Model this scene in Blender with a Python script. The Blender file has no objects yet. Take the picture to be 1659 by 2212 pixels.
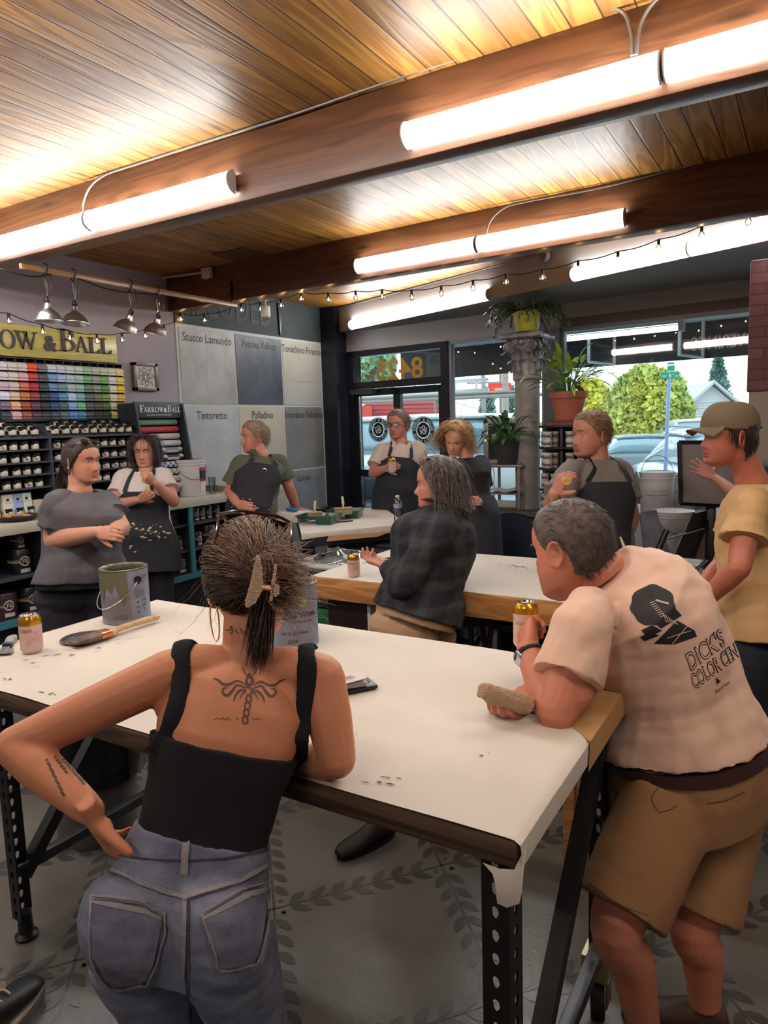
import bpy,bmesh,math,random
import numpy as np
from mathutils import Vector,Matrix,noise
from mathutils.bvhtree import BVHTree
random.seed(7); rng=np.random.default_rng(7)
PI=math.pi
sc=bpy.context.scene
COL=sc.collection
# ---------------- camera ----------------
FPX=1527.0; H=1.65
_y,_p,_r=[math.radians(a) for a in (31.2,-7.1,-1.8)]
CF=np.array([-math.sin(_y)*math.cos(_p),math.cos(_y)*math.cos(_p),math.sin(_p)])
_cr=np.array([math.cos(_y),math.sin(_y),0.0]); _cu=np.cross(_cr,CF)
CR=_cr*math.cos(_r)+_cu*math.sin(_r); CU=-_cr*math.sin(_r)+_cu*math.cos(_r)
CAM=np.array([0,0,H])
cd=bpy.data.cameras.new('camera'); co=bpy.data.objects.new('camera',cd); COL.objects.link(co)
co.matrix_world=Matrix(((CR[0],CU[0],-CF[0],0),(CR[1],CU[1],-CF[1],0),(CR[2],CU[2],-CF[2],H),(0,0,0,1)))
cd.sensor_fit='VERTICAL'; cd.sensor_height=24.0; cd.lens=24.0*FPX/2212.0; cd.clip_start=0.05; cd.clip_end=500
sc.camera=co
# ---------------- view, world ----------------
sc.view_settings.view_transform='Standard'; sc.view_settings.look='None'
sc.view_settings.gamma=1; sc.view_settings.use_curve_mapping=False
sc.view_settings.exposure=1.12
wd=bpy.data.worlds.new('overcast_sky'); sc.world=wd; wd.use_nodes=True
wd.node_tree.nodes['Background'].inputs[0].default_value=(0.80,0.93,1.0,1)
wd.node_tree.nodes['Background'].inputs[1].default_value=1.15
LAMP=15.0          # strength of the fluorescent diffusers
BULB=14.0
sc.cycles.max_bounces=6; sc.cycles.diffuse_bounces=3; sc.cycles.glossy_bounces=3
sc.cycles.transparent_max_bounces=12; sc.cycles.transmission_bounces=5
sc.cycles.use_denoising=True; sc.cycles.sample_clamp_indirect=4.0
sc.cycles.caustics_reflective=False; sc.cycles.caustics_refractive=False

def at(px,py,**k):      # where the sight line through a pixel of the photograph meets a world plane (or a depth D)
    d=CF+CR*(px-829.5)/FPX - CU*(py-1106)/FPX
    (a,v),=k.items()
    if a == 'D': return CAM+d*v
    i='XYZ'.index(a); return CAM+d*((v-CAM[i])/d[i])
def V(*a): return np.array(a,float)
def nrm(v): v=np.asarray(v,float); return v/max(np.linalg.norm(v),1e-9)
def s2l(c): return tuple(((x/255.0)/12.92 if x/255.0 <= 0.04045 else ((x/255.0+0.055)/1.055)**2.4) for x in c)
# ---------------- materials ----------------
MATS={}
def nd(nt,t,**k):
    n=nt.nodes.new(t)
    for a,b in k.items():
        if a in ('inp',):
            for i,v in b.items(): n.inputs[i].default_value=v
        else: setattr(n,a,b)
    return n
def mat(name,rgb,rough=0.5,metal=0.0,var=0.0,vscale=6.0,bump=0.0,bscale=40.0,coat=0.0,rgb2=None,stretch=None,emis=0.0,attr=False,spec=0.5,trans=0.0,ior=1.45,sheen=0.0,sss=0.0):
    if name in MATS: return MATS[name]
    m=bpy.data.materials.new(name); m.use_nodes=True; nt=m.node_tree; b=nt.nodes['Principled BSDF']
    c=s2l(rgb)+(1,)
    b.inputs['Base Color'].default_value=c; b.inputs['Roughness'].default_value=rough; b.inputs['Metallic'].default_value=metal
    b.inputs['Coat Weight'].default_value=coat; b.inputs['Coat Roughness'].default_value=0.15
    b.inputs['Specular IOR Level'].default_value=spec
    if trans: b.inputs['Transmission Weight'].default_value=trans; b.inputs['IOR'].default_value=ior
    if sheen: b.inputs['Sheen Weight'].default_value=sheen
    if sss: b.inputs['Subsurface Weight'].default_value=sss; b.inputs['Subsurface Radius'].default_value=(1,.3,.15); b.inputs['Subsurface Scale'].default_value=0.01
    tc=nd(nt,'ShaderNodeTexCoord'); src=tc.outputs['Object']
    if stretch:
        mp=nd(nt,'ShaderNodeMapping'); mp.inputs['Scale'].default_value=stretch; nt.links.new(src,mp.inputs[0]); src=mp.outputs[0]
    if var or rgb2:
        n=nd(nt,'ShaderNodeTexNoise',inp={'Scale': vscale,'Detail': 5.0,'Roughness': 0.6}); nt.links.new(src,n.inputs['Vector'])
        mx=nd(nt,'ShaderNodeMix',data_type='RGBA')
        cr=nd(nt,'ShaderNodeMapRange',inp={'From Min': 0.35,'From Max': 0.65}); nt.links.new(n.outputs[0],cr.inputs[0]); nt.links.new(cr.outputs[0],mx.inputs[0])
        if rgb2: a1,a2=c,s2l(rgb2)+(1,)
        else: a1=tuple(x*(1-var) for x in c[:3])+(1,); a2=tuple(min(1,x*(1+var)) for x in c[:3])+(1,)
        mx.inputs[6].default_value=a1; mx.inputs[7].default_value=a2
        out=mx.outputs[2]
    else:
        rg=nd(nt,'ShaderNodeRGB'); rg.outputs[0].default_value=c; out=rg.outputs[0]
    if attr:
        at_=nd(nt,'ShaderNodeVertexColor',layer_name='tint'); mm=nd(nt,'ShaderNodeMix',data_type='RGBA',blend_type='MULTIPLY'); mm.inputs[0].default_value=1
        nt.links.new(out,mm.inputs[6]); nt.links.new(at_.outputs[0],mm.inputs[7]); out=mm.outputs[2]
    nt.links.new(out,b.inputs['Base Color'])
    if bump:
        n2=nd(nt,'ShaderNodeTexNoise',inp={'Scale': bscale,'Detail': 4.0}); nt.links.new(src,n2.inputs['Vector'])
        bp=nd(nt,'ShaderNodeBump',inp={'Strength': bump,'Distance': 0.02}); nt.links.new(n2.outputs[0],bp.inputs['Height']); nt.links.new(bp.outputs[0],b.inputs['Normal'])
    if emis: b.inputs['Emission Color'].default_value=c; b.inputs['Emission Strength'].default_value=emis
    MATS[name]=m; return m
def glass_mat(name,tint=(0.96,1.0,0.99),refl=0.08):
    if name in MATS: return MATS[name]
    m=bpy.data.materials.new(name); m.use_nodes=True; nt=m.node_tree; nt.nodes.clear()
    o=nd(nt,'ShaderNodeOutputMaterial'); t=nd(nt,'ShaderNodeBsdfTransparent'); t.inputs[0].default_value=tint+(1,)
    g=nd(nt,'ShaderNodeBsdfGlossy'); g.inputs['Roughness'].default_value=0.02
    f=nd(nt,'ShaderNodeFresnel'); f.inputs[0].default_value=1.45
    ad=nd(nt,'ShaderNodeMath',operation='MULTIPLY_ADD'); ad.inputs[1].default_value=0.9; ad.inputs[2].default_value=refl*0.3; nt.links.new(f.outputs[0],ad.inputs[0])
    mx=nd(nt,'ShaderNodeMixShader'); nt.links.new(ad.outputs[0],mx.inputs[0]); nt.links.new(t.outputs[0],mx.inputs[1]); nt.links.new(g.outputs[0],mx.inputs[2]); nt.links.new(mx.outputs[0],o.inputs[0])
    MATS[name]=m; return m
def wood_mat(name,rgb,rgb2,axis='Y',plank=0.0,rough=0.35,coat=0.3,knots=True,scale=1.0,across='X',groove=(60,35,18)):
    if name in MATS: return MATS[name]
    m=bpy.data.materials.new(name); m.use_nodes=True; nt=m.node_tree; b=nt.nodes['Principled BSDF']; L=nt.links.new
    b.inputs['Roughness'].default_value=rough; b.inputs['Coat Weight'].default_value=coat; b.inputs['Coat Roughness'].default_value=0.22
    tc=nd(nt,'ShaderNodeTexCoord'); sep=nd(nt,'ShaderNodeSeparateXYZ'); L(tc.outputs['Object'],sep.inputs[0])
    src=tc.outputs['Object']; rnd=None
    if plank:
        dv=nd(nt,'ShaderNodeMath',operation='DIVIDE'); L(sep.outputs[across],dv.inputs[0]); dv.inputs[1].default_value=plank
        fl=nd(nt,'ShaderNodeMath',operation='FLOOR'); L(dv.outputs[0],fl.inputs[0])
        wn=nd(nt,'ShaderNodeTexWhiteNoise',noise_dimensions='1D'); L(fl.outputs[0],wn.inputs['W']); rnd=wn.outputs['Value']
        ml=nd(nt,'ShaderNodeVectorMath',operation='SCALE'); L(wn.outputs['Color'],ml.inputs[0]); ml.inputs['Scale'].default_value=30.0
        ad=nd(nt,'ShaderNodeVectorMath',operation='ADD'); L(src,ad.inputs[0]); L(ml.outputs[0],ad.inputs[1]); src=ad.outputs[0]
    st={'X': (1.2,14,14),'Y': (14,1.2,14),'Z': (14,14,1.2)}[axis]
    mp=nd(nt,'ShaderNodeMapping'); mp.inputs['Scale'].default_value=tuple(s*scale for s in st); L(src,mp.inputs[0])
    n=nd(nt,'ShaderNodeTexNoise',inp={'Scale': 1.0,'Detail': 3.0,'Distortion': 0.8}); L(mp.outputs[0],n.inputs['Vector'])
    sn=nd(nt,'ShaderNodeMath',operation='MULTIPLY'); L(n.outputs[0],sn.inputs[0]); sn.inputs[1].default_value=38.0
    si=nd(nt,'ShaderNodeMath',operation='SINE'); L(sn.outputs[0],si.inputs[0])
    mr=nd(nt,'ShaderNodeMapRange',inp={'From Min': -1,'From Max': 1}); L(si.outputs[0],mr.inputs[0])
    mx=nd(nt,'ShaderNodeMix',data_type='RGBA'); L(mr.outputs[0],mx.inputs[0]); mx.inputs[6].default_value=s2l(rgb)+(1,); mx.inputs[7].default_value=s2l(rgb2)+(1,)
    out=mx.outputs[2]
    if rnd is not None:
        hv=nd(nt,'ShaderNodeHueSaturation'); v=nd(nt,'ShaderNodeMapRange',inp={'To Min': 0.72,'To Max': 1.2}); L(rnd,v.inputs[0]); L(v.outputs[0],hv.inputs['Value']); L(out,hv.inputs['Color']); out=hv.outputs[0]
    if knots:
        ms={'X': (1.6,7,7),'Y': (7,1.6,7),'Z': (7,7,1.6)}[axis]
        mk=nd(nt,'ShaderNodeMapping'); mk.inputs['Scale'].default_value=ms; L(src,mk.inputs[0])
        vo=nd(nt,'ShaderNodeTexVoronoi',inp={'Scale': 1.0}); L(mk.outputs[0],vo.inputs['Vector'])
        kr=nd(nt,'ShaderNodeMapRange',inp={'From Min': 0.05,'From Max': 0.16,'To Min': 1.0,'To Max': 0.0}); L(vo.outputs['Distance'],kr.inputs[0])
        mk2=nd(nt,'ShaderNodeMix',data_type='RGBA'); L(kr.outputs[0],mk2.inputs[0]); L(out,mk2.inputs[6]); mk2.inputs[7].default_value=s2l(tuple(x*0.38 for x in rgb))+(1,); out=mk2.outputs[2]
    bh=mr.outputs[0]; bstr=0.12
    if plank:
        fr=nd(nt,'ShaderNodeMath',operation='FRACT'); L(dv.outputs[0],fr.inputs[0])
        sb=nd(nt,'ShaderNodeMath',operation='SUBTRACT'); L(fr.outputs[0],sb.inputs[0]); sb.inputs[1].default_value=0.5
        ab=nd(nt,'ShaderNodeMath',operation='ABSOLUTE'); L(sb.outputs[0],ab.inputs[0])
        gr=nd(nt,'ShaderNodeMapRange',inp={'From Min': 0.455,'From Max': 0.485}); L(ab.outputs[0],gr.inputs[0])
        mg=nd(nt,'ShaderNodeMix',data_type='RGBA'); L(gr.outputs[0],mg.inputs[0]); L(out,mg.inputs[6]); mg.inputs[7].default_value=s2l(groove)+(1,); out=mg.outputs[2]
        sg=nd(nt,'ShaderNodeMath',operation='MULTIPLY_ADD'); L(gr.outputs[0],sg.inputs[0]); sg.inputs[1].default_value=-4.0; L(mr.outputs[0],sg.inputs[2]); bh=sg.outputs[0]; bstr=0.25
    L(out,b.inputs['Base Color'])
    bp=nd(nt,'ShaderNodeBump',inp={'Strength': bstr,'Distance': 0.004}); L(bh,bp.inputs['Height']); L(bp.outputs[0],b.inputs['Normal'])
    MATS[name]=m; return m
# ---------------- mesh building ----------------
def frame(d,up=(0,0,1)):
    z=nrm(d); x=np.cross(up,z)
    if np.linalg.norm(x) < 1e-3: x=np.cross((0,1,0),z)
    x=nrm(x); return x,np.cross(z,x),z
class MB:
    def __init__(s): s.v=[]; s.f=[]; s.n=0; s.mi=[]
    def add(s,vs,fs,mi=0):
        vs=np.asarray(vs,float).reshape(-1,3); s.v.append(vs)
        for f in fs: s.f.append(tuple(i+s.n for i in f)); s.mi.append(mi)
        s.n += len(vs); return s
    def box(s,lo,hi,R=None,c=None,bev=0.0,mi=0):
        lo=np.array(lo,float); hi=np.array(hi,float)
        if bev > 0:
            bm=bmesh.new(); bmesh.ops.create_cube(bm,size=1)
            for v in bm.verts: v.co=Vector(lo+(np.array(v.co)+.5)*(hi-lo))
            bmesh.ops.bevel(bm,geom=bm.edges[:],offset=bev,segments=2,affect='EDGES',profile=0.5)
            vs=np.array([v.co[:] for v in bm.verts]); bm.verts.index_update(); fs=[[v.index for v in f.verts] for f in bm.faces]; bm.free()
        else:
            vs=np.array([[(lo,hi)[i][0],(lo,hi)[j][1],(lo,hi)[k][2]] for i in (0,1) for j in (0,1) for k in (0,1)])
            fs=[(0,1,3,2),(4,6,7,5),(0,4,5,1),(2,3,7,6),(0,2,6,4),(1,5,7,3)]
        if R is not None: vs=vs @ np.array(R).T
        if c is not None: vs=vs+np.array(c)
        return s.add(vs,fs,mi)
    def bar(s,a,b,w,h,up=(0,0,1),bev=0.0,mi=0):    # rectangular bar from a to b
        a=np.array(a,float); b=np.array(b,float); x,y,z=frame(b-a,up)
        return s.box((-w/2,-h/2,0),(w/2,h/2,np.linalg.norm(b-a)),R=np.stack([x,y,z],1),c=a,bev=bev,mi=mi)
    def loft(s,rings,caps=True,closed=False,mi=0):
        rings=[np.asarray(r,float) for r in rings]; n=len(rings[0]); k=len(rings)
        fs=[]
        for i in range(k if closed else k-1):
            a=i*n; b=((i+1) % k)*n
            for j in range(n): fs.append((a+j,a+(j+1) % n,b+(j+1) % n,b+j))
        if caps and not closed: fs.append(tuple(range(n-1,-1,-1))); fs.append(tuple((k-1)*n+j for j in range(n)))
        return s.add(np.concatenate(rings),fs,mi)
    def tube(s,pts,rad,n=8,caps=True,closed=False,mi=0,up=(0,0,1)):
        pts=np.asarray(pts,float); k=len(pts); rad=np.broadcast_to(rad,(k,))
        t=np.gradient(pts,axis=0) if not closed else (np.roll(pts,-1,0)-np.roll(pts,1,0))
        x,y,_=frame(t[0],up); rings=[]; a=np.linspace(0,2*PI,n,endpoint=False)
        for i in range(k):
            z=nrm(t[i]); x=nrm(x - z*(x@z)); y=np.cross(z,x)
            rings.append(pts[i]+rad[i]*(np.cos(a)[:,None]*x+np.sin(a)[:,None]*y))
        return s.loft(rings,caps,closed,mi)
    def lathe(s,prof,c=(0,0,0),ax=(0,0,1),n=24,mi=0,caps=False,sx=1.0):
        x,y,z=frame(ax,(0,1,0) if abs(nrm(ax)[2]) > .9 else (0,0,1)); c=np.array(c,float); a=np.linspace(0,2*PI,n,endpoint=False)
        return s.loft([c+z*h+r*(np.cos(a)[:,None]*x*sx+np.sin(a)[:,None]*y) for r,h in prof],caps,False,mi)
    def ell(s,c,r,R=None,n=12,mi=0):
        c=np.array(c,float); r=np.broadcast_to(r,(3,)); R=np.eye(3) if R is None else np.array(R)
        a=np.linspace(0,2*PI,n,endpoint=False); rings=[]
        for t in np.linspace(-PI/2,PI/2,max(4,n//2+1)):
            q=np.stack([np.cos(a)*math.cos(t),np.sin(a)*math.cos(t),np.full(n,math.sin(t))],1)*r
            if abs(math.cos(t)) < 1e-6: q=q+np.stack([np.cos(a),np.sin(a),0*a],1)*1e-5
            rings.append(q @ R.T+c)
        return s.loft(rings,True,False,mi)
    def grid(s,P,mi=0,flip=False):
        P=np.asarray(P,float); a,b=P.shape[:2]
        fs=[((i*b+j),(i*b+j+1),((i+1)*b+j+1),((i+1)*b+j)) for i in range(a-1) for j in range(b-1)]
        if flip: fs=[f[::-1] for f in fs]
        return s.add(P.reshape(-1,3),fs,mi)
    def quad(s,a,b,c,d,mi=0): return s.add([a,b,c,d],[(0,1,2,3)],mi)
    def prism(s,poly,depth,O=(0,0,0),ex=(1,0,0),ey=(0,0,1),ez=None,mi=0):
        ex=np.array(ex,float); ey=np.array(ey,float); ez=np.cross(ex,ey) if ez is None else np.array(ez,float); O=np.array(O,float)
        n=len(poly); p=[O+ex*x+ey*y for x,y in poly]; q=[a+ez*depth for a in p]
        fs=[tuple(range(n-1,-1,-1)),tuple(range(n,2*n))]+[(i,(i+1) % n,n+(i+1) % n,n+i) for i in range(n)]
        return s.add(p+q,fs,mi)
    def verts(s): return np.concatenate(s.v) if s.v else np.zeros((0,3))
    def build(s,name,m,parent=None,smooth=None,label=None,origin=None,auto=40):
        V_=s.verts()
        if parent is not None: o0=np.array(world_loc(parent))
        elif origin is not None: o0=np.array(origin,float)
        else: o0=np.zeros(3)
        me=bpy.data.meshes.new(name); me.from_pydata((V_-o0).tolist(),[],s.f)
        return finish(me,name,m,parent,smooth,label,o0 if parent is None else None,s.mi,auto)
WL={}
def world_loc(o): return WL[o.name]
def finish(me,name,m,parent,smooth=None,label=None,loc=None,mi=None,auto=40):
    ms=m if isinstance(m,(list,tuple)) else [m]
    for a in ms: me.materials.append(a)
    if mi is not None and len(ms) > 1: me.polygons.foreach_set('material_index',mi)
    if smooth is not False:
        me.polygons.foreach_set('use_smooth',[True]*len(me.polygons))
        if smooth is None:
            me.update(); me.set_sharp_from_angle(angle=math.radians(auto))
    me.update(); ob=bpy.data.objects.new(name,me); COL.objects.link(ob)
    if parent is not None: ob.parent=parent; WL[ob.name]=WL[parent.name]
    else:
        if loc is not None: ob.location=loc
        WL[ob.name]=tuple(loc) if loc is not None else (0,0,0)
    if label: ob['label']=label
    return ob
def thing(name,label,cat,loc=(0,0,0),group=None):
    o=bpy.data.objects.new(name,None); COL.objects.link(o); o.location=[float(x) for x in loc]; o['label']=label; o['category']=cat
    o.empty_display_size=0.05
    if group: o['group']=group
    WL[o.name]=tuple(float(x) for x in loc); return o
def tag(o,label,cat,group=None,kind=None):
    o['label']=label; o['category']=cat
    if group: o['group']=group
    if kind: o['kind']=kind
    return o
def struct(name,mb,m,**k):
    o=mb.build(name,m,**k); o['kind']='structure'; o['label']=name.replace('_',' '); return o
def dup(root,loc,label=None,rz=0.0,group=None,scale=None):
    r=root.copy(); COL.objects.link(r); r.location=[float(x) for x in loc]; r.rotation_euler=(0,0,rz)
    if scale: r.scale=scale
    if label: r['label']=label
    if group: r['group']=group
    WL[r.name]=tuple(loc)
    for ch in list(root.children):
        c=ch.copy(); COL.objects.link(c); c.parent=r; WL[c.name]=tuple(loc)
        for g in list(ch.children):
            d=g.copy(); COL.objects.link(d); d.parent=c
    return r
def text_mesh(txt,size=1.0,align='CENTER',bold=0.0):
    cu=bpy.data.curves.new('t','FONT'); cu.body=txt; cu.size=size; cu.align_x=align; cu.offset=bold; cu.resolution_u=3
    ob=bpy.data.objects.new('t',cu); COL.objects.link(ob); dg=bpy.context.evaluated_depsgraph_get(); me=ob.evaluated_get(dg).to_mesh()
    vs=np.array([v.co[:] for v in me.vertices]).reshape(-1,3); fs=[tuple(p.vertices) for p in me.polygons]
    bpy.data.objects.remove(ob); bpy.data.curves.remove(cu); return vs,fs
def text_on(mb,txt,O,ex,ey,size,align='CENTER',bold=0.0,mi=0,thick=0.0,xs=1.0):
    vs,fs=text_mesh(txt,size,align,bold); O=np.array(O,float); ex=np.array(ex,float); ey=np.array(ey,float)
    P=O+vs[:,:1]*ex*xs+vs[:,1:2]*ey
    if not thick: mb.add(P,fs,mi); return mb
    ez=nrm(np.cross(ex,ey)); n=len(P)
    from collections import Counter
    ed=Counter(); 
    for f in fs:
        for i in range(len(f)): ed[(f[i],f[(i+1) % len(f)])] += 1
    F=[tuple(i+n for i in f) for f in fs]+[tuple(reversed(f)) for f in fs]
    for (a,b) in ed:
        if (b,a) not in ed: F.append((a,b,b+n,a+n))
    mb.add(np.concatenate([P,P+ez*thick]),F,mi); return mb
def eval_mods(me,mods):
    ob=bpy.data.objects.new('tmp',me); COL.objects.link(ob)
    for t,k in mods:
        m=ob.modifiers.new('m',t)
        for a,b in k.items(): setattr(m,a,b)
    dg=bpy.context.evaluated_depsgraph_get(); r=bpy.data.meshes.new_from_object(ob.evaluated_get(dg)); bpy.data.objects.remove(ob); return r
def remesh(mb,vox=0.006,smooth=4,fac=0.5):
    me=bpy.data.meshes.new('r'); me.from_pydata(mb.verts().tolist(),[],mb.f); me.update()
    bm=bmesh.new(); bm.from_mesh(me); bmesh.ops.recalc_face_normals(bm,faces=bm.faces); bm.to_mesh(me); bm.free()
    r=eval_mods(me,[('REMESH',dict(mode='VOXEL',voxel_size=vox)),('SMOOTH',dict(iterations=smooth,factor=fac))]); bpy.data.meshes.remove(me); return r
def mverts(me):
    a=np.empty(len(me.vertices)*3); me.vertices.foreach_get('co',a); return a.reshape(-1,3)
def mnorm(me):
    a=np.empty(len(me.vertices)*3); me.vertices.foreach_get('normal',a); return a.reshape(-1,3)
def setv(me,a): me.vertices.foreach_set('co',np.asarray(a,float).ravel()); me.update()
def vnoise(P,scale,seed=0.0,octs=2):      # cheap vectorised smooth noise, -1..1
    P=np.asarray(P)*scale+seed*17.3; out=np.zeros(len(P)); amp=1.0; tot=0
    R=np.random.default_rng(int(seed*10)+3)
    for o in range(octs):
        acc=np.zeros(len(P))
        for k in range(5):
            d=R.normal(size=3); d /= np.linalg.norm(d); acc += np.sin(P@d*2*PI*(0.7+0.6*R.random())+R.random()*6.28)
        out += amp*acc/5*1.6; tot += amp; amp *= 0.5; P=P*2.1
    return out/tot
# ================= ROOM =================
ZC=3.10; XW=-5.30
M_wallL=mat('lavender_grey_paint',(160,156,168),0.7,var=0.04,vscale=2)
M_dark=mat('dark_green_chalkboard',(46,56,58),0.7,rgb2=(58,68,68),vscale=3)
M_grey=mat('warm_grey_paint',(166,160,160),0.75,var=0.05,vscale=2)
M_navy=mat('navy_paint',(24,28,42),0.35,var=0.1)
M_ceil=wood_mat('lacquered_pine_boards',(164,116,52),(132,86,34),'Y',0.118,rough=0.5,coat=0.02,scale=0.55)
M_beam=wood_mat('fir_beam_wood',(108,68,42),(86,52,32),'X',0,rough=0.45,coat=0.15,scale=0.5)
M_black=mat('black_metal',(16,16,19),0.35)
M_white=mat('white_plastic',(225,226,224),0.4)
M_chrome=mat('chrome',(210,212,214),0.18,metal=1)
M_glass=glass_mat('window_glass')
def floor_mat():
    m=mat('polished_concrete',(108,106,99),0.3,rgb2=(82,81,77),vscale=2.2,bump=0.05,bscale=60); return m
struct('floor',MB().box((-5.4,-3.2,-0.1),(3.4,7.8,0)),floor_mat())
# stencilled vine grid on the floor
M_st=mat('grey_floor_stain',(72,71,71),0.27,var=0.25,vscale=5)
st=MB(); e1=V(.40,.49,0); e2=V(.43,-.47,0); o0=V(-1.53,1.71,0.0012)
def vine(a,b):
    d=b-a; Ln=np.linalg.norm(d); d=d/Ln; n=V(-d[1],d[0],0); st.quad(a-n*.004,b-n*.004,b+n*.004,a+n*.004)
    k=7
    for i in range(k):
        for s in (-1,1):
            c=a+d*(0.055+i*(Ln-.10)/k)+n*s*.006; dl=nrm(d*0.86+n*s*0.62); wl=V(-dl[1],dl[0],0); L_=.082; w=.018
            prof=[(0,0),(.2,.7),(.45,1),(.75,.7),(1,0),(.75,-.7),(.45,-1),(.2,-.7)]
            st.add([c+dl*L_*t+wl*w*u for t,u in prof],[tuple(range(8))])
    for s in (-1,1):
        c=a+d*.03+n*s*.03; st.add([c+V(math.cos(t),math.sin(t),0)*.009 for t in np.linspace(0,2*PI,8,endpoint=False)],[tuple(range(8))])
for i in range(-9,11):
    for j in range(-9,11):
        a=o0+e1*i+e2*j
        if -5 < a[0] < 2.2 and -0.8 < a[1] < 6.5: vine(a,a+e1); vine(a,a+e2)
fs_=st.build('floor_vine_stencil',M_st,smooth=False); fs_['kind']='structure'; fs_['label']='stencilled leafy vine lattice on the concrete floor'
struct('ceiling',MB().box((-5.5,-3.2,ZC),(3.4,7.9,ZC+.1)),M_ceil)
# left wall: lavender part, chalkboard band and plaster sample part
struct('wall_left',MB().box((XW-.15,-3.2,0),(XW,7.9,ZC)),M_wallL)
struct('wall_right',MB().box((3.2,-3.2,0),(3.35,7.9,ZC)),M_grey)
struct('wall_back',MB().box((-5.4,-3.2,0),(3.3,-3.05,ZC)),M_grey)
# plaster sample wall
PXW=XW+.012
def pan(px,py): q=at(px,py,X=PXW); return q[1],q[2]
YA,YB=5.0,7.36
cols_=[pan(393,860)[0],pan(513,860)[0],pan(613,860)[0],pan(696,860)[0]]
ZT,ZM=2.68,1.895
paint={}
def plaster(name,a,b,rough=.45,sc_=3,bump=.15): return mat(name,a,rough,rgb2=b,vscale=sc_,bump=bump,bscale=12)
smp=[('Stucco Lamundo',0,1,ZM+.012,ZT-.03,plaster('grey_stucco',(150,150,150),(178,178,177))),
 ('Peatlas Velvet',1,2,ZM+.012,ZT-.03,plaster('slate_velvet_plaster',(62,68,80),(84,91,104))),
 ('Tonachino Firenze',2,3,2.185,ZT-.03,plaster('cream_plaster',(180,176,163),(192,188,176))),
 (None,2,3,ZM+.012,2.18,plaster('pale_grey_plaster',(178,180,178),(188,190,187))),
 ('Tintoretto',0,1,.2,ZM-.012,plaster('pale_blue_grey_plaster',(172,179,188),(190,196,202))),
 ('Palladino',1,2,.2,ZM-.012,plaster('warm_ivory_plaster',(188,184,168),(196,192,178))),
 ('Intonaco Palladino',2,3,1.15,ZM-.012,plaster('mid_grey_plaster',(118,118,120),(136,136,137))),
 ('Golmex',2,3,.2,1.125,plaster('steel_blue_plaster',(126,134,144),(150,158,168)))]
struct('trim_1',MB().box((XW,cols_[0]-.02,.15),(PXW-.004,7.42,ZT)),mat('sample_board_white',(196,198,196),.6))
struct('trim_2',MB().box((XW,cols_[0]-.02,ZT),(PXW,7.45,ZC)),M_dark)
INK=mat('black_lettering',(38,38,42),.6); LET={'Golmex': .085}
for txt,a,b,z0,z1,m in smp:
    y0,y1=cols_[a]+.012,cols_[b]-.010
    t=MB().box((PXW-.005,y0,z0),(PXW+.001,y1,z1)).build('plaster_sample_panel',m,origin=(PXW,y0,z0))
    tag(t,('large %s wall finish panel lettered %s' % (m.name.replace('_',' '),txt)) if txt else 'blank pale grey plaster panel under the cream one lettered Tonachino Firenze','panel','plaster sample panels on the left wall')
    if txt:
        mb=MB(); sz=.118 if txt != 'Golmex' else .1
        text_on(mb,txt,(PXW+.003,(y0+y1)/2 if txt != 'Golmex' else y0+.30,z1-(.13 if txt != 'Golmex' else .13)),(0,1,0),(0,0,1),sz,xs=.86); l=mb.build('lettering',INK,smooth=False); l.parent=t; l.location=(-PXW,-y0,-z0)
mb=MB(); text_on(mb,'EXPLODED',(PXW+.004,pan(588,690)[0],ZT+.10),(0,1,0),(0,0,1),.50,align='RIGHT',xs=.62)
o=mb.build('chalk_lettering',mat('grey_chalk',(96,100,106),.9),smooth=False); tag(o,'large chalk capitals on the dark green band above the plaster samples','lettering')
# black flap / bracket on chalkboard
mb=MB(); q=at(606,650,X=PXW+.02); mb.prism([(0,0),(.09,0),(.02,-.36)],.02,O=(PXW,q[1]-.05,3.06),ex=(0,1,0),ey=(0,0,1)); tag(mb.build('dark_wedge',M_black),'narrow black wedge hanging on the green chalkboard band','wedge')
# corner column and window wall
W0=V(-5.05,7.60,0); WA=math.radians(-6.2); WT=V(math.cos(WA),math.sin(WA),0); WN=V(-math.sin(WA),math.cos(WA),0)
RW=np.stack([WT,WN,V(0,0,1)],1)
def onw(px,py,off=0.0):
    d=CF+CR*(px-829.5)/FPX - CU*(py-1106)/FPX; o_=W0+WN*off; t=((o_-CAM)@WN)/(d@WN); q=CAM+d*t-W0; return q@WT,q[2]
def wb(mb,u0,u1,z0,z1,o1=-.05,o2=.05,bev=0.0): return mb.box((u0,o1,z0),(u1,o2,z1),R=RW,c=W0,bev=bev)
def wp(u,z,off=0.0): return W0+WT*u+WN*off+V(0,0,z)
struct('wall_corner',MB().box((XW,7.34,0),(-5.07,7.9,ZC)),M_navy)
ZH=onw(1086,724)[1]            # head of the glazing
u=lambda px,py=860: onw(px,py)[0]
uD0,uD1=u(757),u(974)         # door frame
uP0,uP1=u(1180,800),u(1214,800)   # post between windows
uE=6.6; ZS=0.62
wall=MB(); wb(wall,-.3,uE+1,ZH,ZC,-.02,.12); wb(wall,uD1,uE+1,0,ZS,-.02,.12); struct('wall_front',wall,M_grey)
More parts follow.
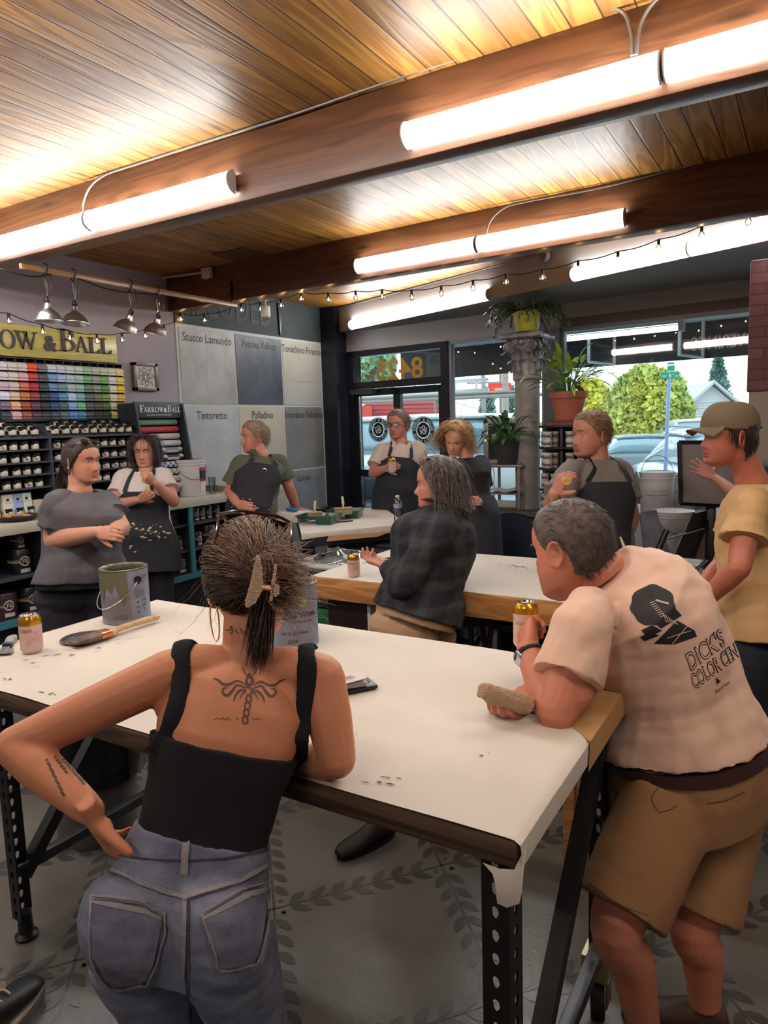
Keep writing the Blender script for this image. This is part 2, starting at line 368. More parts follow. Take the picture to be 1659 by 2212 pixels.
# skewed bulkhead above the glazing
A_,B_=V(-5.34,7.54,0),V(-1.96,6.25,0); bt=nrm(B_-A_); E_=A_+bt*9.2
struct('wall_bulkhead',MB().prism([(A_[0],A_[1]),(E_[0],E_[1]),(E_[0]+.2,8.2),(A_[0],8.0)],ZC-2.80,O=(0,0,2.80),ex=(1,0,0),ey=(0,1,0)),M_grey)
def onb(px,py,off=0.0):         # on the bulkhead face
    n=V(-bt[1],bt[0],0); a=A_ - n*off; d=CF+CR*(px-829.5)/FPX - CU*(py-1106)/FPX; return CAM+d*(((a-CAM)@n)/(d@n))
# door with two leaves and transom
zB=onw(771,836)[1]
M_fr=mat('dark_bronze_frame',(24,25,32),.4)
d=MB(); wb(d,uD0,uD0+.10,0,ZH); wb(d,uD1-.10,uD1,0,ZH); wb(d,uD0,uD1,ZH-.07,ZH); wb(d,uD0,uD1,zB-.03,zB+.05,-.06,.05)
door=struct('door_1',d,M_fr); door['label']='black framed glass entrance door with transom'
uM=u(860)
for a,b in ((uD0+.10,uM),(uM,uD1-.10)):
    f=MB(); wb(f,a,a+.05,0.02,zB-.04,-.03,.03); wb(f,b-.05,b,0.02,zB-.04,-.03,.03); wb(f,a,b,zB-.12,zB-.04,-.03,.03); wb(f,a,b,.02,.22,-.03,.03); wb(f,a,b,1.0,1.08,-.03,.03)
    l=f.build('door_leaf',M_fr); l.parent=door
    g=MB(); wb(g,a+.05,b-.05,.22,zB-.12,-.004,.004); g=g.build('glass_pane',M_glass,smooth=False); g.parent=l
g=MB(); wb(g,uD0+.1,uD1-.1,zB+.05,ZH-.07,-.004,.004); g=g.build('glass_pane',M_glass,smooth=False); g.parent=door
cl=MB(); wb(cl,uD0+.1,uD0+.45,zB-.10,zB-.04,-.12,-.03); cl=cl.build('door_closer',mat('dark_grey_metal',(60,60,66),.4)); cl.parent=door
# house number on transom (reads from outside)
mb=MB(); q=wp(u(862,800),onw(862,822)[1]+.015,-.006); text_on(mb,'8425',q,-WT,(0,0,1),.35,bold=.006,xs=1.02)
t=mb.build('house_number_lettering',mat('gold_vinyl',(176,130,48),.5),smooth=False); t.parent=door
# round logos on door glass
M_bv=mat('black_vinyl',(14,14,20),.5); M_wv=mat('white_vinyl',(214,222,232),.5)
def arc_text(mb,txt,c,R,a0,a1,size,ex,ey,inward=False):
    n=len(txt)
    for i,ch in enumerate(txt):
        if ch == ' ': continue
        a=a0+(a1-a0)*(i+.5)/n; p=c+ex*R*math.cos(a)+ey*R*math.sin(a)
        if inward: up=-(ex*math.cos(a)+ey*math.sin(a)); rt=-ex*math.sin(a)+ey*math.cos(a)
        else: up=ex*math.cos(a)+ey*math.sin(a); rt=ex*math.sin(a)-ey*math.cos(a)
        text_on(mb,ch,p-up*size*.35,rt,up,size,bold=.002*size/.05)
def ring(mb,c,r0,r1,ex,ey,n=40):
    a=np.linspace(0,2*PI,n,endpoint=False); P=[c+ex*r*math.cos(t)+ey*r*math.sin(t) for r in (r0,r1) for t in a]
    mb.add(P,[(i,(i+1) % n,n+(i+1) % n,n+i) for i in range(n)])
def logo(px,py,R):
    uu,zz=onw(px,py); c=wp(uu,zz,-.008); k=MB(); ex=-WT; ey=V(0,0,1)
    ring(k,c,R*.97,R,ex,ey); ring(k,c,R*.93,R*.955,ex,ey); ring(k,c,R*.62,R*.91,ex,ey); ring(k,c,0.0005,R*.53,ex,ey)
    l=k.build('logo_decal',M_bv,smooth=False,label='round black logo decal with white lettering'); l.parent=door
    k=MB(); c2=c - WN*.002; arc_text(k,'BRUSH & TROWEL',c2,R*.765,PI*1.02,-PI*.02,R*.24,ex,ey); arc_text(k,'PAINT & PLASTER',c2,R*.765,PI*1.1,PI*1.9,R*.2,ex,ey,True)
    text_on(k,'B',c2-ex*R*.22-ey*R*.16,ex,ey,R*.52); text_on(k,'T',c2+ex*R*.26-ey*R*.16,ex,ey,R*.52); text_on(k,'&',c2-ey*R*.3,ex,ey,R*.95)
    for s in (-1,1): ring(k,c2+ex*R*.765*s,.0005,R*.05,ex,ey,10)
    l=k.build('logo_lettering',M_wv,smooth=False); l.parent=door
logo(818,928,.155); logo(915,929,.165)
# windows
for i,(a,b) in enumerate(((uD1,uP0),(uP1,uE))):
    f=MB(); wb(f,a,a+.035,ZS,ZH,-.03,.04); wb(f,b-.035,b,ZS,ZH,-.03,.04); wb(f,a,b,ZH-.04,ZH,-.03,.04); wb(f,a,b,ZS,ZS+.05,-.03,.04)
    w=struct('window_%d' % (i+1),f,mat('grey_window_frame',(132,134,140),.5))
    g=MB(); wb(g,a+.03,b-.03,ZS+.04,ZH-.03,-.004,.004); g=g.build('glass_pane',M_glass,smooth=False); g.parent=w
mb=MB(); wb(mb,uP0,uP1,ZS,ZH,-.06,.06); struct('trim_3',mb,mat('post_paint',(112,112,118),.6))
mb=MB(); wb(mb,uD1,uE,ZS-.06,ZS,-.42,.0); struct('trim_4',mb,mat('sill_wood',(58,54,54),.5))
mb=MB(); wb(mb,uP1,uE,ZH-.0,ZH+.09,-.035,-.02); struct('trim_5',mb,mat('dusty_brown_head_trim',(112,92,88),.7))
# brick pillar
def brick_mat():
    m=mat('painted_brick',(84,50,52),.7); nt=m.node_tree; b=nt.nodes['Principled BSDF']; tc=nd(nt,'ShaderNodeTexCoord')
    sp=nd(nt,'ShaderNodeSeparateXYZ'); cb=nd(nt,'ShaderNodeCombineXYZ'); nt.links.new(tc.outputs['Object'],sp.inputs[0]); ad=nd(nt,'ShaderNodeMath'); nt.links.new(sp.outputs[0],ad.inputs[0]); nt.links.new(sp.outputs[1],ad.inputs[1])
    nt.links.new(ad.outputs[0],cb.inputs[0]); nt.links.new(sp.outputs[2],cb.inputs[1])
    br=nd(nt,'ShaderNodeTexBrick'); nt.links.new(cb.outputs[0],br.inputs[0]); br.inputs['Color1'].default_value=s2l((120,74,76))+(1,); br.inputs['Color2'].default_value=s2l((98,60,62))+(1,); br.inputs['Mortar'].default_value=s2l((80,52,54))+(1,)
    br.inputs['Scale'].default_value=1.0; br.inputs['Brick Width'].default_value=.2; br.inputs['Row Height'].default_value=.072; br.inputs['Mortar Size'].default_value=.006
    nt.links.new(br.outputs[0],b.inputs['Base Color']); bp=nd(nt,'ShaderNodeBump',inp={'Strength': .6,'Distance': .01}); nt.links.new(br.outputs['Fac'],bp.inputs['Height']); bp.invert=True; nt.links.new(bp.outputs[0],b.inputs['Normal']); return m
struct('wall_brick_pillar',MB().box((-.40,5.6,1.79),(.9,5.9,2.68),bev=.01),brick_mat())
struct('wall_cream_pillar',MB().box((-.385,5.61,0),(.9,5.9,1.79)),mat('cream_paint',(150,138,126),.7))
# beams
for i,(a,b,w) in enumerate((((-5.3,2.83),(3.2,2.83),.14),((-5.3,4.90),(3.2,4.53),.14),((-5.3,.72),(3.2,.72),.14))):
    mb=MB(); mb.bar((a[0],a[1]+w/2,2.94),(b[0],b[1]+w/2,2.94),w,.325,bev=.006); o=struct('ceiling_beam',mb,M_beam); o['label']=['big fir ceiling beam carrying the two nearest lamps','fir ceiling beam nearer the windows','ceiling beam behind the camera'][i]
# fluorescent wrap lights, then added unseen fill lights
M_diff=mat('lit_diffuser',(250,253,252),.4,emis=LAMP); M_added_fill=mat('added_fill_diffuser',(238,246,255),.4,emis=LAMP*1.9); M_warm=mat('warm_lit_diffuser',(255,242,228),.4,emis=LAMP*1.35)  # the strongest diffuser serves only the added fill lights
M_cap=mat('lamp_end_cap',(190,190,188),.4)
def wrap_light(a,b,z,out,label,r=.054,gap=.006,dm=None):
    a=V(a[0],a[1],z); b=V(b[0],b[1],z); L_=np.linalg.norm(b-a); d=nrm(b-a); out=nrm(V(out[0],out[1],0)); t=thing('fluorescent_light',label,'ceiling light',a,'fluorescent wrap lights')
    ang=np.linspace(-PI/2,PI/2,13); prof=[(math.cos(x)*r*1.05,math.sin(x)*r) for x in ang]
    rg=[np.array([p+d*0+out*x+V(0,0,1)*y for x,y in prof]) for p in (a+d*gap,b-d*gap)]
    MB().loft(rg).build('diffuser',dm or M_diff,t)
    pr=[(math.cos(x)*(r*1.1),math.sin(x)*(r*1.06)) for x in ang]
    for p,q in ((a,a+d*gap),(b-d*gap,b)): MB().loft([np.array([p_+out*x+V(0,0,1)*y for x,y in pr]) for p_ in (p,q)]).build('end_cap',M_cap,t)
    mb=MB(); mb.bar(a-out*.004,b-out*.004,.01,.09); mb.build('back_plate',M_cap,t)
    return t
y1=2.81; y2=lambda x: 4.87-.0435*(x+5.3)
for k,(x0,x1,lb) in enumerate(((-3.62,-2.51,'fluorescent wrap light at the left end of the big near beam, in full view'),(-4.74,-3.63,'fluorescent wrap light on the near beam running out of the left edge'),(-1.53,-.50,'long fluorescent wrap light on the near beam above the middle, its left end free'),(-.49,.60,'fluorescent wrap light on the near beam running out at the top right'))):
    wrap_light((x0,y1),(x1,y1),2.865 if k > 1 else 2.87,(0,-1),lb)
for x0,x1,lb in ((-3.06,-2.04,'left fluorescent wrap light on the second beam'),(-2.03,-1.03,'right fluorescent wrap light on the second beam')):
    wrap_light((x0,y2(x0)),(x1,y2(x1)),2.865,(0,-1),lb)
bn=V(bt[1],-bt[0],0)
pD=[onb(*p) for p in ((760,702),(1058,639),(1239,594),(1491,538),(1740,482))]
wrap_light(pD[0][:2],pD[1][:2],2.85,bn,'fluorescent wrap light on the grey bulkhead above the glass door')
wrap_light(pD[2][:2],pD[3][:2],2.86,bn,'fluorescent wrap light on the bulkhead above the right window, left unit of its pair')
wrap_light(pD[3][:2],pD[4][:2],2.86,bn,'fluorescent wrap light on the bulkhead running out of the right edge')
for x0,x1 in ((-3.4,-2.2),(-2.19,-1.0),(.2,1.3),(1.31,2.4)): wrap_light((x0,.88),(x1,.88),2.865,(0,1),'fluorescent wrap light on the beam behind the camera',dm=M_warm)
for x0,x1 in ((-4.75,-3.6),): wrap_light((x0,.88),(x1,.88),2.865,(0,1),'added unseen fill light at the far left of the beam behind the camera')  # extra unseen lamp, added to brighten the left wall
for x0,x1 in ((-4.4,-3.2),(-1.2,0.0)): wrap_light((x0,-1.4),(x1,-1.4),3.03,(0,1),'added unseen fill light on the ceiling behind the camera',dm=M_warm)  # unseen lamps added so more of the light comes from behind
wrap_light((-3.95,.9),(-3.95,1.9),3.03,(-1,-.2),'added unseen fill light on the ceiling left of the camera',dm=M_added_fill)  # out-of-view lamp added to light the left wall display
wrap_light((-3.95,-.4),(-3.95,.7),3.03,(-1,-.2),'added unseen fill light on the ceiling behind the left aisle',dm=M_added_fill)  # second out-of-view lamp added as fill for the left wall
# conduits
M_cond=mat('grey_conduit',(120,116,112),.35,metal=.7)
def tubeobj(name,pts,r,m,label,cat,n=8,group=None):
    o=MB().tube(pts,r,n).build(name,m,origin=pts[0]); tag(o,label,cat,group); return o
def curve(P,k=8):
    P=[np.array(p,float) for p in P]; out=[]
    for i in range(len(P)-1):
        p0=P[max(i-1,0)]; p1=P[i]; p2=P[i+1]; p3=P[min(i+2,len(P)-1)]
        for t in np.linspace(0,1,k,endpoint=False):
            out.append(.5*((2*p1)+(-p0+p2)*t+(2*p0-5*p1+4*p2-p3)*t*t+(-p0+3*p1-3*p2+p3)*t**3))
    out.append(P[-1]); return out
yb=2.80
pc=lambda x,y,Y=yb: at(x,y,Y=Y)
tubeobj('electrical_conduit',curve([pc(180,470),pc(180,440),pc(196,402),pc(230,376),pc(300,352),pc(430,310),pc(600,258),pc(781,196),pc(972,131),pc(1190,58),pc(1300,22),pc(1345,26),pc(1363,70),pc(1366,120)]),.007,M_cond,'armoured cable running along the top of the big near beam','conduit')
tubeobj('electrical_conduit',curve([pc(1374,118),pc(1382,60),pc(1400,20),pc(1430,-15)]),.007,M_cond,'armoured cable rising out of the top edge above the near beam light','conduit')
py2=lambda x,y: at(x,y,Y=4.70)
tubeobj('electrical_conduit',curve([py2(1048,515),py2(1058,480),py2(1085,452),py2(1130,437),py2(1300,405),py2(1500,355),py2(1700,305)]),.006,M_cond,'grey cable looping over the light on the second beam','conduit')
tubeobj('electrical_conduit',[onb(706,672,.02),onb(1230,530,.02)],.012,M_cond,'straight conduit in the corner between pine ceiling and grey bulkhead','conduit')
tubeobj('electrical_conduit',[at(350,600,Y=4.84),at(440,588,Y=4.84)],.012,M_wallL,'short grey conduit to the junction box on the second beam','conduit')
q=at(448,590,Y=4.84); tag(MB().box(q-V(.05,.03,.045),q+V(.05,.02,.045),bev=.006).build('junction_box',M_cap,origin=q),'grey junction box at the left end of the second beam','junction box')
q=onb(1180,554,.03); tag(MB().lathe([(0,0),(.045,0),(.05,.02),(.04,.045),(0,.05)],c=q,ax=bn,n=20).build('smoke_detector',mat('grey_smoke_detector',(112,108,108),.6),origin=q),'round grey smoke detector high on the bulkhead','smoke detector')
q=at(523,549,Z=ZC); mb=MB().box(q-V(.17,.17,.012),q+V(.17,.17,0)); tag(mb.build('ceiling_hatch',mat('brown_vent',(92,60,42),.5),origin=q),'small square brown hatch flush on the pine ceiling','hatch')
# white sensor under beam 2
q=at(573,668,Y=4.88); t=thing('motion_sensor','white motion sensor hanging under the second beam beside a bulb','sensor',q)
MB().box(q+V(-.035,-.03,-.07),q+V(.035,.03,.03),bev=.012).build('sensor_body',M_white,t); MB().lathe([(.012,.03),(.012,.07),(.035,.075)],c=q).build('mount',M_white,t)
# wooden pole with clamp lamps
XP=-4.42; zP=2.735
pole=MB().bar((XP,2.86,zP),(XP,4.88,zP),.028,.036,bev=.003).build('wooden_batten',wood_mat('pale_batten',(168,128,84),(148,108,68),'Y',knots=False),origin=(XP,2.86,zP)); tag(pole,'pale wooden batten hung between the two ceiling beams','batten')
mb=MB(); mb.bar((XP,4.83,zP),(XP,4.83,zP+.20),.012,.02); mb.tube([(XP-.1,4.80,zP+.02),(XP-.05,4.80,zP+.05),(XP,4.82,zP+.12)],.005,6); tag(mb.build('shelf_bracket',M_black,origin=(XP,4.83,zP)),'black bracket holding the batten to the second beam','bracket')
M_sh=mat('spun_aluminium',(228,224,220),.34,metal=1,bump=.1,bscale=30,stretch=(1,1,14))
def clamp_lamp(y,tilt,lb,hook=0):
    top=V(XP,y,zP); t=thing('clamp_lamp',lb,'lamp',top,'clamp lamps on the batten')
    ax=nrm(V(*tilt)); c=top+V(0,0,-.21)+V(tilt[0]*-.02,tilt[1]*-.02,0)
    prof=[(.014,.0),(.020,-.004),(.024,-.03),(.030,-.042),(.055,-.058),(.078,-.085),(.090,-.115),(.094,-.118),(.094,-.121),(.089,-.119),(.076,-.088),(.052,-.062),(.026,-.046),(.018,-.03)]
    MB().lathe(prof,c=c,ax=ax,n=32,caps=False).build('lamp_shade',M_sh,t)
    k=MB().lathe([(0,.045),(.010,.045),(.014,.035),(.014,.03),(.020,.028),(.020,.012),(.015,.010),(.017,-.01),(0,-.01)],c=c,ax=ax,n=14); k.build('socket',M_black,t)
    a=top+V(0,0,-.02); MB().tube(curve([a+V(-.03,0,.05),a+V(-.035,0,.035),a+V(-.01,0,-.01),a+V(0,0,-.025),a+V(.01,0,-.01),a+V(.035,0,.035),a+V(.03,0,.05),a+V(0,.0,.065)]),.005,6).build('clamp',M_black,t)
    MB().tube(curve([a+V(0,0,-.02),a+V(-.02,.012,-.06),a+V(-.018,.016,-.12),c+V(-.012,.01,.04),c+V(.0,.0,.03),c+V(.015,0,.06),a+V(.018,.0,-.07),a+V(0,0,-.02)]),.0022,5).build('spring_wire',M_chrome,t)
    MB().ell(c - ax*.06,(.028,.028,.03),n=14).build('bulb',mat('frosted_bulb',(220,215,205),.4),t)
    MB().tube(curve([c+ax*.045,c+ax*.08+V(.02,.02,.0),top+V(.02,.03,-.04),top+V(0,.06,.01)]),.003,5).build('power_cord',M_black,t)
clamp_lamp(3.03,(0,0,1),'clamp lamp at the left end of the batten, hanging level')
clamp_lamp(3.24,(-.05,.1,1),'second clamp lamp from the left, close beside the level one')
clamp_lamp(3.72,(.42,.15,1),'third clamp lamp, shade tipped towards the left')
clamp_lamp(3.98,(.3,.1,1),'rightmost clamp lamp on the batten, shade tipped left')
tubeobj('extension_cord',curve([V(XP,2.7,zP-.04),V(XP-.02,2.95,zP-.05),V(XP,3.15,zP+.0),V(XP+.01,3.3,zP-.02),V(XP,3.5,zP-.05),V(XP,3.7,zP-.05),V(XP,3.98,zP-.03)]),.005,M_black,'black cord draped along the wooden batten','cord',6)
# string lights
M_cordb=mat('black_rubber',(14,14,14),.6)
M_bulbg=glass_mat('bulb_glass',(1,.95,.88)); M_fil=mat('warm_filament',(255,190,120),.4,emis=BULB*4)
bp=MB().lathe([(.013,0),(.013,-.03),(.011,-.034)],n=12); 
s0=thing('string_light_bulb','x','bulb',(0,0,0),'globe bulbs of the festoon string')
MB().lathe([(0,.004),(.010,.004),(.010,-.026),(0,-.026)],n=10).build('socket',M_cordb,s0)
MB().lathe([(.008,-.026),(.012,-.032),(.019,-.044),(.021,-.054),(.017,-.066),(.008,-.074),(.0005,-.076)],n=14).build('glass_globe',M_bulbg,s0)
MB().ell((0,0,-.052),(.0065,.0065,.010),n=8).build('filament',M_fil,s0)
def py(x): return 5.06-.0435*(x+5.3)
bulbs=[(-40,668)]+[(18,678),(91,702),(150,716),(209,723),(263,721),(313,713),(354,703),(390,678)]+[(441,680),(521,657),(562,655),(607,647),(650,632),(709,634),(768,630),(825,627),(889,628),(953,619),(1022,607),(1093,594),(1172,584),(1249,565),(1335,545),(1423,519),(1516,490),(1617,460),(1700,436)]
pts=[]; first=True
for i,(x,y) in enumerate(bulbs):
    P=at(x,y,X=-4.98) if x < 380 else at(x,y,Y=5.03)
    pts.append(P)
    side='left wall' if x < 380 else ('second beam' if x < 620 else 'windows'); nmb=sum(1 for a in bulbs[:i] if (('left wall' if a[0] < 380 else ('second beam' if a[0] < 620 else 'windows')) == side))
    lab='small lit globe bulb on the string by the %s, %s from the left' % (side,['first','second','third','fourth','fifth','sixth','seventh','eighth','ninth','tenth','eleventh','twelfth','thirteenth','fourteenth','fifteenth','sixteenth'][nmb])
    if first: s0.location=P; s0['label']=lab; first=False
    else: dup(s0,P,lab)
cord=[]
for i in range(len(pts)-1):
    a,b=pts[i],pts[i+1]
    for t in np.linspace(0,1,6,endpoint=False): cord.append(a*(1-t)+b*t+V(0,0,.006-.02*math.sin(PI*t)*(np.linalg.norm(b-a)/.4)))
cord.append(pts[-1]); tubeobj('festoon_cord',cord,.0035,M_cordb,'thin black festoon cord carrying the globe bulbs','cord',6)
# ================= OUTSIDE THE WINDOWS =================
tag_s=lambda o,l: (o.__setitem__('kind','structure'),o.__setitem__('label',l))
struct('ground_outside',MB().box((-40,7.95,-.25),(40,70,-.12)),mat('asphalt',(150,152,154),.9,var=.1))['label']='pale asphalt street outside'
cz0=wp(*onw(1400,783,1.5),1.5)[2]
can=MB(); can.box((uD0-1.5,.13,2.66),(11,1.55,2.74),R=RW,c=W0)
struct('canopy_soffit',can,mat('white_soffit',(206,212,220),.7))['label']='white underside of the canopy outside'
uf=onw(866,800,1.5)[0]
fa=MB().box((uf,1.5,cz0),(11,1.56,2.66),R=RW,c=W0)
fa=struct('canopy_fascia',fa,mat('black_fascia',(18,20,26),.5)); fa['label']='black canopy fascia seen from behind with mirrored letters'
mb=MB(); a=onw(1618,735,1.48); zz=onw(1555,752,1.48)[1]; text_on(mb,'COVERINGS',wp(onw(1493,740,1.48)[0],zz,1.485),-WT,(0,0,1),.21,align='RIGHT',bold=.004,xs=.66)
k=mb.build('sign_lettering',mat('dull_white_letters',(150,152,156),.6),smooth=False); k.parent=fa
ul=lambda x,y,o: onw(x,y,o)
for i,(xa,xb) in enumerate(((1272,1324),(1468,1516))):
    a=ul(xa,740,1.0); b=ul(xb,740,1.35); z1=2.66; zb_=cz0+.0
    mb=MB(); mb.tube([wp(a[0],z1,1.0),wp(a[0],zb_+.02,1.0),wp(b[0],zb_,1.4),wp(b[0],z1,1.4)],.02,6)
    tag(mb.build('canopy_bracket',mat('white_metal',(200,204,208),.4),origin=wp(a[0],z1,1)),'white U-shaped canopy bracket outside, %s of two' % ('left' if i == 0 else 'right, by the mirrored letters'),'bracket','canopy brackets')
a=ul(1205,733,.6); b=ul(1478,703,.6); zl=(a[1]+b[1])/2
t=thing('canopy_strip_light','lit fluorescent strip light under the canopy outside the right window','light',wp(a[0],zl,.6))
mb=MB(); mb.tube([wp(a[0]-.3,zl-.01,.6),wp(b[0]-.04,zl-.01,.6)],.028,10); mb.build('tube',mat('outdoor_lit_tube',(235,250,255),.4,emis=3.0),t)
mb=MB(); mb.box((a[0]-.3,.56,zl+.03),(b[0],.64,zl+.09),R=RW,c=W0); mb.box((b[0]-.05,.56,zl-.05),(b[0],.64,zl+.03),R=RW,c=W0); mb.build('housing',M_cap,t)
def foliage(name,c,r,n,size,m,label,cat='tree',trunk=True,cone=False,seed=1,group='trees across the street'):
    R=np.random.default_rng(seed); t=thing(name,label,cat,(c[0],c[1],-.15),group)
    if cone:
        h=R.random(n)**.7; an=R.random(n)*2*PI; rr=(1-(1-h))*r[0]*(.55+.45*R.random(n))*(.75+.25*np.sin(h*40)); P=np.stack([rr*np.cos(an),rr*np.sin(an),(1-h)*2*r[2]-r[2]],1)
    else:
        B=R.normal(size=(14,3)); B=B/np.linalg.norm(B,axis=1)[:,None]*.62; idx=R.integers(0,14,n); d=R.normal(size=(n,3)); d /= np.linalg.norm(d,axis=1)[:,None]; P=(B[idx]+d*(.42*R.random(n)[:,None]**.3))*np.array(r)
    P += np.array(c); A=R.normal(size=(n,3)); A /= np.linalg.norm(A,axis=1)[:,None]; B2=np.cross(A,R.normal(size=(n,3))); B2 /= np.linalg.norm(B2,axis=1)[:,None]; s=size*(.5+R.random(n))[:,None]
    vs=np.stack([P-A*s,P+B2*s*.6,P+A*s,P-B2*s*.6],1).reshape(-1,3); fs=[(4*i,4*i+1,4*i+2,4*i+3) for i in range(n)]
    k=MB(); k.add(vs,fs); k.build('foliage',m,t,smooth=False)
    MB().tube([(c[0],c[1],-.15),(c[0]+.1,c[1],c[2]-r[2]*.5),(c[0],c[1],c[2])],[.22,.17,.06],8).build('trunk',mat('bark',(92,80,68),.9),t); return t
ygr=mat('yellow_green_leaves',(224,218,96),.7,rgb2=(140,172,112),vscale=.25); gr=mat('green_leaves',(150,184,136),.7,rgb2=(116,152,116),vscale=.3); con=mat('blue_green_needles',(136,172,164),.8,rgb2=(104,140,132),vscale=.5); yel=mat('yellow_leaves',(236,226,84),.7,rgb2=(190,196,96),vscale=.4)
def tr(name,x0,x1,y0,y1,D,n,size,m,label,**k):
    a=at((x0+x1)/2,(y0+y1)/2,D=D); return foliage(name,a,((x1-x0)/2*D/FPX,(x1-x0)/2*D/FPX*.6,(y1-y0)/2*D/FPX),n,size,m,label,**k)
tr('broadleaf_tree',1310,1490,790,990,30,16000,.15,ygr,'big yellow and green street tree behind the street sign',seed=3)
tr('broadleaf_tree',1215,1330,820,1000,32,12000,.15,yel,'yellow street tree left of the biggest one, seen past the terracotta pot',seed=4)
tr('conifer',1500,1600,775,935,45,9000,.28,con,'tall blue-green conifer behind the white sided house',cone=True,seed=5)
tr('broadleaf_tree',740,872,740,862,34,8000,.14,gr,'green tree seen through the transom left of the house number',seed=6)
tr('conifer',928,972,845,905,50,900,.4,con,'small conifer beyond the red roof, seen through the glass door',cone=True,seed=7)
tr('conifer',1034,1072,845,915,48,900,.4,con,'dark conifer left of the red street sign board',cone=True,seed=8)
tr('conifer',1088,1122,840,915,52,900,.4,con,'dark conifer right of the red street sign board',cone=True,seed=9)
tr('broadleaf_tree',1108,1150,880,960,40,900,.3,yel,'low yellow bush tree just left of the stone column',seed=10)
tr('broadleaf_tree',1180,1212,830,960,34,900,.3,yel,'strip of yellow foliage between the column and the window post',seed=12)
# red roofed shop
def P3(x,y,D): return at(x,y,D=D)
def boxpx(x0,x1,y0,y1,D,dep,name,m,label,cat,z0=None):
    a=at(x0,y1,D=D); b=at(x1,y0,D=D); lo=min(a[2],b[2]) if z0 is None else z0; w=np.linalg.norm((b-a)[:2]); rx=nrm(V(b[0]-a[0],b[1]-a[1],0)); ry=V(-rx[1],rx[0],0)
    R=np.stack([rx,ry,V(0,0,1)],1); o=V(a[0],a[1],0)
    mb=MB(); mb.box((0,0,lo),(w,dep,max(a[2],b[2])),R=R,c=o); t=thing(name,label,cat,(a[0],a[1],lo)); mb.build('walls',m,t); return t,R,o,w,max(a[2],b[2]),lo
red=mat('pink_red_metal_roof',(196,92,104),.6); red2=mat('red_panel',(206,74,64),.6)
t,R,o,w,zt,lo=boxpx(772,942,900,960,24,6,'shop_building',mat('blue_grey_wall',(150,170,190),.7),'low shop with a pink-red metal mansard roof across the street','building',z0=-.1)
mb=MB(); mb.prism([(-.4,1.35+1.65-1.35),(w+.3,1.65),(w-.1,2.42),(.4,2.42)],.4,O=o - R[:,1]*.4,ex=R[:,0],ey=(0,0,1),ez=R[:,1]); mb.build('mansard_roof',red,t)
for k in range(5): MB().box((-.3,-.5,1.72+.14*k),(w+.2,-.38,1.735+.14*k),R=R,c=o).build('roof_seam',red2,t)
mb=MB(); mb.box((-.6,-.9,1.0),(.5,-.45,2.25),R=R,c=o); mb.build('sign_panel',red2,t)
# red road sign
q=P3(1079,840,25); ex=nrm(V(math.cos(.55),math.sin(.55),0))
t=thing('pole_sign','red rectangular pole sign with white script across the street','sign',(q[0],q[1],-.15)); MB().bar(q-ex*.40,q+ex*.40,.16,.40).build('sign_board',mat('bright_red',(226,60,48),.5),t)
mb=MB(); text_on(mb,'pulo',q+V(0,0,.02)-V(-.03,.12,0),-ex*1,(0,0,-1),.17); text_on(mb,'pizes',q+V(0,0,-.08)-V(-.03,.12,0),-ex,(0,0,-1),.15)
k=mb.build('lettering',mat('white_letters',(240,240,240),.5),t,smooth=False)
MB().tube([(q[0],q[1]+.1,-.15),(q[0],q[1]+.1,q[2]+.6)],.05,6).build('pole',M_cond,t)
for x,yt,D,lb in ((1044,795,34,'thin wooden utility pole with cross arms across the street'),(1091,760,22,'thick wooden utility pole beside the red sign')):
    q=P3(x,yt,D); t=thing('utility_pole',lb,'pole',(q[0],q[1],-.15)); MB().tube([(q[0],q[1],-.15),q],[.13,.10],8).build('pole',mat('weathered_pole',(158,146,138),.9),t)
    if D > 30:
        for dz in (.3,.7): MB().bar(q-ex*.8-V(0,0,dz),q+ex*.8-V(0,0,dz),.08,.08).build('cross_arm',mat('weathered_pole',(158,146,138),.9),t)
for k,(a,b) in enumerate(((P3(985,905,34),P3(1044,805,34)),(P3(975,868,34),P3(1060,890,34)))): tubeobj('power_line',[a,b],.012,M_cond,'thin overhead power line, %s' % ('steep one' if k == 0 else 'nearly level one'),'cable')
# houses
wsid=mat('white_siding',(206,210,214),.7)
q=P3(1515,930,38); ex=V(math.cos(.35),math.sin(.35),0); ey=V(-ex[1],ex[0],0); t=thing('house','white sided house with grey gable roof across the street','building',(q[0],q[1],-.15))
zr=at(1530,872,D=38)[2]; zp_=at(1530,830,D=38)[2]; wd_=1.15
mb=MB(); mb.prism([(-wd_,-.1),(wd_,-.1),(wd_,zr),(0,zp_),(-wd_,zr)],6,O=V(q[0],q[1],0)+ex*.4,ex=ex,ey=(0,0,1),ez=ey); mb.build('walls',wsid,t)
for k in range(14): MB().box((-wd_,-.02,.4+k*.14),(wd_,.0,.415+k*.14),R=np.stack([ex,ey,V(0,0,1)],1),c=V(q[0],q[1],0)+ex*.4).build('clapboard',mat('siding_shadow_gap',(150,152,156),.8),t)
for s in (-1,1):
    a=V(q[0],q[1],0)+ex*.4+V(0,0,zp_+.08); mb=MB(); mb.quad(a-ey*.5,a+ey*6,a+ey*6+ex*s*1.6+V(0,0,-(zp_-zr)*1.4),a-ey*.5+ex*s*1.6+V(0,0,-(zp_-zr)*1.4)); me=mb.build('roof',mat('grey_roof',(188,190,194),.7),t,smooth=False); md=me.modifiers.new('s','SOLIDIFY'); md.thickness=.12
mb=MB(); c0=V(q[0],q[1],0)-ex*1.55; mb.box((-.6,0,-.1),(.6,3,zr-.1),R=np.stack([ex,ey,V(0,0,1)],1),c=c0); mb.build('chimney',mat('red_brick_far',(168,112,98),.8),t)
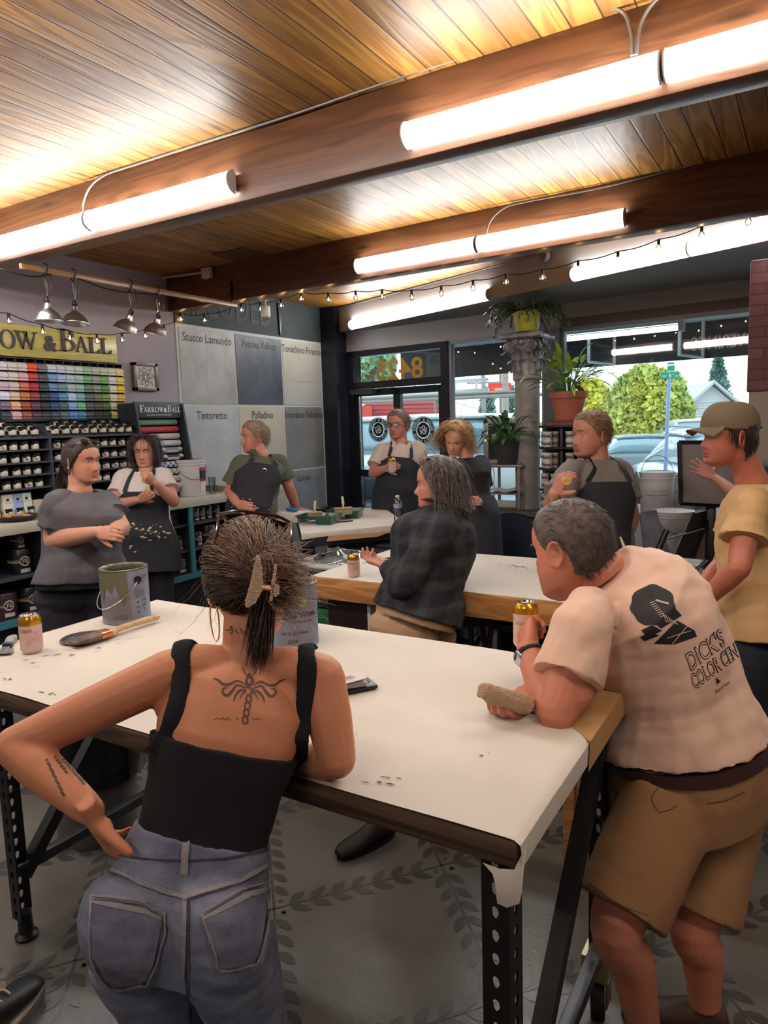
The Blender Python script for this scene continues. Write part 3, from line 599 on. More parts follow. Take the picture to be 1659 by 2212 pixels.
t2,R,o,w,zt,lo=boxpx(1320,1400,950,985,34,4,'house',mat('pale_green_house',(196,204,178),.7),'low pale green house with a salmon roof behind the parked car','building',z0=-.1)
MB().prism([(-.3,zt),(w+.3,zt),(w-.5,zt+.75),(.6,zt+.75)],3,O=o-R[:,1]*.3,ex=R[:,0],ey=(0,0,1),ez=R[:,1]).build('roof',mat('salmon_roof',(196,158,146),.7),t2)
t2,R,o,w,zt,lo=boxpx(1390,1440,918,960,30,1,'brick_wall',mat('far_brick_wall',(188,118,100),.8,var=.15,vscale=4),'short red brick wall behind the street sign pole','wall',z0=-.1)
# street signs
q=P3(1447,811,11); t=thing('street_sign','green street name sign reading SW 6th AV on a bluish pole','sign',(q[0],q[1],-.15)); ex=CR*1.0; ex=nrm(V(ex[0],ex[1],0)); ny=nrm(V(ex[1],-ex[0],0))
MB().bar(q-ex*.14,q+ex*.14,.02,.10).build('sign_plate',mat('sign_green',(20,150,120),.5),t)
mb=MB(); text_on(mb,'6',q+ny*.013-V(0,0,.03),ex,(0,0,1),.10); text_on(mb,'SW',q+ny*.013-V(0,0,.025)-ex*.09,ex,(0,0,1),.045); text_on(mb,'AV',q+ny*.013-V(0,0,.025)+ex*.10,ex,(0,0,1),.045); text_on(mb,'th',q+ny*.013+V(0,0,.008)+ex*.045,ex,(0,0,1),.03); mb.build('lettering',mat('white_letters',(240,240,240),.5),t,smooth=False)
MB().tube([(q[0]-.06,q[1],-.15),(q[0]-.01,q[1],q[2]-.05)],.03,8).build('pole',mat('bluish_steel',(140,165,205),.4),t)
q2=P3(1449,795,11.02); MB().bar(q2-ex*.05,q2+ex*.06,.015,.08).build('upper_plate',mat('sign_green',(20,150,120),.5),t); q2=P3(1449,785,11.02); MB().bar(q2-ex*.05,q2+ex*.05,.012,.035).build('top_plate',mat('sign_purple',(150,120,170),.5),t)
# vehicles
M_carw=mat('white_car_paint',(232,236,240),.25,coat=.5); M_cars=mat('silver_car_paint',(176,190,204),.25,coat=.6,metal=.3); M_cg=mat('car_window',(140,168,180),.05,coat=.5,metal=.2); M_tyre=mat('tyre_rubber',(30,30,32),.8)
def car(name,label,c,ang,L_,W_,hb,hr,paint,cat='car',cab=(.2,.8),slope=(.12,.15)):
    ex=V(math.cos(ang),math.sin(ang),0); ey=V(-ex[1],ex[0],0); t=thing(name,label,cat,(c[0],c[1],-.12)); O=V(c[0],c[1],-.12)
    def sec(x,z0,z1,w,k=6):
        a=np.linspace(0,2*PI,20,endpoint=False); ca,sa=np.cos(a),np.sin(a); e=.45
        return O+ex*x+np.sign(ca)[:,None]*(np.abs(ca)**e)[:,None]*ey*w/2+V(0,0,1)*(((z0+z1)/2)+np.sign(sa)*np.abs(sa)**e*(z1-z0)/2)[:,None]
    b=MB().loft([sec(-L_/2,.45,hb*.8,W_*.85),sec(-L_/2+.12,.3,hb*.95,W_*.97),sec(-L_*.3,.25,hb,W_),sec(L_*.1,.25,hb,W_),sec(L_*.3,.25,hb*.96,W_),sec(L_/2-.15,.3,hb*.85,W_*.95),sec(L_/2,.45,hb*.72,W_*.8)]); b.build('body',paint,t)
    x0=-L_/2+L_*cab[0]; x1=-L_/2+L_*cab[1]; s0,s1=slope[0]*L_,slope[1]*L_
    MB().loft([sec(x0,hb*.9,hb*.93,W_*.9),sec(x0+s0,hb*.9,hr-.04,W_*.84),sec((x0+x1)/2,hb*.9,hr-.03,W_*.84),sec(x1-s1,hb*.9,hr-.06,W_*.82),sec(x1,hb*.9,hb*.93,W_*.9)]).build('windows',M_cg,t)
    MB().loft([sec(x0+s0*.9,hr-.1,hr-.04,W_*.82),sec(x0+s0+.15,hr-.1,hr,W_*.8),sec((x0+x1)/2,hr-.1,hr+.02,W_*.8),sec(x1-s1-.15,hr-.1,hr-.01,W_*.8),sec(x1-s1*.9,hr-.1,hr-.05,W_*.78)]).build('roof_panel',paint,t)
    for sx in (-.32,.32):
        for sy in (-1,1): MB().lathe([(.0,-.1),(.3,-.1),(.34,-.06),(.34,.06),(.3,.1),(0,.1)],c=O+ex*sx*L_+ey*sy*(W_/2-.1)+V(0,0,.34),ax=ey,n=20).build('wheel',M_tyre,t)
    return t,ex,ey,O
q=at(1480,1100,D=11.3); t,ex,ey,O=car('hatchback_car','silver blue car parked facing the right window',(q[0]+.1,q[1]+1.9),PI/2+.42,4.5,1.85,.95,1.50,M_cars,cab=(.12,.80),slope=(.14,.26))
for s in (-1,1): MB().tube(curve([O+ey*s*.62+ex*.6+V(0,0,1.50),O+ey*s*.62+ex*.4+V(0,0,1.56),O+ey*s*.6-ex*1.0+V(0,0,1.56),O+ey*s*.6-ex*1.2+V(0,0,1.5)]),.02,6).build('roof_rail',M_cond,t)
q=at(1545,945,D=22); car('parked_van','white van roof behind the silver car',(q[0],q[1]+1),.35,4.8,1.9,1.2,1.62,M_carw,'van',cab=(.1,.9))
q=at(1375,1000,D=19); car('parked_car','dark grey car just left of the silver car',(q[0],q[1]+1),.35,4.2,1.7,.8,1.25,mat('grey_car_paint',(120,132,140),.3),'car')
q=at(960,1010,D=12.2); t,ex,ey,O=car('pickup_truck','white pickup truck with ladder rack outside the glass door',(q[0],q[1]+.3),.1,5.6,1.95,1.30,1.90,M_carw,'truck',cab=(.04,.86),slope=(.03,.16))
for s in (-1,1):
    MB().tube([O+ey*s*.8-ex*2.9+V(0,0,2.2),O+ey*s*.8+ex*1.7+V(0,0,2.2)],.03,8).build('rack_rail',M_cond,t)
    for x in (-2.7,-.6,1.5): MB().tube([O+ey*s*.8+ex*x+V(0,0,1.1),O+ey*s*.8+ex*x+V(0,0,2.2)],.025,6).build('rack_post',M_cond,t)
tl=thing('ladder','aluminium ladder lying on the white truck rack','ladder',O+V(0,0,2.25))
for z in (2.26,2.42): MB().bar(O-ex*3.0+V(0,0,z)-ey*.7,O+ex*.9+V(0,0,z)-ey*.7,.04,.05).build('rail',mat('aluminium',(200,204,206),.4,metal=.6),tl)
for k in range(11): MB().bar(O-ex*(2.9-.36*k)+V(0,0,2.26)-ey*.7,O-ex*(2.9-.36*k)+V(0,0,2.42)-ey*.7,.03,.03,up=(1,0,0)).build('rung',mat('aluminium',(200,204,206),.4,metal=.6),tl)
q=at(840,1060,D=9.6); car('parked_car','pale silver car parked close outside the glass door',(q[0]-.3,q[1]+.6),.25,4.2,1.7,.78,1.15,M_cars,'car')
# ================= LEFT WALL DISPLAY =================
def arcpts(cx,cy,rx,ry,a0,a1,n=14): return [(cx+rx*math.cos(a),cy+ry*math.sin(a)) for a in np.linspace(a0,a1,n)]
def serif_polys(ch):
    S=lambda x0,x1,y0,y1: [(x0,y0),(x1,y0),(x1,y1),(x0,y1)]
    def bowl(x0,x1,y0,y1,t=.13,n=12):
        o=[(x0,y1)]+arcpts(x0+.12,(y0+y1)/2,x1-x0-.12,(y1-y0)/2,PI/2,-PI/2,n)+[(x0,y0)]
        i=[(x0,y1-.05)]+arcpts(x0+.12,(y0+y1)/2,x1-x0-.12-t,(y1-y0)/2-.05,PI/2,-PI/2,n)+[(x0,y0+.05)]
        return [[o[k],o[k+1],i[k+1],i[k]] for k in range(len(o)-1)]
    if ch == 'L': return [S(.12,.27,0,1),S(.0,.40,.95,1),S(0,.6,0,.055),[(.46,.05),(.62,0),(.68,.26),(.63,.26)]],.70
    if ch == 'I': return [S(.12,.27,0,1),S(0,.39,.95,1),S(0,.39,0,.05)],.45
    if ch == 'F': return [S(.12,.27,0,1),S(0,.6,.945,1),S(0,.4,0,.05),S(.27,.5,.49,.54),S(.47,.51,.38,.65),[(.52,1),(.66,1),(.64,.74),(.60,.74)]],.66
    if ch == 'B': return [S(.12,.28,0,1),S(0,.3,.95,1),S(0,.3,0,.05)]+bowl(.24,.66,.52,1)+bowl(.24,.72,0,.56,.15),.78
    if ch == 'R': return [S(.12,.28,0,1),S(0,.3,.95,1),S(0,.40,0,.05)]+bowl(.24,.66,.48,1)+[[(.34,.52),(.50,.52),(.86,0),(.66,0)],S(.6,.92,0,.04)],.90
    if ch == 'A': return [[(.08,0),(.14,0),(.44,1),(.39,1)],[(.36,1),(.48,1),(.82,0),(.65,0)],S(.2,.66,.32,.37),S(0,.26,0,.045),S(.54,.92,0,.045)],.92
    if ch == 'W': return [[(.1,1),(.26,1),(.46,0),(.38,0)],[(.36,0),(.43,0),(.66,.86),(.62,1)],[(.48,1),(.63,1),(.85,0),(.77,0)],[(.77,0),(.82,0),(1.08,1),(1.02,1)],S(0,.36,.955,1),S(.42,.7,.955,1),S(.92,1.18,.955,1)],1.16
    if ch == 'O':
        o=arcpts(.47,.5,.47,.53,0,2*PI,32); i=arcpts(.47,.5,.31,.475,0,2*PI,32); return [[o[k],o[k+1],i[k+1],i[k]] for k in range(31)],.98
    return [],.4
def serif_text(mb,txt,O,ex,ey,size,thick=.003,big=1.3,xs=1.0,bigs='FB'):
    x=0.0; O=np.array(O,float); ex=np.array(ex,float); ey=np.array(ey,float)
    for ch in txt:
        if ch == '&':
            text_on(mb,'&',O+ex*(x+size*.40*xs),ex,ey,size*1.25,thick=thick,bold=.02*size,xs=xs); x += size*.92*xs; continue
        if ch == ' ': x += size*.3*xs; continue
        ps,w=serif_polys(ch); s=size*(big if ch in bigs else 1)
        for p in ps: mb.prism([(a*s*xs,b*s) for a,b in p],thick,O=O+ex*x,ex=ex,ey=ey)
        x += w*s*xs
    return x
Xs=XW+.03; ys1=at(254,775,X=Xs)[1]
sb=thing('shop_sign','long yellow-green wooden sign with raised dark serif letters above the colour rack','sign',(Xs,ys1,2.27))
zt_,zb2=at(100,708,X=Xs)[2],at(100,774,X=Xs)[2]
MB().box((XW,ys1-2.3,zb2),(Xs,ys1,zt_),bev=.002).build('board',wood_mat('yellow_green_board',(202,196,108),(186,180,98),'Y',knots=False,rough=.3,coat=.3),sb)
M_let=mat('charcoal_letters',(62,62,70),.5)
def place_serif(txt,xa,xb,ybase,h,big=1.0):
    ps=[at(xa,ybase,X=Xs)[1],at(xb,ybase,X=Xs)[1]]; w=sum(serif_polys(c)[1] for c in txt) if txt != '&' else .92
    mb=MB(); zb_=at((xa+xb)/2,ybase,X=Xs)[2]
    if txt == '&': text_on(mb,'&',(Xs,(ps[0]+ps[1])/2,zb_),(0,1,0),(0,0,1),h*1.36,thick=.012,bold=.004)
    else:
        x=0; sc_=(ps[1]-ps[0])/w
        for ch in txt:
            pl,ww=serif_polys(ch)
            for p in pl: mb.prism([(x+a*sc_,b*h) for a,b in p],.012,O=(Xs,ps[0],zb_),ex=(0,1,0),ey=(0,0,1))
            x += ww*sc_
    mb.build('letter',M_let,sb)
zbl=lambda x: 751+(x/240.0)*14
for ch,a,b,h in (('O',0,35,.135),('W',30,82,.135),('&',92,124,.125),('B',127,167,.18),('A',163,192,.13),('L',190,218,.13),('L',216,242,.13),('R',-38,-3,.135),('R',-76,-42,.135),('A',-112,-78,.135),('F',-150,-115,.18)):
    place_serif(ch,a,b,zbl((a+b)/2)+(0 if ch != 'O' else 0),h)
# --- colour block rack
XR=-5.20; M_rack=mat('blue_black_rack',(34,37,46),.5)
ex_=[0,21.7,43.4,65,86.8,106.7,126.6,145.6,164.6,183.5,202,219.7,237,254,271]
yc0,yc1=at(0,850,X=XR)[1],at(272,850,X=XR)[1]; pw=(yc1-yc0)/14.0
zr1=at(270,787,X=XR)[2]; zr0=at(272,904,X=XR)[2]; ph=(zr1-.03-zr0)/6.0
rk=thing('colour_rack','wide dark wall rack holding rows of rounded colour blocks under the yellow sign','rack',(XW,yc0,zr0))
mb=MB(); mb.box((XW,yc0-pw*3,zr0-.012),(XW+.01,yc1+.012,zr1)); mb.build('back_panel',M_rack,rk)
mb=MB()
for i in range(-3,15): mb.box((XW+.01,yc0+i*pw-.003,zr0),(XR-.03,yc0+i*pw+.003,zr1))
mb.box((XW,yc0-pw*3,zr1-.006),(XR-.02,yc1+.01,zr1)); mb.box((XW,yc0-pw*3,zr0-.014),(XR+.025,yc1+.01,zr0)); mb.build('dividers',M_rack,rk)
CC=[[(205,208,214),(206,200,192),(206,198,202),(222,92,48),(112,118,128),(196,214,222),(196,208,228),(198,214,220),(190,212,212),(155,195,165),(180,192,180),(190,204,185),(212,212,208),(224,214,145)],
[(200,196,204),(203,197,190),(212,168,190),(186,74,58),(80,88,96),(125,158,206),(165,187,222),(184,200,212),(170,202,196),(120,166,138),(156,162,156),(122,168,98),(216,214,212),(222,202,112)],
[(196,165,186),(200,190,183),(198,112,90),(172,46,58),(58,65,75),(108,142,182),(108,148,165),(175,190,195),(152,192,180),(108,125,120),(142,148,138),(86,142,88),(218,216,212),(224,192,50)],
[(208,212,232),(206,184,168),(184,118,66),(146,68,74),(46,52,62),(66,84,136),(84,148,184),(190,206,232),(130,176,182),(92,104,104),(116,116,94),(124,148,62),(213,208,194),(208,180,98)],
[(122,112,130),(224,170,138),(162,74,58),(106,58,80),(44,50,60),(50,74,132),(82,105,116),(140,170,220),(118,188,160),(82,94,94),(84,80,72),(82,106,66),(220,213,178),(196,165,92)],
[(66,62,78),(202,165,165),(145,84,70),(90,52,75),(58,60,63),(62,78,98),(88,108,113),(90,130,205),(58,140,156),(62,70,72),(70,65,72),(58,86,68),(224,216,168),(208,170,86)]]
def cname(c):
    r,g,b=c; mx,mn=max(c),min(c); sat=(mx-mn)/max(mx,1); v=mx
    if sat < .12: base='white' if v > 200 else 'pale grey' if v > 165 else 'grey' if v > 100 else 'charcoal'; return base
    import colorsys
    h=colorsys.rgb_to_hsv(r/255,g/255,b/255)[0]*360
    hn='red' if h < 12 or h > 345 else 'orange brown' if h < 32 else 'ochre' if h < 46 else 'yellow' if h < 62 else 'green' if h < 165 else 'teal' if h < 198 else 'blue' if h < 250 else 'violet' if h < 290 else 'plum'
    return ('pale ' if v > 185 and sat < .35 else 'dark ' if v < 105 else '')+hn
rown=['top','second','third','fourth','fifth','bottom']; ordn=['first','second','third','fourth','fifth','sixth','seventh','eighth','ninth','tenth','eleventh','twelfth','thirteenth','last']
pf=[(0,ph*.97),(.035,ph*.97),(.06,ph*.90),(.078,ph*.74),(.084,ph*.55),(.084,ph*.36),(.074,ph*.30),(.074,ph*.22),(.086,ph*.20),(.086,ph*.05),(0,ph*.05)]
for r in range(6):
    for c in range(14):
        o=V(XW+.012,yc0+c*pw+.0035,zr1-.03-(r+1)*ph)
        mb=MB().prism([(a,b) for a,b in pf],pw-.007,O=o,ex=(1,0,0),ey=(0,0,1),ez=(0,1,0))
        b=mb.build('colour_block',mat('paint_%d_%d_%d' % CC[r][c],CC[r][c],.5),origin=o); tag(b,'%s rounded colour block, %s row, %s column of the wall rack' % (cname(CC[r][c]),rown[r],ordn[c]),'colour block','colour blocks in the wall rack')
# --- sample pot display
M_pot=mat('cream_pot_label',(206,200,186),.4); M_lid=mat('black_pot_lid',(20,18,22),.3); M_disp=mat('slate_display',(58,62,74),.55)
YD0,YD1,YDm=at(0,950,X=-4.98)[1]-.5,at(300,936,X=-4.98)[1],at(104,950,X=-4.97)[1]
dsp=thing('sample_pot_display','dark slate shelving unit on the counter holding rows of sample pots','shelf',(-5.1,YDm,1.04))
zrow=[at(200,y,X=-4.96)[2] for y in (940,964,989,1014,1040)]
mb=MB()
for z in zrow: mb.box((XW+.02,YD0,z-.012),(-4.955,YD1,z))
mb.build('shelves',M_disp,dsp)
for y in (YD0,YDm,YD1): MB().prism([(-5.28,1.042),(-4.95,1.042),(-4.955,zrow[0]+.02),(-5.16,zr0-.03),(-5.28,zr0-.03)],.014,O=(0,y,0),ex=(1,0,0),ey=(0,0,1),ez=(0,1,0)).build('side_panel',M_disp,dsp)
mb=MB(); mb.add([(-4.965,YD0,zrow[0]-.005),(-4.965,YD1,zrow[0]-.005),(-5.20,YD1,zr0-.03),(-5.20,YD0,zr0-.03)],[(0,1,2,3)]); mb.box((-5.285,YD0,1.042),(-5.27,YD1,zr0-.02)); mb.box((XW,YD0,1.041),(-4.94,YD1,1.06)); mb.build('sloped_tray',M_disp,dsp,smooth=False)
def make_pot(dot):
    t=thing('sample_pot','x','paint pot',(0,0,0),'sample pots on the slate display')
    MB().lathe([(0,0),(.026,0),(.029,.006),(.029,.036),(.026,.042),(.026,.046),(0,.046)],n=16).build('jar',M_pot,t)
    lid=MB().lathe([(0,.044),(.030,.044),(.031,.047),(.031,.058),(.029,.060),(0,.060)],n=16).build('lid',M_lid,t)
    mb=MB(); a=np.linspace(-.5,.5,9)*2.4; zc=[.034+.006*math.sin(x*3.2) for x in a]; mb.grid(np.array([[(.0297*math.cos(x),.0297*math.sin(x),z) for x in a] if k == 0 else [(.0297*math.cos(x),.0297*math.sin(x),.0425) for x in a] for k,z in ((0,0),(1,0))]) if False else np.array([[(.0297*math.cos(x),.0297*math.sin(x),z_) for x,z_ in zip(a,zc)],[(.0297*math.cos(x),.0297*math.sin(x),.0425) for x in a]])); mb.build('dark_band',M_lid,t,smooth=False)
    k=MB().lathe([(0.0002,0),(.010,0),(.010,.0015),(.0002,.002)],c=(.0292,0,.019),ax=(1,0,0),n=12); k.build('colour_dot',dot,t); return t
dots=[mat('dot_%d' % i,c,.5) for i,c in enumerate(((150,60,50),(196,190,176),(88,92,98),(150,120,90),(120,130,110),(196,176,160),(206,200,186)))]
protos=[make_pot(d_) for d_ in dots]; used=[False]*len(protos)
def put_pot(P,lb,k,rz=-.6):
    if not used[k]: o=protos[k]; used[k]=True; o.location=[float(a) for a in P]; o.rotation_euler=(0,0,rz); o['label']=lb
    else: dup(protos[k],P,lb,rz)
R7=random.Random(5)
rn2=['top','second','third','fourth','lowest']
ypots=[]; y=YD0+.26
while y < YD1-.03:
    if abs(y-YDm) > .035: ypots.append(y)
    y += .0865
for ri in range(1,6):
    z0=(zrow+[1.06])[ri]+.001
    for n_,y in enumerate(ypots): put_pot((-5.0,y+R7.uniform(-.006,.006),z0),'sample pot on the %s full shelf of the slate display, %s of divider' % (rn2[ri-1],'left' if y < YDm else 'right'),R7.randrange(7) if R7.random() < .75 else 6,-.6+R7.uniform(-.2,.2))
for di in range(3):
    X_=-5.0-.062*di; z0=zrow[0]+(X_+4.965)*(zr0-.03-zrow[0])/(-.235)+.004
    for y in ypots: 
        if di == 2 and R7.random() < .35: continue
        put_pot((X_,y+R7.uniform(-.004,.004),z0),'sample pot in the sloped top tray, %s row, %s of the divider' % (['front','middle','back'][di],'left' if y < YDm else 'right'),R7.choice([0,1,6,6,5,2]),-.6)
# --- framed tile
q0=at(286,782,X=XW+.03); q1=at(342,845,X=XW+.03)
fr=thing('framed_tile','small square ornamental tile in a brown wood frame on the wall','frame',(XW,q0[1],q1[2]))
y0,y1_,z0,z1=q0[1],q1[1],q1[2],q0[2]
mb=MB()
for a,b in (((y0,z0),(y1_,z0+.03)),((y0,z1-.03),(y1_,z1)),((y0,z0),(y0+.03,z1)),((y1_-.03,z0),(y1_,z1))): mb.box((XW,a[0],a[1]),(XW+.045,b[0],b[1]),bev=.002)
mb.build('frame',wood_mat('greyed_frame',(112,96,86),(96,82,74),'Z',knots=False),fr)
MB().box((XW,y0+.02,z0+.02),(XW+.03,y1_-.02,z1-.02)).build('tile',mat('white_tile',(206,206,202),.5),fr)
mb=MB(); cy,cz=(y0+y1_)/2,(z0+z1)/2; rr=(y1_-y0)/2-.045
for k in range(8):
    for r_,s in ((.3,.16),(.62,.2),(.92,.16)):
        a=k*PI/4+(.2 if s == .2 else 0); c=(cy+rr*r_*math.cos(a),cz+rr*r_*math.sin(a)*1.05)
        P=[(XW+.0312,c[0]+rr*s*(1+.35*math.cos(3*t))*math.cos(t+a),c[1]+rr*s*(1+.35*math.cos(3*t))*math.sin(t+a)) for t in np.linspace(0,2*PI,18,endpoint=False)]
        mb.tube(P,.0022,4,closed=True)
mb.build('ornament',mat('slate_blue_ink',(88,96,112),.6),fr)
# --- wallpaper roll stand
XS=-5.02
ya,yb_=at(291,890,X=XS)[1],at(382,890,X=XS)[1]; zt3=at(335,876,X=XS)[2]
rs=thing('wallpaper_stand','dark stand of patterned wallpaper rolls with a white serif brand header','display stand',(XS,ya,1.04))
mb=MB(); mb.prism([(-5.28,1.042),(-4.86,1.042),(-4.98,zt3+.02),(-5.28,zt3+.02)],.02,O=(0,ya-.03,0),ex=(1,0,0),ey=(0,0,1),ez=(0,1,0)); mb.prism([(-5.28,1.042),(-4.86,1.042),(-4.98,zt3+.02),(-5.28,zt3+.02)],.02,O=(0,yb_+.03,0),ex=(1,0,0),ey=(0,0,1),ez=(0,1,0)); mb.box((-5.285,ya,1.042),(-5.27,yb_+.03,zt3)); mb.build('side_panels',M_rack,rs)
zh=at(335,903,X=XS)[2]; MB().box((-5.02,ya-.02,zh),(-4.99,yb_+.03,zt3+.03),bev=.002).build('header_board',mat('teal_black_header',(52,66,72),.5),rs)
mb=MB(); w_=yb_-ya+.02; serif_text(mb,'FARROW&BALL',(-4.989,ya+.03,zh+.05),(0,1,0),(0,0,1),w_/10.8,.002,1.35); text_on(mb,'CRAFTSMEN IN PAINT AND PAPER',(-4.988,(ya+yb_)/2,zh+.02),(0,1,0),(0,0,1),.018); mb.build('lettering',mat('white_letters',(240,240,240),.5),rs,smooth=False)
def roll_mat(n,a,b,kind):
    m=mat(n,a,.6); nt=m.node_tree; bs=nt.nodes['Principled BSDF']; tc=nd(nt,'ShaderNodeTexCoord'); mp=nd(nt,'ShaderNodeMapping'); nt.links.new(tc.outputs['Object'],mp.inputs[0])
    t=nd(nt,'ShaderNodeTexChecker'); t.inputs['Color1'].default_value=s2l(a)+(1,); t.inputs['Color2'].default_value=s2l(b)+(1,)
    mp.inputs['Scale'].default_value={'dots': (60,60,60),'stripe': (.01,34,.01),'check': (.01,7,20)}[kind]; t.inputs['Scale'].default_value=1.0
    if kind == 'dots': mp.inputs['Rotation'].default_value=(.8,0,.8)
    nt.links.new(mp.outputs[0],t.inputs[0]); nt.links.new(t.outputs[0],bs.inputs['Base Color']); return m
rolls=[('green dotted',(96,148,116),(130,176,146),'dots'),('red patterned',(176,50,66),(196,74,88),'dots'),('white small-patterned',(206,206,200),(184,186,184),'dots'),('plain white',(208,208,212),(200,200,206),'dots'),('grey-blue and white block',(204,204,200),(120,142,158),'check'),('black and white block',(206,204,200),(52,54,60),'check'),('blue and white striped',(214,216,220),(84,110,170),'stripe'),('green and white striped',(212,214,206),(140,170,130),'stripe'),('pink and white striped',(216,210,214),(196,160,184),'stripe'),('cream striped',(212,210,206),(196,192,186),'stripe')]
for k,(n,a,b,kd) in enumerate(rolls):
    z=at(340,912+15.6*k,X=-4.97)[2]; x=-5.06+.011*k
    o=V(x,ya+.01,z); mb=MB().lathe([(0,0),(.010,0),(.027,0),(.027,yb_-ya-.0),(.010,yb_-ya),(0,yb_-ya)],c=o,ax=(0,1,0),n=20)
    tag(mb.build('wallpaper_roll',roll_mat('roll_%d' % k,a,b,kd),origin=o),'%s wallpaper roll, %s from the top in the dark stand' % (n,ordn[k]),'wallpaper roll','wallpaper rolls in the stand')
# --- counter
XC=-4.72; zc=1.04; M_ctop=mat('pale_concrete_top',(188,180,168),.45,var=.06,vscale=8); M_teal=mat('teal_paint',(58,122,138),.45); M_in=mat('cabinet_black_inside',(26,28,34),.6)
yce=5.8
cnt=MB().box((XW,-.8,zc-.075),(XC,yce,zc),bev=.004).build('countertop',M_ctop,origin=(XC,2.5,zc)); tag(cnt,'long pale concrete-look worktop along the left wall','worktop')
yp=[at(98,1200,X=XC-.03)[1],at(413,1160,X=XC-.03)[1]]; wd1=yp[1]-yp[0]; ylist=[yp[0]-2*wd1,yp[0]-wd1,yp[0],yp[1],yp[1]+.72]
zb3=at(415,1236,X=XC-.03)[2]; zs1=[at(380,1135,X=XC-.1)[2],at(380,1192,X=XC-.1)[2]]
for k in range(4):
    a,b=ylist[k],ylist[k+1]; t=thing('base_cabinet','open black base cabinet with teal edges, %s' % ['far out of the left edge','at the left edge holding big dark tins','behind the two women by the counter','at the right end behind the man in green'][k],'cabinet',(XC,a,0),'base cabinets under the worktop')
    mb=MB(); mb.box((XW+.01,a+.0,zb3-.03),(XW+.03,b,zc-.076)); mb.box((XW+.02,a,zb3-.03),(XC-.03,a+.02,zc-.076)); mb.box((XW+.02,b-.02,zb3-.03),(XC-.03,b,zc-.076)); mb.box((XW+.02,a,zb3-.04),(XC-.03,b,zb3-.01)); mb.box((XW+.1,a,0),(XC-.12,b,zb3-.04)); mb.build('carcass',M_in,t)
    mb=MB(); mb.box((XC-.03,a-.022,zb3-.05),(XC-.01,a+.022,zc-.076)); mb.box((XC-.031,a,zb3-.055),(XC-.009,b,zb3-.005)); mb.build('face_frame',M_teal,t)
    for j,z in enumerate(zs1 if k > 1 else [(zs1[0]+zs1[1])/2-.04]): MB().box((XW+.03,a+.02,z-.018),(XC-.05,b-.02,z)).build('shelf',M_disp,t)
mb=MB(); mb.box((XC-.03,ylist[-1]-.02,zb3-.05),(XC-.01,ylist[-1]+.022,zc-.076)); tag(mb.build('end_trim',M_teal,origin=(XC,ylist[-1],.5)),'teal end trim of the last base cabinet','trim')
# paint tins
M_tinP=mat('plum_tin',(66,40,52),.3,coat=.3); M_tinB=mat('black_tin',(30,30,36),.3,coat=.3); M_lab=mat('tin_label',(196,190,184),.5); M_tan=mat('tan_band',(176,150,118),.5)
def make_tin(r,h,m,name='paint_tin'):
    t=thing(name,'x','paint tin',(0,0,0),'paint tins in the open cabinets')
    MB().lathe([(0,0),(r*.98,0),(r,.004),(r,h-.004),(r*.97,h),(0,h)],n=28).build('tin_body',m,t)
    MB().lathe([(r*.86,h),(r*1.0,h),(r*1.02,h+.004),(r*.98,h+.007),(r*.88,h+.003),(r*.86,h-.001),(0,h-.001)],n=28).build('rim',M_chrome,t)
    def arc(a0,a1,z0,z1,m_,nm,off=.0008):
        a=np.linspace(a0,a1,12); R_=r+off; MB().grid(np.array([[(R_*math.cos(x),R_*math.sin(x),z0) for x in a],[(R_*math.cos(x),R_*math.sin(x),z1) for x in a]])).build(nm,m_,t,smooth=False)
    arc(-1.5,.1,h*.46,h*.60,M_tan,'tan_band'); arc(-.1,.75,h*.06,h*.22,M_lab,'bottom_label')
    a=np.linspace(0,2*PI,28,endpoint=False); rr=h*.21; c0=.3
    P=[[((r+o)*math.cos(c0+q*rr*math.cos(x)/r),(r+o)*math.sin(c0+q*rr*math.cos(x)/r),h*.53+q*rr*math.sin(x)) for x in a] for q,o in ((1,.0014),(.01,.0014))]
    k=MB().grid(np.array([p+[p[0]] for p in P])).build('round_logo',M_lab,t,smooth=False)
    P=[[((r+.002)*math.cos(c0+q*rr*math.cos(x)/r),(r+.002)*math.sin(c0+q*rr*math.cos(x)/r),h*.53+q*rr*math.sin(x)) for x in a] for q in (.72,.01)]; MB().grid(np.array([p+[p[0]] for p in P])).build('logo_centre',m,k,smooth=False)
    mb=MB(); n_=V(math.cos(c0),math.sin(c0),0); text_on(mb,'FB',n_*(r+.0035)+V(0,0,h*.53-h*.07),(-n_[1],n_[0],0),(0,0,1),h*.22,bold=.001); mb.build('lettering',M_lab,k,smooth=False)
    MB().tube([((r+.004)*math.cos(x),(r+.004)*math.sin(x),h*.62-.05*h*math.cos((x-.3)*1.0)*1.2) for x in np.linspace(-1.27,1.87,14)],.002,5).build('bail_handle',M_black,t); return t
big=make_tin(.083,.175,M_tinB); med=make_tin(.083,.175,M_tinP); sml=make_tin(.052,.115,M_tinB); smp_=make_tin(.052,.125,M_tinP)
tp={id(o): False for o in (big,med,sml,smp_)}
def put_tin(o,x,y,z,lb):
    if not tp[id(o)]: tp[id(o)]=True; o.location=(x,y,z); o['label']=lb; o.rotation_euler=(0,0,-.45)
    else: dup(o,(x,y,z),lb,-.45)
zl1=(zs1[0]+zs1[1])/2-.04+.001; z0_=zb3-.009
Yat=lambda x,y,X_: at(x,y,X=X_)[1]
put_tin(big,-4.92,Yat(46,1240,-4.92),zl1,'big black tin on the middle shelf of the leftmost cabinet, a small tin on top')
put_tin(sml,-4.92,Yat(41,1190,-4.92),zl1+.183,'small black tin standing on a bigger black tin in the leftmost cabinet')
put_tin(med,-4.90,Yat(11,1320,-4.90),z0_,'plum tin on the floor of the leftmost cabinet, at the left edge')
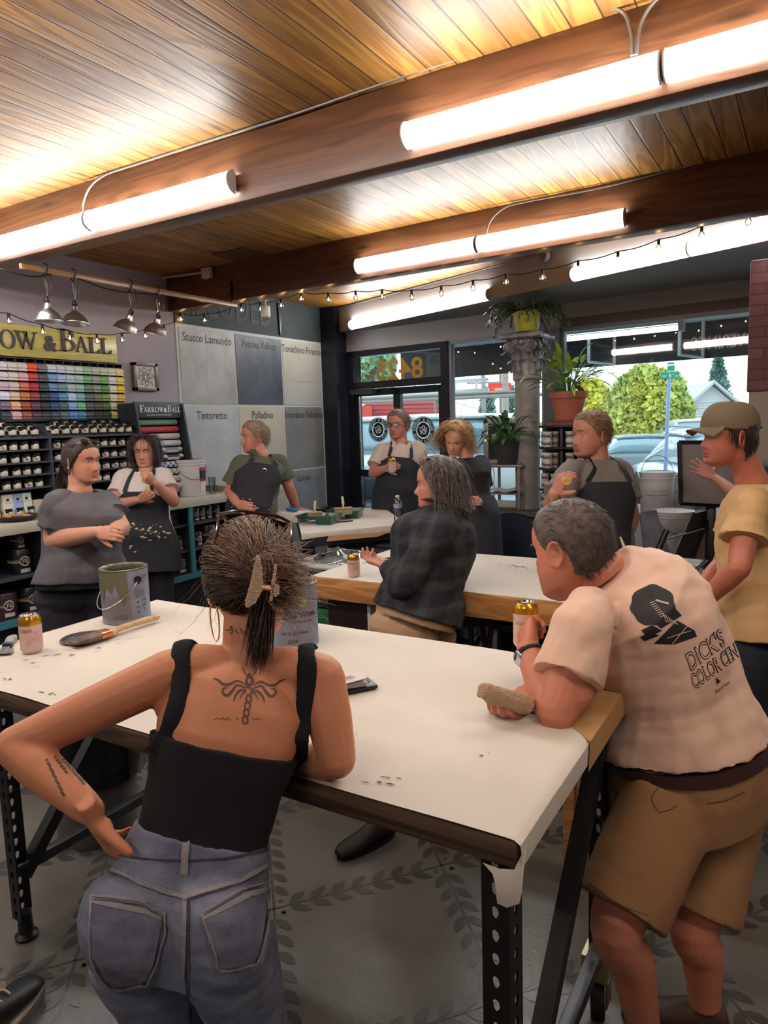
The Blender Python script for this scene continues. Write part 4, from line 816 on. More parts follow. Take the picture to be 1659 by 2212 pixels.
put_tin(big,-4.92,Yat(64,1310,-4.92),z0_,'big black tin on the floor of the leftmost cabinet, right one')
put_tin(smp_,-4.88,Yat(384,1180,-4.88),zs1[1]+.001,'plum tin on the middle shelf beside the apron of the woman in white')
put_tin(med,-4.90,Yat(386,1235,-4.9),z0_,'plum tin on the bottom of the cabinet beside the apron of the woman in white')
for o,px,zz,lb in ((sml,421,zs1[0],'small tin on the top shelf right of the teal post'),(sml,434,zs1[0],'second small tin on the top shelf right of the teal post'),(smp_,449,zs1[0],'tin with brown label third on the top shelf right of the teal post'),(sml,466,zs1[0],'small tin at the right end of the top shelf'),(smp_,424,zs1[1],'plum tin on the middle shelf just right of the teal post'),(med,447,zs1[1],'big plum tin on the middle shelf near the foreground hair'),(sml,428,z0_,'small tin at the cabinet bottom just right of the teal post'),(med,446,z0_,'big plum tin at the cabinet bottom near the foreground hair')):
    put_tin(o,-4.90,Yat(px,1150,-4.9),zz+.001,lb)
q=V(-5.0,Yat(375,1115,-4.9),zs1[0]+.001); t=thing('storage_box','grey lidded storage box with a metal label holder on the upper cabinet shelf','box',q); MB().box(q+V(-.12,-.09,0),q+V(.12,.13,.10),bev=.004).build('box_body',mat('grey_card',(84,84,92),.7),t); MB().box(q+V(-.125,-.095,.10),q+V(.125,.135,.125),bev=.004).build('lid',mat('grey_card',(84,84,92),.7),t); MB().box(q+V(.12,-.01,.05),q+V(.124,.05,.075)).build('label_holder',M_chrome,t)
# counter top items
q=V(-4.88,Yat(37,1112,-4.88),zc+.001)
t=thing('cookie_plate','shallow black oval dish on the counter piled with cookies','plate',q); MB().lathe([(0,0),(.10,0),(.115,.008),(.145,.035),(.150,.037),(.147,.040),(.11,.012),(0,.008)],c=q,n=32,sx=1.0).build('dish',M_black,t)
M_ck=mat('baked_cookie',(206,160,104),.8,rgb2=(170,116,66),vscale=40,bump=.5,bscale=60)
for k in range(9):
    a=k*2.4; p=q+V(.07*math.cos(a)*(k > 0),.08*math.sin(a)*(k > 0),.022+.008*(k % 3)); R_=Matrix.Rotation(.3*math.sin(k*2),3,'X') @ Matrix.Rotation(.25*math.cos(k*3),3,'Y')
    tag(MB().ell(p,(.036,.034,.011),R=np.array(R_),n=14).build('cookie',M_ck,origin=p),'golden cookie in the black dish on the counter','cookie','cookies in the dish')
for k,(px,c,lb) in enumerate(((16,(214,210,190),'cream'),(38,(150,172,226),'periwinkle blue'),(57,(206,220,208),'pale mint'))):
    y=Yat(px,1075,-5.0); o=V(-4.985+.0,y,zc+.02); d_=MB()
    d_.box((-.045,-.042,0),(.002,.038,.165),R=np.array(Matrix.Rotation(-.12,3,'Y')),c=o,bev=.001)
    t=thing('colour_card_stack','stack of %s colour cards standing upright in the counter rack' % lb,'card',o,'colour card stacks'); d_.build('cards',mat('card_%d' % k,c,.6),t)
    mb=MB(); c_=np.array(Matrix.Rotation(-.12,3,'Y')) @ V(.0035,-.002,.125)+o; mb.lathe([(.0003,0),(.012,0),(.012,.0012),(.0003,.0014)],c=c_,ax=(1,0,-.12),n=16); mb.build('seal',mat('dark_seal',(70,70,78),.6),t)
    mb=MB(); text_on(mb,'COLOURS',np.array(Matrix.Rotation(-.12,3,'Y')) @ V(.0035,-.002,.098)+o,(0,1,0),(0.12,0,1),.011); mb.build('print',mat('dark_seal',(70,70,78),.6),t,smooth=False)
mb=MB(); y0,y1_=Yat(2,1075,-4.97),Yat(92,1070,-4.97)
for yy in np.linspace(y0-.03,y1_-.1,6): mb.tube([(-4.93,yy,zc+.075),(-4.93,yy,zc+.006),(-5.1,yy,zc+.006),(-5.1,yy,zc+.12)],.0018,5)
mb.tube([(-4.93,y0-.03,zc+.006),(-4.93,y1_-.1,zc+.006)],.0018,5); tag(mb.build('wire_rack',M_black,origin=(-5,y0,zc)),'thin wire card rack standing on the counter behind the cookies','rack')
o=V(-5.0,Yat(82,1075,-5.0),zc+.001); mb=MB()
for k in range(9): mb.box(o+V(-.06,-.045+.0105*k,0),o+V(.03,-.036+.0105*k,.12+.003*(k % 2)))
tag(mb.build('card_deck',mat('buff_card',(196,184,168),.7),origin=o),'deck of buff cards standing upright beside the grey-shirted woman','card',None)
# bucket, cups, papers
def pail(name,q,r,h,lb,label_m=None,lid=False,wire='down',cat='bucket',txt=None,rz=-.5,group=None):
    t=thing(name,lb,cat,q,group); MW=mat('white_pail_plastic',(208,206,208),.35)
    q=V(*q); pr=[(0,0),(r*.88,0),(r*.90,.004),(r*.97,h*.84),(r*1.03,h*.845),(r*1.03,h*.87),(r*.98,h*.875),(r*.985,h*.91),(r*1.04,h*.915),(r*1.04,h*.94),(r*.99,h*.945),(r*1.0,h*.97)]
    pr += ([(r*1.05,h*.975),(r*1.05,h),(r*.95,h*1.01),(r*.9,h*.995),(0,h*.995)] if lid else [(r*1.03,h*.98),(r*1.03,h),(r*.97,h),(r*.95,h*.95),(r*.88,.01),(0,.01)])
    MB().lathe(pr,c=q,n=36).build('pail_body',MW,t)
    if wire == 'down': P=[q+V(r*1.03*math.cos(rz+x),r*1.03*math.sin(rz+x),h*.88-h*.42*math.cos((x)*1.0)) for x in np.linspace(-PI/2,PI/2,16)]
    else: P=[q+V(-math.sin(rz)*r*1.05*math.sin(x),math.cos(rz)*r*1.05*math.sin(x),h*.88+r*1.25*math.cos(x)) for x in np.linspace(-PI/2,PI/2,18)]
    MB().tube(P,.0025,5).build('wire_handle',M_cond,t); return t
q=V(-4.95,Yat(415,1055,-4.95),zc+.001); rb=.135; hb_=.34
t=pail('paint_bucket',q,rb,hb_,'open white plastic bucket with a red and black label on the counter')
def arc_label(t,q,r,a0,a1,z0,z1,m,nm,r2=None):
    a=np.linspace(a0,a1,10); r2=r2 or r; MB().grid(np.array([[q+V(r*math.cos(x),r*math.sin(x),z0) for x in a],[q+V(r2*math.cos(x),r2*math.sin(x),z1) for x in a]])).build(nm,m,t,smooth=False)
arc_label(t,q,rb*.957,-.15,.75,.15,.25,M_black,'black_label',rb*.975); arc_label(t,q,rb*.975,-.15,.75,.235,.265,mat('crimson_label',(170,34,60),.5),'red_label',rb*.98); arc_label(t,q,rb*.953,-.15,.75,.135,.155,mat('crimson_label',(170,34,60),.5),'red_strip',rb*.965); arc_label(t,q,rb*.94,-.1,.5,.045,.13,mat('paper_label',(216,214,210),.6),'paper_label',rb*.955)
q=V(-4.86,Yat(459,1060,-4.86),zc+.001); tag(MB().lathe([(.026,0),(.034,.15),(.036,.152),(.036,.157),(.034,.16),(.032,.158),(.024,.004),(0,.003)],c=q,n=20).build('plastic_cups',glass_mat('clear_plastic',(.86,.88,.9),.4),origin=q),'stack of clear plastic cups beside the white bucket','cup')
q=V(-5.02,Yat(485,1050,-5.02),zc+.001); mb=MB()
for k in range(5): mb.box(q+V(-.15,-.16+.01*k,.012*k),q+V(.13,.2-.02*k,.009+.012*k))
tag(mb.build('sample_boards',mat('pale_boards',(190,176,158),.6),origin=q),'small stack of sample boards lying on the counter by the cups','board')
q=V(-4.97,Yat(358,1030,-4.97),zc+.001); mb=MB(); mb.box(q+V(-.04,-.05,0),q+V(-.03,.06,.2)); mb.box(q+V(-.03,-.05,0),q+V(.05,.06,.012)); t=mb.build('leaflet_stand',mat('teal_leaflet',(88,142,150),.4),origin=q); tag(t,'small teal leaflet holder beside the striped wallpaper rolls','leaflet')
# ================= TABLES AND THINGS =================
M_paper=mat('kraft_white_paper',(206,200,190),.7,var=.03,vscale=4,bump=.25,bscale=5); M_kraft=mat('brown_kraft_paper',(178,138,92),.7)
M_mark=mat('dried_paint_marks',(70,70,64),.7); M_slab=wood_mat('worn_dark_plank',(92,70,54),(58,44,36),'X',rough=.6,coat=0)
M_iron=mat('black_slotted_steel',(30,31,35),.42,metal=.2)
def punched(mb,o,ex,ey,w,L_,pitch,rx,ry,th=.004,tear=True):
    ex=nrm(ex); ey=nrm(ey); ez=np.cross(ex,ey); n=max(1,int(L_/pitch)); o=np.array(o,float)
    for k in range(n):
        y0,y1_=k*pitch,(k+1)*pitch if k < n-1 else L_; yc=k*pitch+pitch/2
        out=[(0,y0),(w/2,y0),(w,y0),(w,yc),(w,y1_),(w/2,y1_),(0,y1_),(0,yc)]
        ho=[(w/2+rx*math.cos(a)*(1 if not tear or math.sin(a) > 0 else .75),yc+ry*math.sin(a)*(1 if math.sin(a) > 0 or not tear else 1.15)) for a in (-3*PI/4,-PI/2,-PI/4,0,PI/4,PI/2,3*PI/4,PI)]
        for s in (0,1):
            P=[o+ex*a+ey*b+ez*th*s for a,b in out]+[o+ex*a+ey*b+ez*th*s for a,b in ho]
            mb.add(P,[(i,(i+1) % 8,8+(i+1) % 8,8+i)[::(1 if s else -1)] for i in range(8)])
        P=[o+ex*a+ey*b for a,b in ho]; Q=[p+ez*th for p in P]; mb.add(P+Q,[(i,(i+1) % 8,8+(i+1) % 8,8+i) for i in range(8)])
    for a in (0,w):
        P=[o+ex*a,o+ex*a+ez*th,o+ex*a+ey*L_+ez*th,o+ex*a+ey*L_]; mb.add(P,[(0,1,2,3)])
def punched_leg(c,z0,z1,dx,dy,w=.05):
    mb=MB(); punched(mb,V(c[0],c[1],z0),(dx,0,0),(0,0,1),w,z1-z0,.046,.0085,.0125); punched(mb,V(c[0],c[1],z0),(0,dy,0),(0,0,1),w*1.25,z1-z0,.046,.010,.0125); return mb
def crinkle(P,amp=.002,sc_=3.0): return P+vnoise(P*V(1,1,0),sc_,2)[:,None]*V(0,0,amp)
T1=(-2.25,-.38,1.01,1.90,.975)
t1=thing('work_table','nearest tall work table with dark plank top on black slotted steel legs','table',(-1.3,1.45,0),'paper covered work tables')
sl=MB().box((T1[0],T1[2],T1[4]-.052),(T1[1],T1[3],T1[4]),bev=.012).build('tabletop',M_slab,t1)
for cx_,cy_,dx,dy in ((-.43,1.09,-1,1),(-.43,1.82,-1,-1),(-2.20,1.19,1,1),(-2.20,1.84,1,-1)): punched_leg((cx_,cy_),.20 if cx_ > -1 else .07,T1[4]-.055,dx,dy).build('leg',M_iron,t1)
for x in (-2.19,): [MB().lathe([(0,0),(.035,0),(.037,.01),(.024,.02),(.022,.09),(0,.09)],c=(x+.02,y,0),n=18).build('levelling_foot',M_iron,t1) for y in (1.21,1.81)]
for x in (-.44,-2.19):
    mb=MB(); mb.bar((x,1.09 if x > -1 else 1.20,.23),(x,1.82,.23),.035,.035,bev=.003); mb.build('end_rail',mat('scuffed_steel',(70,72,76),.35,metal=.6),t1)
    MB().bar((x,1.80,.86),(x,1.13 if x > -1 else 1.23,.20),.04,.04).build('end_brace',M_iron,t1); MB().bar((x,1.09 if x > -1 else 1.19,.895),(x,1.82,.895),.03,.05).build('end_rail',M_iron,t1)
for y in (1.12,1.80): mb=MB(); mb.box((-2.18,y-.003,.865),(-.45,y+.003,.92)); mb.box((-2.18,y,.862),(-.45,y+.035,.868)); mb.build('side_rail',M_iron,t1)
for x in (-.45,):
    for y in (1.12,1.80):
        c=MB(); c.lathe([(0,-.018),(.05,-.018),(.055,-.012),(.055,.012),(.05,.018),(0,.018)],c=(x,y,.057),ax=(1,.3,0),n=22); w_=c.build('caster_wheel',M_tyre,t1)
        f=MB(); f.bar((x-.03,y,.05),(x-.03,y,.14),.05,.004,up=(1,0,0)); f.bar((x+.03,y,.05),(x+.03,y,.14),.05,.004,up=(1,0,0)); f.box((x-.04,y-.04,.135),(x+.04,y+.04,.145)); f.box((x-.035,y-.035,.145),(x+.035,y+.035,.20)); k=f.build('caster',mat('zinc_plate',(150,146,120),.35,metal=.8),t1); w_.parent=k
        b=MB().box((x-.05,y-.06,.09),(x-.01,y-.035,.115),bev=.004); b.build('brake_pedal',mat('red_brake',(150,40,54),.4),k)
def table_paper(rect,z,label,over=.03,frame_=None,marks=(),n=60,right=True):
    x0,x1,y0,y1_=rect; nx,ny=n,max(10,int(n*(y1_-y0)/(x1-x0))); P=[]
    us=list(np.linspace(x0,x1-.02,nx))+([x1-.008,x1+.003,x1+.005,x1+.005] if right else [x1-.004]); zs=[z+.0015]*nx+([z+.0008,z-.006,z-.022,z-.046] if right else [z+.001])
    for v in np.linspace(y0+.004,y1_,ny):
        P.append([(a,v,b) for a,b in zip(us,zs)])
    P=np.array(P); S=P.shape; Q=crinkle(P.reshape(-1,3),.0013,2.2); Q[:,2]=np.maximum(Q[:,2],np.where(P.reshape(-1,3)[:,0] < x1-.02,z+.0006,-9)); P=Q.reshape(S)
    mb=MB().grid(P)
    if frame_ is not None: mb.v=[v @ frame_[0].T+frame_[1] for v in mb.v]
    o=mb.build('paper_cover',M_paper,origin=(mb.verts().mean(0))); tag(o,label,'paper cover','paper table covers')
    return o
pc1=table_paper((T1[0]+.02,T1[1],T1[2],T1[3]),T1[4],'white paper sheet covering the nearest work table, paint-marked')
def mark(px,py,L_,w,ang,z,parent,seed=0,m=None):
    R=random.Random(seed+int(px)); c=at(px,py,Z=z); d=V(math.cos(ang),math.sin(ang),0); n=V(-d[1],d[0],0); mb=MB(); k=max(3,int(L_/.03))
    for i in range(k):
        if R.random() < .2: continue
        a=-L_/2+L_*i/k+R.uniform(0,.01); l=L_/k*R.uniform(.5,1.1); ww=1.9*w*R.uniform(.25,1); off=R.uniform(-w,w)*1.2+math.sin(i*.8)*w
        mb.add([c+d*a+n*off,c+d*(a+l*.5)+n*(off+ww*.5),c+d*(a+l)+n*(off+R.uniform(-.3,.3)*ww),c+d*(a+l*.5)+n*(off-ww*.5)],[(0,1,2,3)])
    if mb.n: o=mb.build('paint_mark',m or M_mark,parent=None); o.parent=parent; o.location=[-a for a in WL[parent.name]]
zt1=T1[4]+.0042
for a in ((170,1405,.34,.006,1.05),(140,1418,.2,.005,1.05),(255,1382,.16,.003,.95),(40,1447,.12,.002,1.0),(10,1467,.04,.008,.2),(95,1497,.06,.005,.3),(110,1500,.03,.004,0.1),(145,1357,.05,.002,.6),(380,1365,.07,.002,-.3),(815,1690,.07,.005,.25),(835,1680,.05,.003,.3),(850,1693,.04,.002,.2),(1048,1630,.03,.004,.6),(760,1585,.02,.003,.1)): mark(*a,zt1,pc1)
# kraft tape at the right end + torn corner
mb=MB(); z=T1[4]+.0035
mb.add([(-.47,1.52,z),(-.373,1.42,z-.002),(-.373,1.90,z-.002),(-.55,1.90,z)],[(0,1,2,3)]); mb.add([(-.373,1.42,z-.002),(-.371,1.40,z-.06),(-.371,1.90,z-.06),(-.373,1.90,z-.002)],[(0,1,2,3)]); tag(mb.build('kraft_tape',M_kraft,smooth=False,origin=(-.4,1.7,z)),'brown kraft paper strip taped over the right end of the near table','tape')
mb=MB(); A=np.array([[(-.39+.012*math.sin(j)-i*.02,1.008-.004*i,.955-.012*i-.016*j) for j in range(4)] for i in range(4)]); A=np.array([[(-.372,1.03,.965),(-.371,1.012,.93),(-.372,1.006,.895),(-.376,1.004,.875)],[(-.385,1.006,.93),(-.385,1.0,.91),(-.39,.996,.885),(-.395,.998,.865)],[(-.41,1.004,.925),(-.405,.998,.905),(-.408,.994,.885),(-.41,.994,.87)],[(-.44,1.006,.925),(-.42,1.0,.915),(-.415,.998,.9),(-.413,.998,.88)]]); mb.grid(A); tag(mb.build('torn_paper_corner',M_paper,origin=(-.4,1,.9)),'torn paper flap folded under the near right table corner','paper')
# table 2
T2=(-2.26,-.42,2.95,3.86,.858); M_block=wood_mat('honey_butcher_block',(196,142,86),(166,112,62),'X',knots=False,rough=.4,coat=.2)
t2=thing('work_table','middle work table with a thick honey-coloured wooden top','table',(-1.3,3.4,0),'paper covered work tables')
MB().box((T2[0],T2[2],T2[4]-.115),(T2[1],T2[3],T2[4]),bev=.004).build('tabletop',M_block,t2)
MB().box((-2.20,3.02,0),(-1.95,3.10,T2[4]-.116)).build('leg',mat('maroon_black_panel',(34,18,24),.4),t2); MB().box((-2.20,3.70,0),(-1.95,3.78,T2[4]-.116)).build('leg',mat('maroon_black_panel',(34,18,24),.4),t2)
MB().box((-1.95,3.02,.30),(-1.93,3.78,T2[4]-.116)).build('white_side_panel',mat('white_panel',(196,198,204),.4),t2)
MB().box((-.52,3.02,0),(-.45,3.10,T2[4]-.116)).build('leg',M_iron,t2); MB().box((-.52,3.70,0),(-.45,3.78,T2[4]-.116)).build('leg',M_iron,t2)
MB().bar((-1.93,3.5,.08),(-.5,3.5,.08),.05,.05).build('stretcher',M_iron,t2)
pc2=table_paper((T2[0],T2[1],T2[2],T2[3]),T2[4],'white paper sheet covering the honey-coloured middle table',right=False)
for a in ((1055,1202,.12,.008,.1),(1110,1222,.2,.01,-.25),(1140,1232,.18,.008,-.2),(1120,1225,.12,.012,-.1),(1095,1250,.05,.003,.4),(1110,1288,.12,.003,.4),(1010,1210,.08,.004,1),(820,1195,.06,.003,.6),(915,1190,.1,.003,.2),(1440,1270,.1,.004,.3)): mark(*a,T2[4]+.0045,pc2,m=mat('olive_paint_marks',(118,122,106),.7))
# table 3 (turned)
Rr=V(-2.56,4.56,0); aa=V(-.6,-.8,0); bb=V(-.8,.6,0)*-1
bb=nrm(V(-.64,.77,0)); R3=np.stack([-aa,bb,V(0,0,1)],1); O3=Rr+aa*.82
t3=thing('work_table','far black work table set askew by the left wall','table',O3,'paper covered work tables')
MB().box((0,0,.80),(.82,1.2,.90),R=R3,c=O3,bev=.004).build('tabletop',mat('black_table_apron',(28,31,40),.5),t3)
for x in (.04,.72):
    for y in (.04,1.10): MB().box((x,y,0),(x+.06,y+.06,.80),R=R3,c=O3).build('leg',mat('black_table_apron',(28,31,40),.5),t3)
pc3=table_paper((0,.82,-.02,1.2),.901,'white paper sheet draped over the far askew black table',frame_=(R3,O3),right=True)
mb=MB(); L0=lambda x,y,z: R3 @ V(x,y,0)+O3+V(0,0,z)
mb.grid(np.array([[L0(x,-.026,.904),L0(x,-.032,.875+.008*math.sin(x*9)),L0(x,-.03,.862+.01*math.sin(x*7))] for x in np.linspace(0,.82,14)])); mb.build('paper_edge',M_paper,None).parent=pc3; bpy.context.view_layer.update(); o=[x for x in bpy.data.objects if x.name.startswith('paper_edge')][0]; o.location=-V(*WL[pc3.name])
mb=MB(); mb.grid(np.array([[L0(x,-.030,.872),L0(x-.02,-.036,.835+(.02 if x > .65 else 0))] for x in np.linspace(.2,.75,8)])); tag(mb.build('kraft_strip',M_kraft,origin=L0(.5,0,.85)),'brown kraft strip hanging from the far askew table edge','paper')
for a in ((735,1136,.2,.004,.9),(760,1133,.15,.004,1.1),(690,1142,.2,.003,.9),(800,1125,.12,.004,.9),(830,1118,.15,.003,.9),(850,1138,.1,.006,.4)): mark(*a,.906,pc3)
# --- tins on the near table
def gallon(q,lb,body,drips,rz,words):
    q=V(*q); t=thing('paint_can',lb,'paint can',q,'opened gallon cans on the near table'); r,h=.0825,.19; e=V(math.cos(rz),math.sin(rz),0)
    MB().lathe([(0,.002),(r*.98,.002),(r*1.01,0),(r*1.01,.004),(r,.007),(r,h-.01),(r*1.01,h-.006),(r*.99,h-.002)],c=q,n=48).build('can_body',body,t)
    MB().lathe([(r*.99,h-.004),(r*1.02,h-.002),(r*1.02,h+.002),(r*.98,h+.003),(r*.93,h-.004),(r*.90,h+.0),(r*.87,h+.001),(r*.84,h-.004),(r*.84,h-.02),(r*.95,h-.03),(r*.95,.02),(0,.02)],c=q,n=48).build('rim',mat('painted_rim',(120,118,96),.35,metal=.6),t)
    MB().lathe([(0,.05),(r*.94,.05)],c=q,n=32).build('paint_inside',mat('dark_olive_wet',(44,44,34),.3),t,smooth=False)
    def arc(a0,a1,z0,z1,m_,nm,off=.0012,zf=None):
        a=np.linspace(a0,a1,24)+rz; R_=r+off; lo=[z0 if zf is None else zf(x-rz) for x in a]; MB().grid(np.array([[q+V(R_*math.cos(x),R_*math.sin(x),z) for x,z in zip(a,lo)],[q+V(R_*math.cos(x),R_*math.sin(x),z1) for x in a]])).build(nm,m_,t,smooth=False)
    for s in (1,):
        c=q+V(math.cos(rz+.55)*r,math.sin(rz+.55)*r,h*.80); MB().lathe([(0,.006),(.008,.006),(.014,.004),(.014,0),(0,0)],c=c,ax=(math.cos(rz+.55),math.sin(rz+.55),0),n=18).build('handle_ear',M_black,t)
    ang=np.linspace(.55,.55-PI,18)+rz; k=np.linspace(0,PI,18)
    MB().tube([q+V((r+.004+.012*math.sin(b))*math.cos(a),(r+.004+.012*math.sin(b))*math.sin(a),h*.80-.095*math.sin(b)) for a,b in zip(ang,k)],.0017,6).build('bail_handle',M_chrome,t)
    return t,arc,q,r,h
def curved_text(t,q,r,rz,txt,a0,z,size,m,nm='lettering',bold=0.0):
    vs,fs=text_mesh(txt,size,'CENTER',bold); x=vs[:,0]/r+a0+rz; R_=r+.0016; P=np.stack([q[0]+R_*np.cos(x),q[1]+R_*np.sin(x),q[2]+z+vs[:,1]],1); MB().add(P,fs).build(nm,m,t,smooth=False)
M_ink=mat('marker_ink',(28,28,34),.6)
q1=at(275,1336,Z=T1[4]+.004); f1=math.atan2(-q1[1],-q1[0])
t,arc,q,r,h=gallon(q1,'opened lilac-grey paint can with olive drips beside the brush on the near table',mat('lilac_grey_label',(142,148,172),.45,rgb2=(118,116,130),vscale=9),None,f1,None)
arc(-1.6,.12,0,h-.004,mat('olive_paint',(104,104,78),.4),'paint_drips',.0018,zf=lambda a: h*.60+.02*math.sin(a*13)-.018*math.sin(a*5+1)-(.02 if -.4 < a < .05 else 0))
arc(-1.3,.2,.02,.10,mat('dusty_mauve_label',(122,114,124),.5),'faded_label',.0006)
for k,(tx,a,z_,s) in enumerate((('CHI',.93,.155,.018),('140',.80,.072,.017),('202',.82,.054,.015),('75',.84,.038,.014),('B',.50,.068,.014),('O',.50,.05,.014),('D',.50,.033,.014))): curved_text(t,q,r,f1,tx,a,z_,s,M_ink)
for k in range(4): curved_text(t,q,r,f1,'Multi-surface'[:10+k % 3],.62,.112-.008*k,.009,M_ink)
for k in range(3): curved_text(t,q,r,f1,'interior finish gallon',-.25,.03-.007*k,.006,M_ink)
q2=at(632,1385,Z=T1[4]+.004); f2=math.atan2(-q2[1],-q2[0])
t,arc,q,r,h=gallon(q2,'opened grey Lime Wash paint can standing behind the foreground woman',mat('cool_grey_label',(134,140,158),.45,rgb2=(112,114,128),vscale=9),None,f2-.6,None)
arc(.95,1.2,.13,.165,mat('lime_green_tag',(150,184,80),.5),'green_tag',.0018); rz2=f2-.6
curved_text(t,q,r,rz2,'Lime Wash',.90,.095,.026,M_ink,bold=.0006); curved_text(t,q,r,rz2,'MATTE FINISH',1.0,.078,.011,M_ink); curved_text(t,q,r,rz2,'mt (Lightham)',.72,.045,.015,M_ink); curved_text(t,q,r,rz2,'2024',.6,.018,.016,M_ink)
# soda cans
def soda(q,lb,sc_=1.0,ax=(0,0,1),twist=0):
    q=V(*q); t=thing('drink_can',lb,'drink can',q,'pink and gold drink cans'); n=nrm(ax)
    MB().lathe([(0,.004),(.020,.004),(.024,0),(.027,.004),(.0325,.012),(.033,.016),(.033,.090)],c=q,ax=n,n=36).build('can_body',mat('pink_can_label',(206,168,160),.3,coat=.4,rgb2=(214,182,172),vscale=30),t)
    MB().lathe([(.0331,.090),(.0331,.104),(.0325,.108),(.0275,.118)],c=q,ax=n,n=36).build('gold_shoulder',mat('gold_can_top',(196,142,34),.25,metal=.7),t)
    MB().lathe([(.0275,.118),(.0275,.121),(.0262,.122),(.0250,.117),(.001,.117)],c=q,ax=n,n=36).build('lid',M_chrome,t)
    x,y,_=frame(n); c=q+n*.1185; MB().tube([c+x*.004*math.cos(a)+y*(.008*math.sin(a)-.003) for a in np.linspace(0,2*PI,14,endpoint=False)],.0012,5,closed=True).build('pull_tab',M_chrome,t)
    if abs(n[2]) > .95:
        f=math.atan2(-q[1],-q[0]); curved_text(t,q,.033,f,'LIGHT',-.35,.070,.012,mat('gold_can_print',(150,120,84),.4),bold=.0004)
        R_=.0334
        for a0,z0,s in ((.2,.05,.008),(.55,.045,.006),(-.3,.04,.008),(.35,.068,.006)):
            MB().tube([q+V(R_*math.cos(f+a0+s*w_*math.cos(w_*2)/.033*.3),R_*math.sin(f+a0+s*w_*math.cos(w_*2)/.033*.3),z0+s*w_*.3*math.sin(w_*2)) for w_ in np.linspace(.3,3.6,18)],.0005,4).build('swirl_print',mat('rose_print',(176,112,104),.4),t)
    return t
soda(at(70,1408,Z=T1[4]+.003),'pink and gold drink can at the left of the near table')
soda(at(765,1245,Z=T2[4]+.003),'pink and gold drink can on the honey-coloured middle table')
# lid and brush
q=at(185,1380,Z=T1[4]+.003); t=thing('can_lid','round paint can lid smeared with grey paint under the brush','lid',q)
MB().lathe([(0,.003),(.060,.003),(.064,.001),(.069,.001),(.072,.006),(.078,.006),(.079,.002),(.077,0),(0,0)],c=q,n=40).build('lid_disc',mat('smeared_lid',(96,96,98),.3,metal=.4,rgb2=(52,50,48),vscale=30,bump=.4),t)
a=at(162,1388,Z=T1[4]+.02); b=at(344,1333,Z=T1[4]+.02); d=nrm(b-a); n_=V(-d[1],d[0],0); Lb=np.linalg.norm(b-a)
t=thing('paint_brush','angled paint brush with pale wooden handle and copper ferrule lying on the lid','brush',a)
R_=np.stack([d,n_,V(0,0,1)],1)
def sec(x,w,h_,z=0,n=16): aa_=np.linspace(0,2*PI,n,endpoint=False); return np.stack([np.full(n,x),w*np.sign(np.cos(aa_))*np.abs(np.cos(aa_))**.6,z+h_*np.sign(np.sin(aa_))*np.abs(np.sin(aa_))**.6],1) @ R_.T+a
MB().loft([sec(-.01,.020,.004),sec(.02,.030,.008),sec(.06,.030,.011),sec(.085,.028,.012)]).build('bristles',mat('dark_bristles',(72,56,50),.7,rgb2=(140,118,104),vscale=12,bump=.8,bscale=90),t)
MB().loft([sec(.080,.029,.0125),sec(.12,.027,.0125)]).build('ferrule',mat('copper',(206,130,96),.25,metal=.9),t)
MB().loft([sec(.118,.026,.012),sec(.135,.018,.012),sec(.16,.011,.010,.002),sec(.22,.010,.009,.004),sec(.28,.012,.010,.004),sec(Lb-.01,.011,.010,.003),sec(Lb,.006,.006,.003)]).build('handle',wood_mat('beech_handle',(206,174,136),(190,154,116),'X',knots=False),t)
# scraper
a=at(4,1412,Z=T1[4]+.008); b=at(32,1372,Z=T1[4]+.008); d=nrm(b-a); n_=V(-d[1],d[0],0); R_=np.stack([d,n_,V(0,0,1)],1); t=thing('scraper','paint-crusted five-in-one scraper with pale handle and blue collar at the left edge','tool',a)
mb=MB(); mb.prism([(-.01,-.028),(.035,-.028),(.05,-.012),(.08,-.010),(.08,.010),(.05,.012),(.035,.03),(.0,.03)],.002,O=a,ex=d,ey=n_,ez=(0,0,1)); mb.build('blade',mat('crusty_steel',(150,152,156),.4,metal=.6,rgb2=(90,88,84),vscale=60),t)
MB().loft([sec(.075,.014,.010),sec(.092,.016,.012)]).build('collar',mat('navy_collar',(36,40,82),.4),t)
MB().loft([sec(.092,.012,.010),sec(.12,.015,.012),sec(.16,.017,.012),sec(.18,.013,.010),sec(.186,.006,.006)]).build('handle',mat('painted_grey_handle',(170,172,164),.5,rgb2=(130,134,124),vscale=30),t)
# phone and papers
q=at(775,1484,Z=T1[4]+.004); d=nrm(at(800,1478,Z=T1[4])-at(740,1490,Z=T1[4])); n_=V(-d[1],d[0],0); R_=np.stack([d,n_,V(0,0,1)],1)
t=thing('phone','black phone lying under folded receipts beside the foreground woman','phone',q); MB().box((-.06,-.036,0),(.04,.036,.011),R=R_,c=q,bev=.005).build('phone_case',M_black,t); MB().lathe([(.004,0),(.010,0),(.011,.002),(.006,.003),(0.0005,.002)],c=q+d*.02+V(0,0,.011),n=16).build('camera_ring',M_iron,t)
mb=MB(); R5=random.Random(3)
for k in range(8):
    an=R5.uniform(-.12,.12); ca,sa=math.cos(an),math.sin(an); z=.0125+.0022*k; A=[(-.075+.0*k,-.03),(.012-.003*(k % 3),-.032),(.016-.003*(k % 2),.034),(-.075,.036)]
    P=[q+d*(x*ca-y*sa)+n_*(x*sa+y*ca)+V(0,0,z+(.004 if i in (1,2) and k > 5 else 0)) for i,(x,y) in enumerate(A)]; mb.add(P+[p+V(0,0,.0006) for p in P],[(3,2,1,0),(4,5,6,7),(0,1,5,4),(1,2,6,5),(2,3,7,6),(3,0,4,7)])
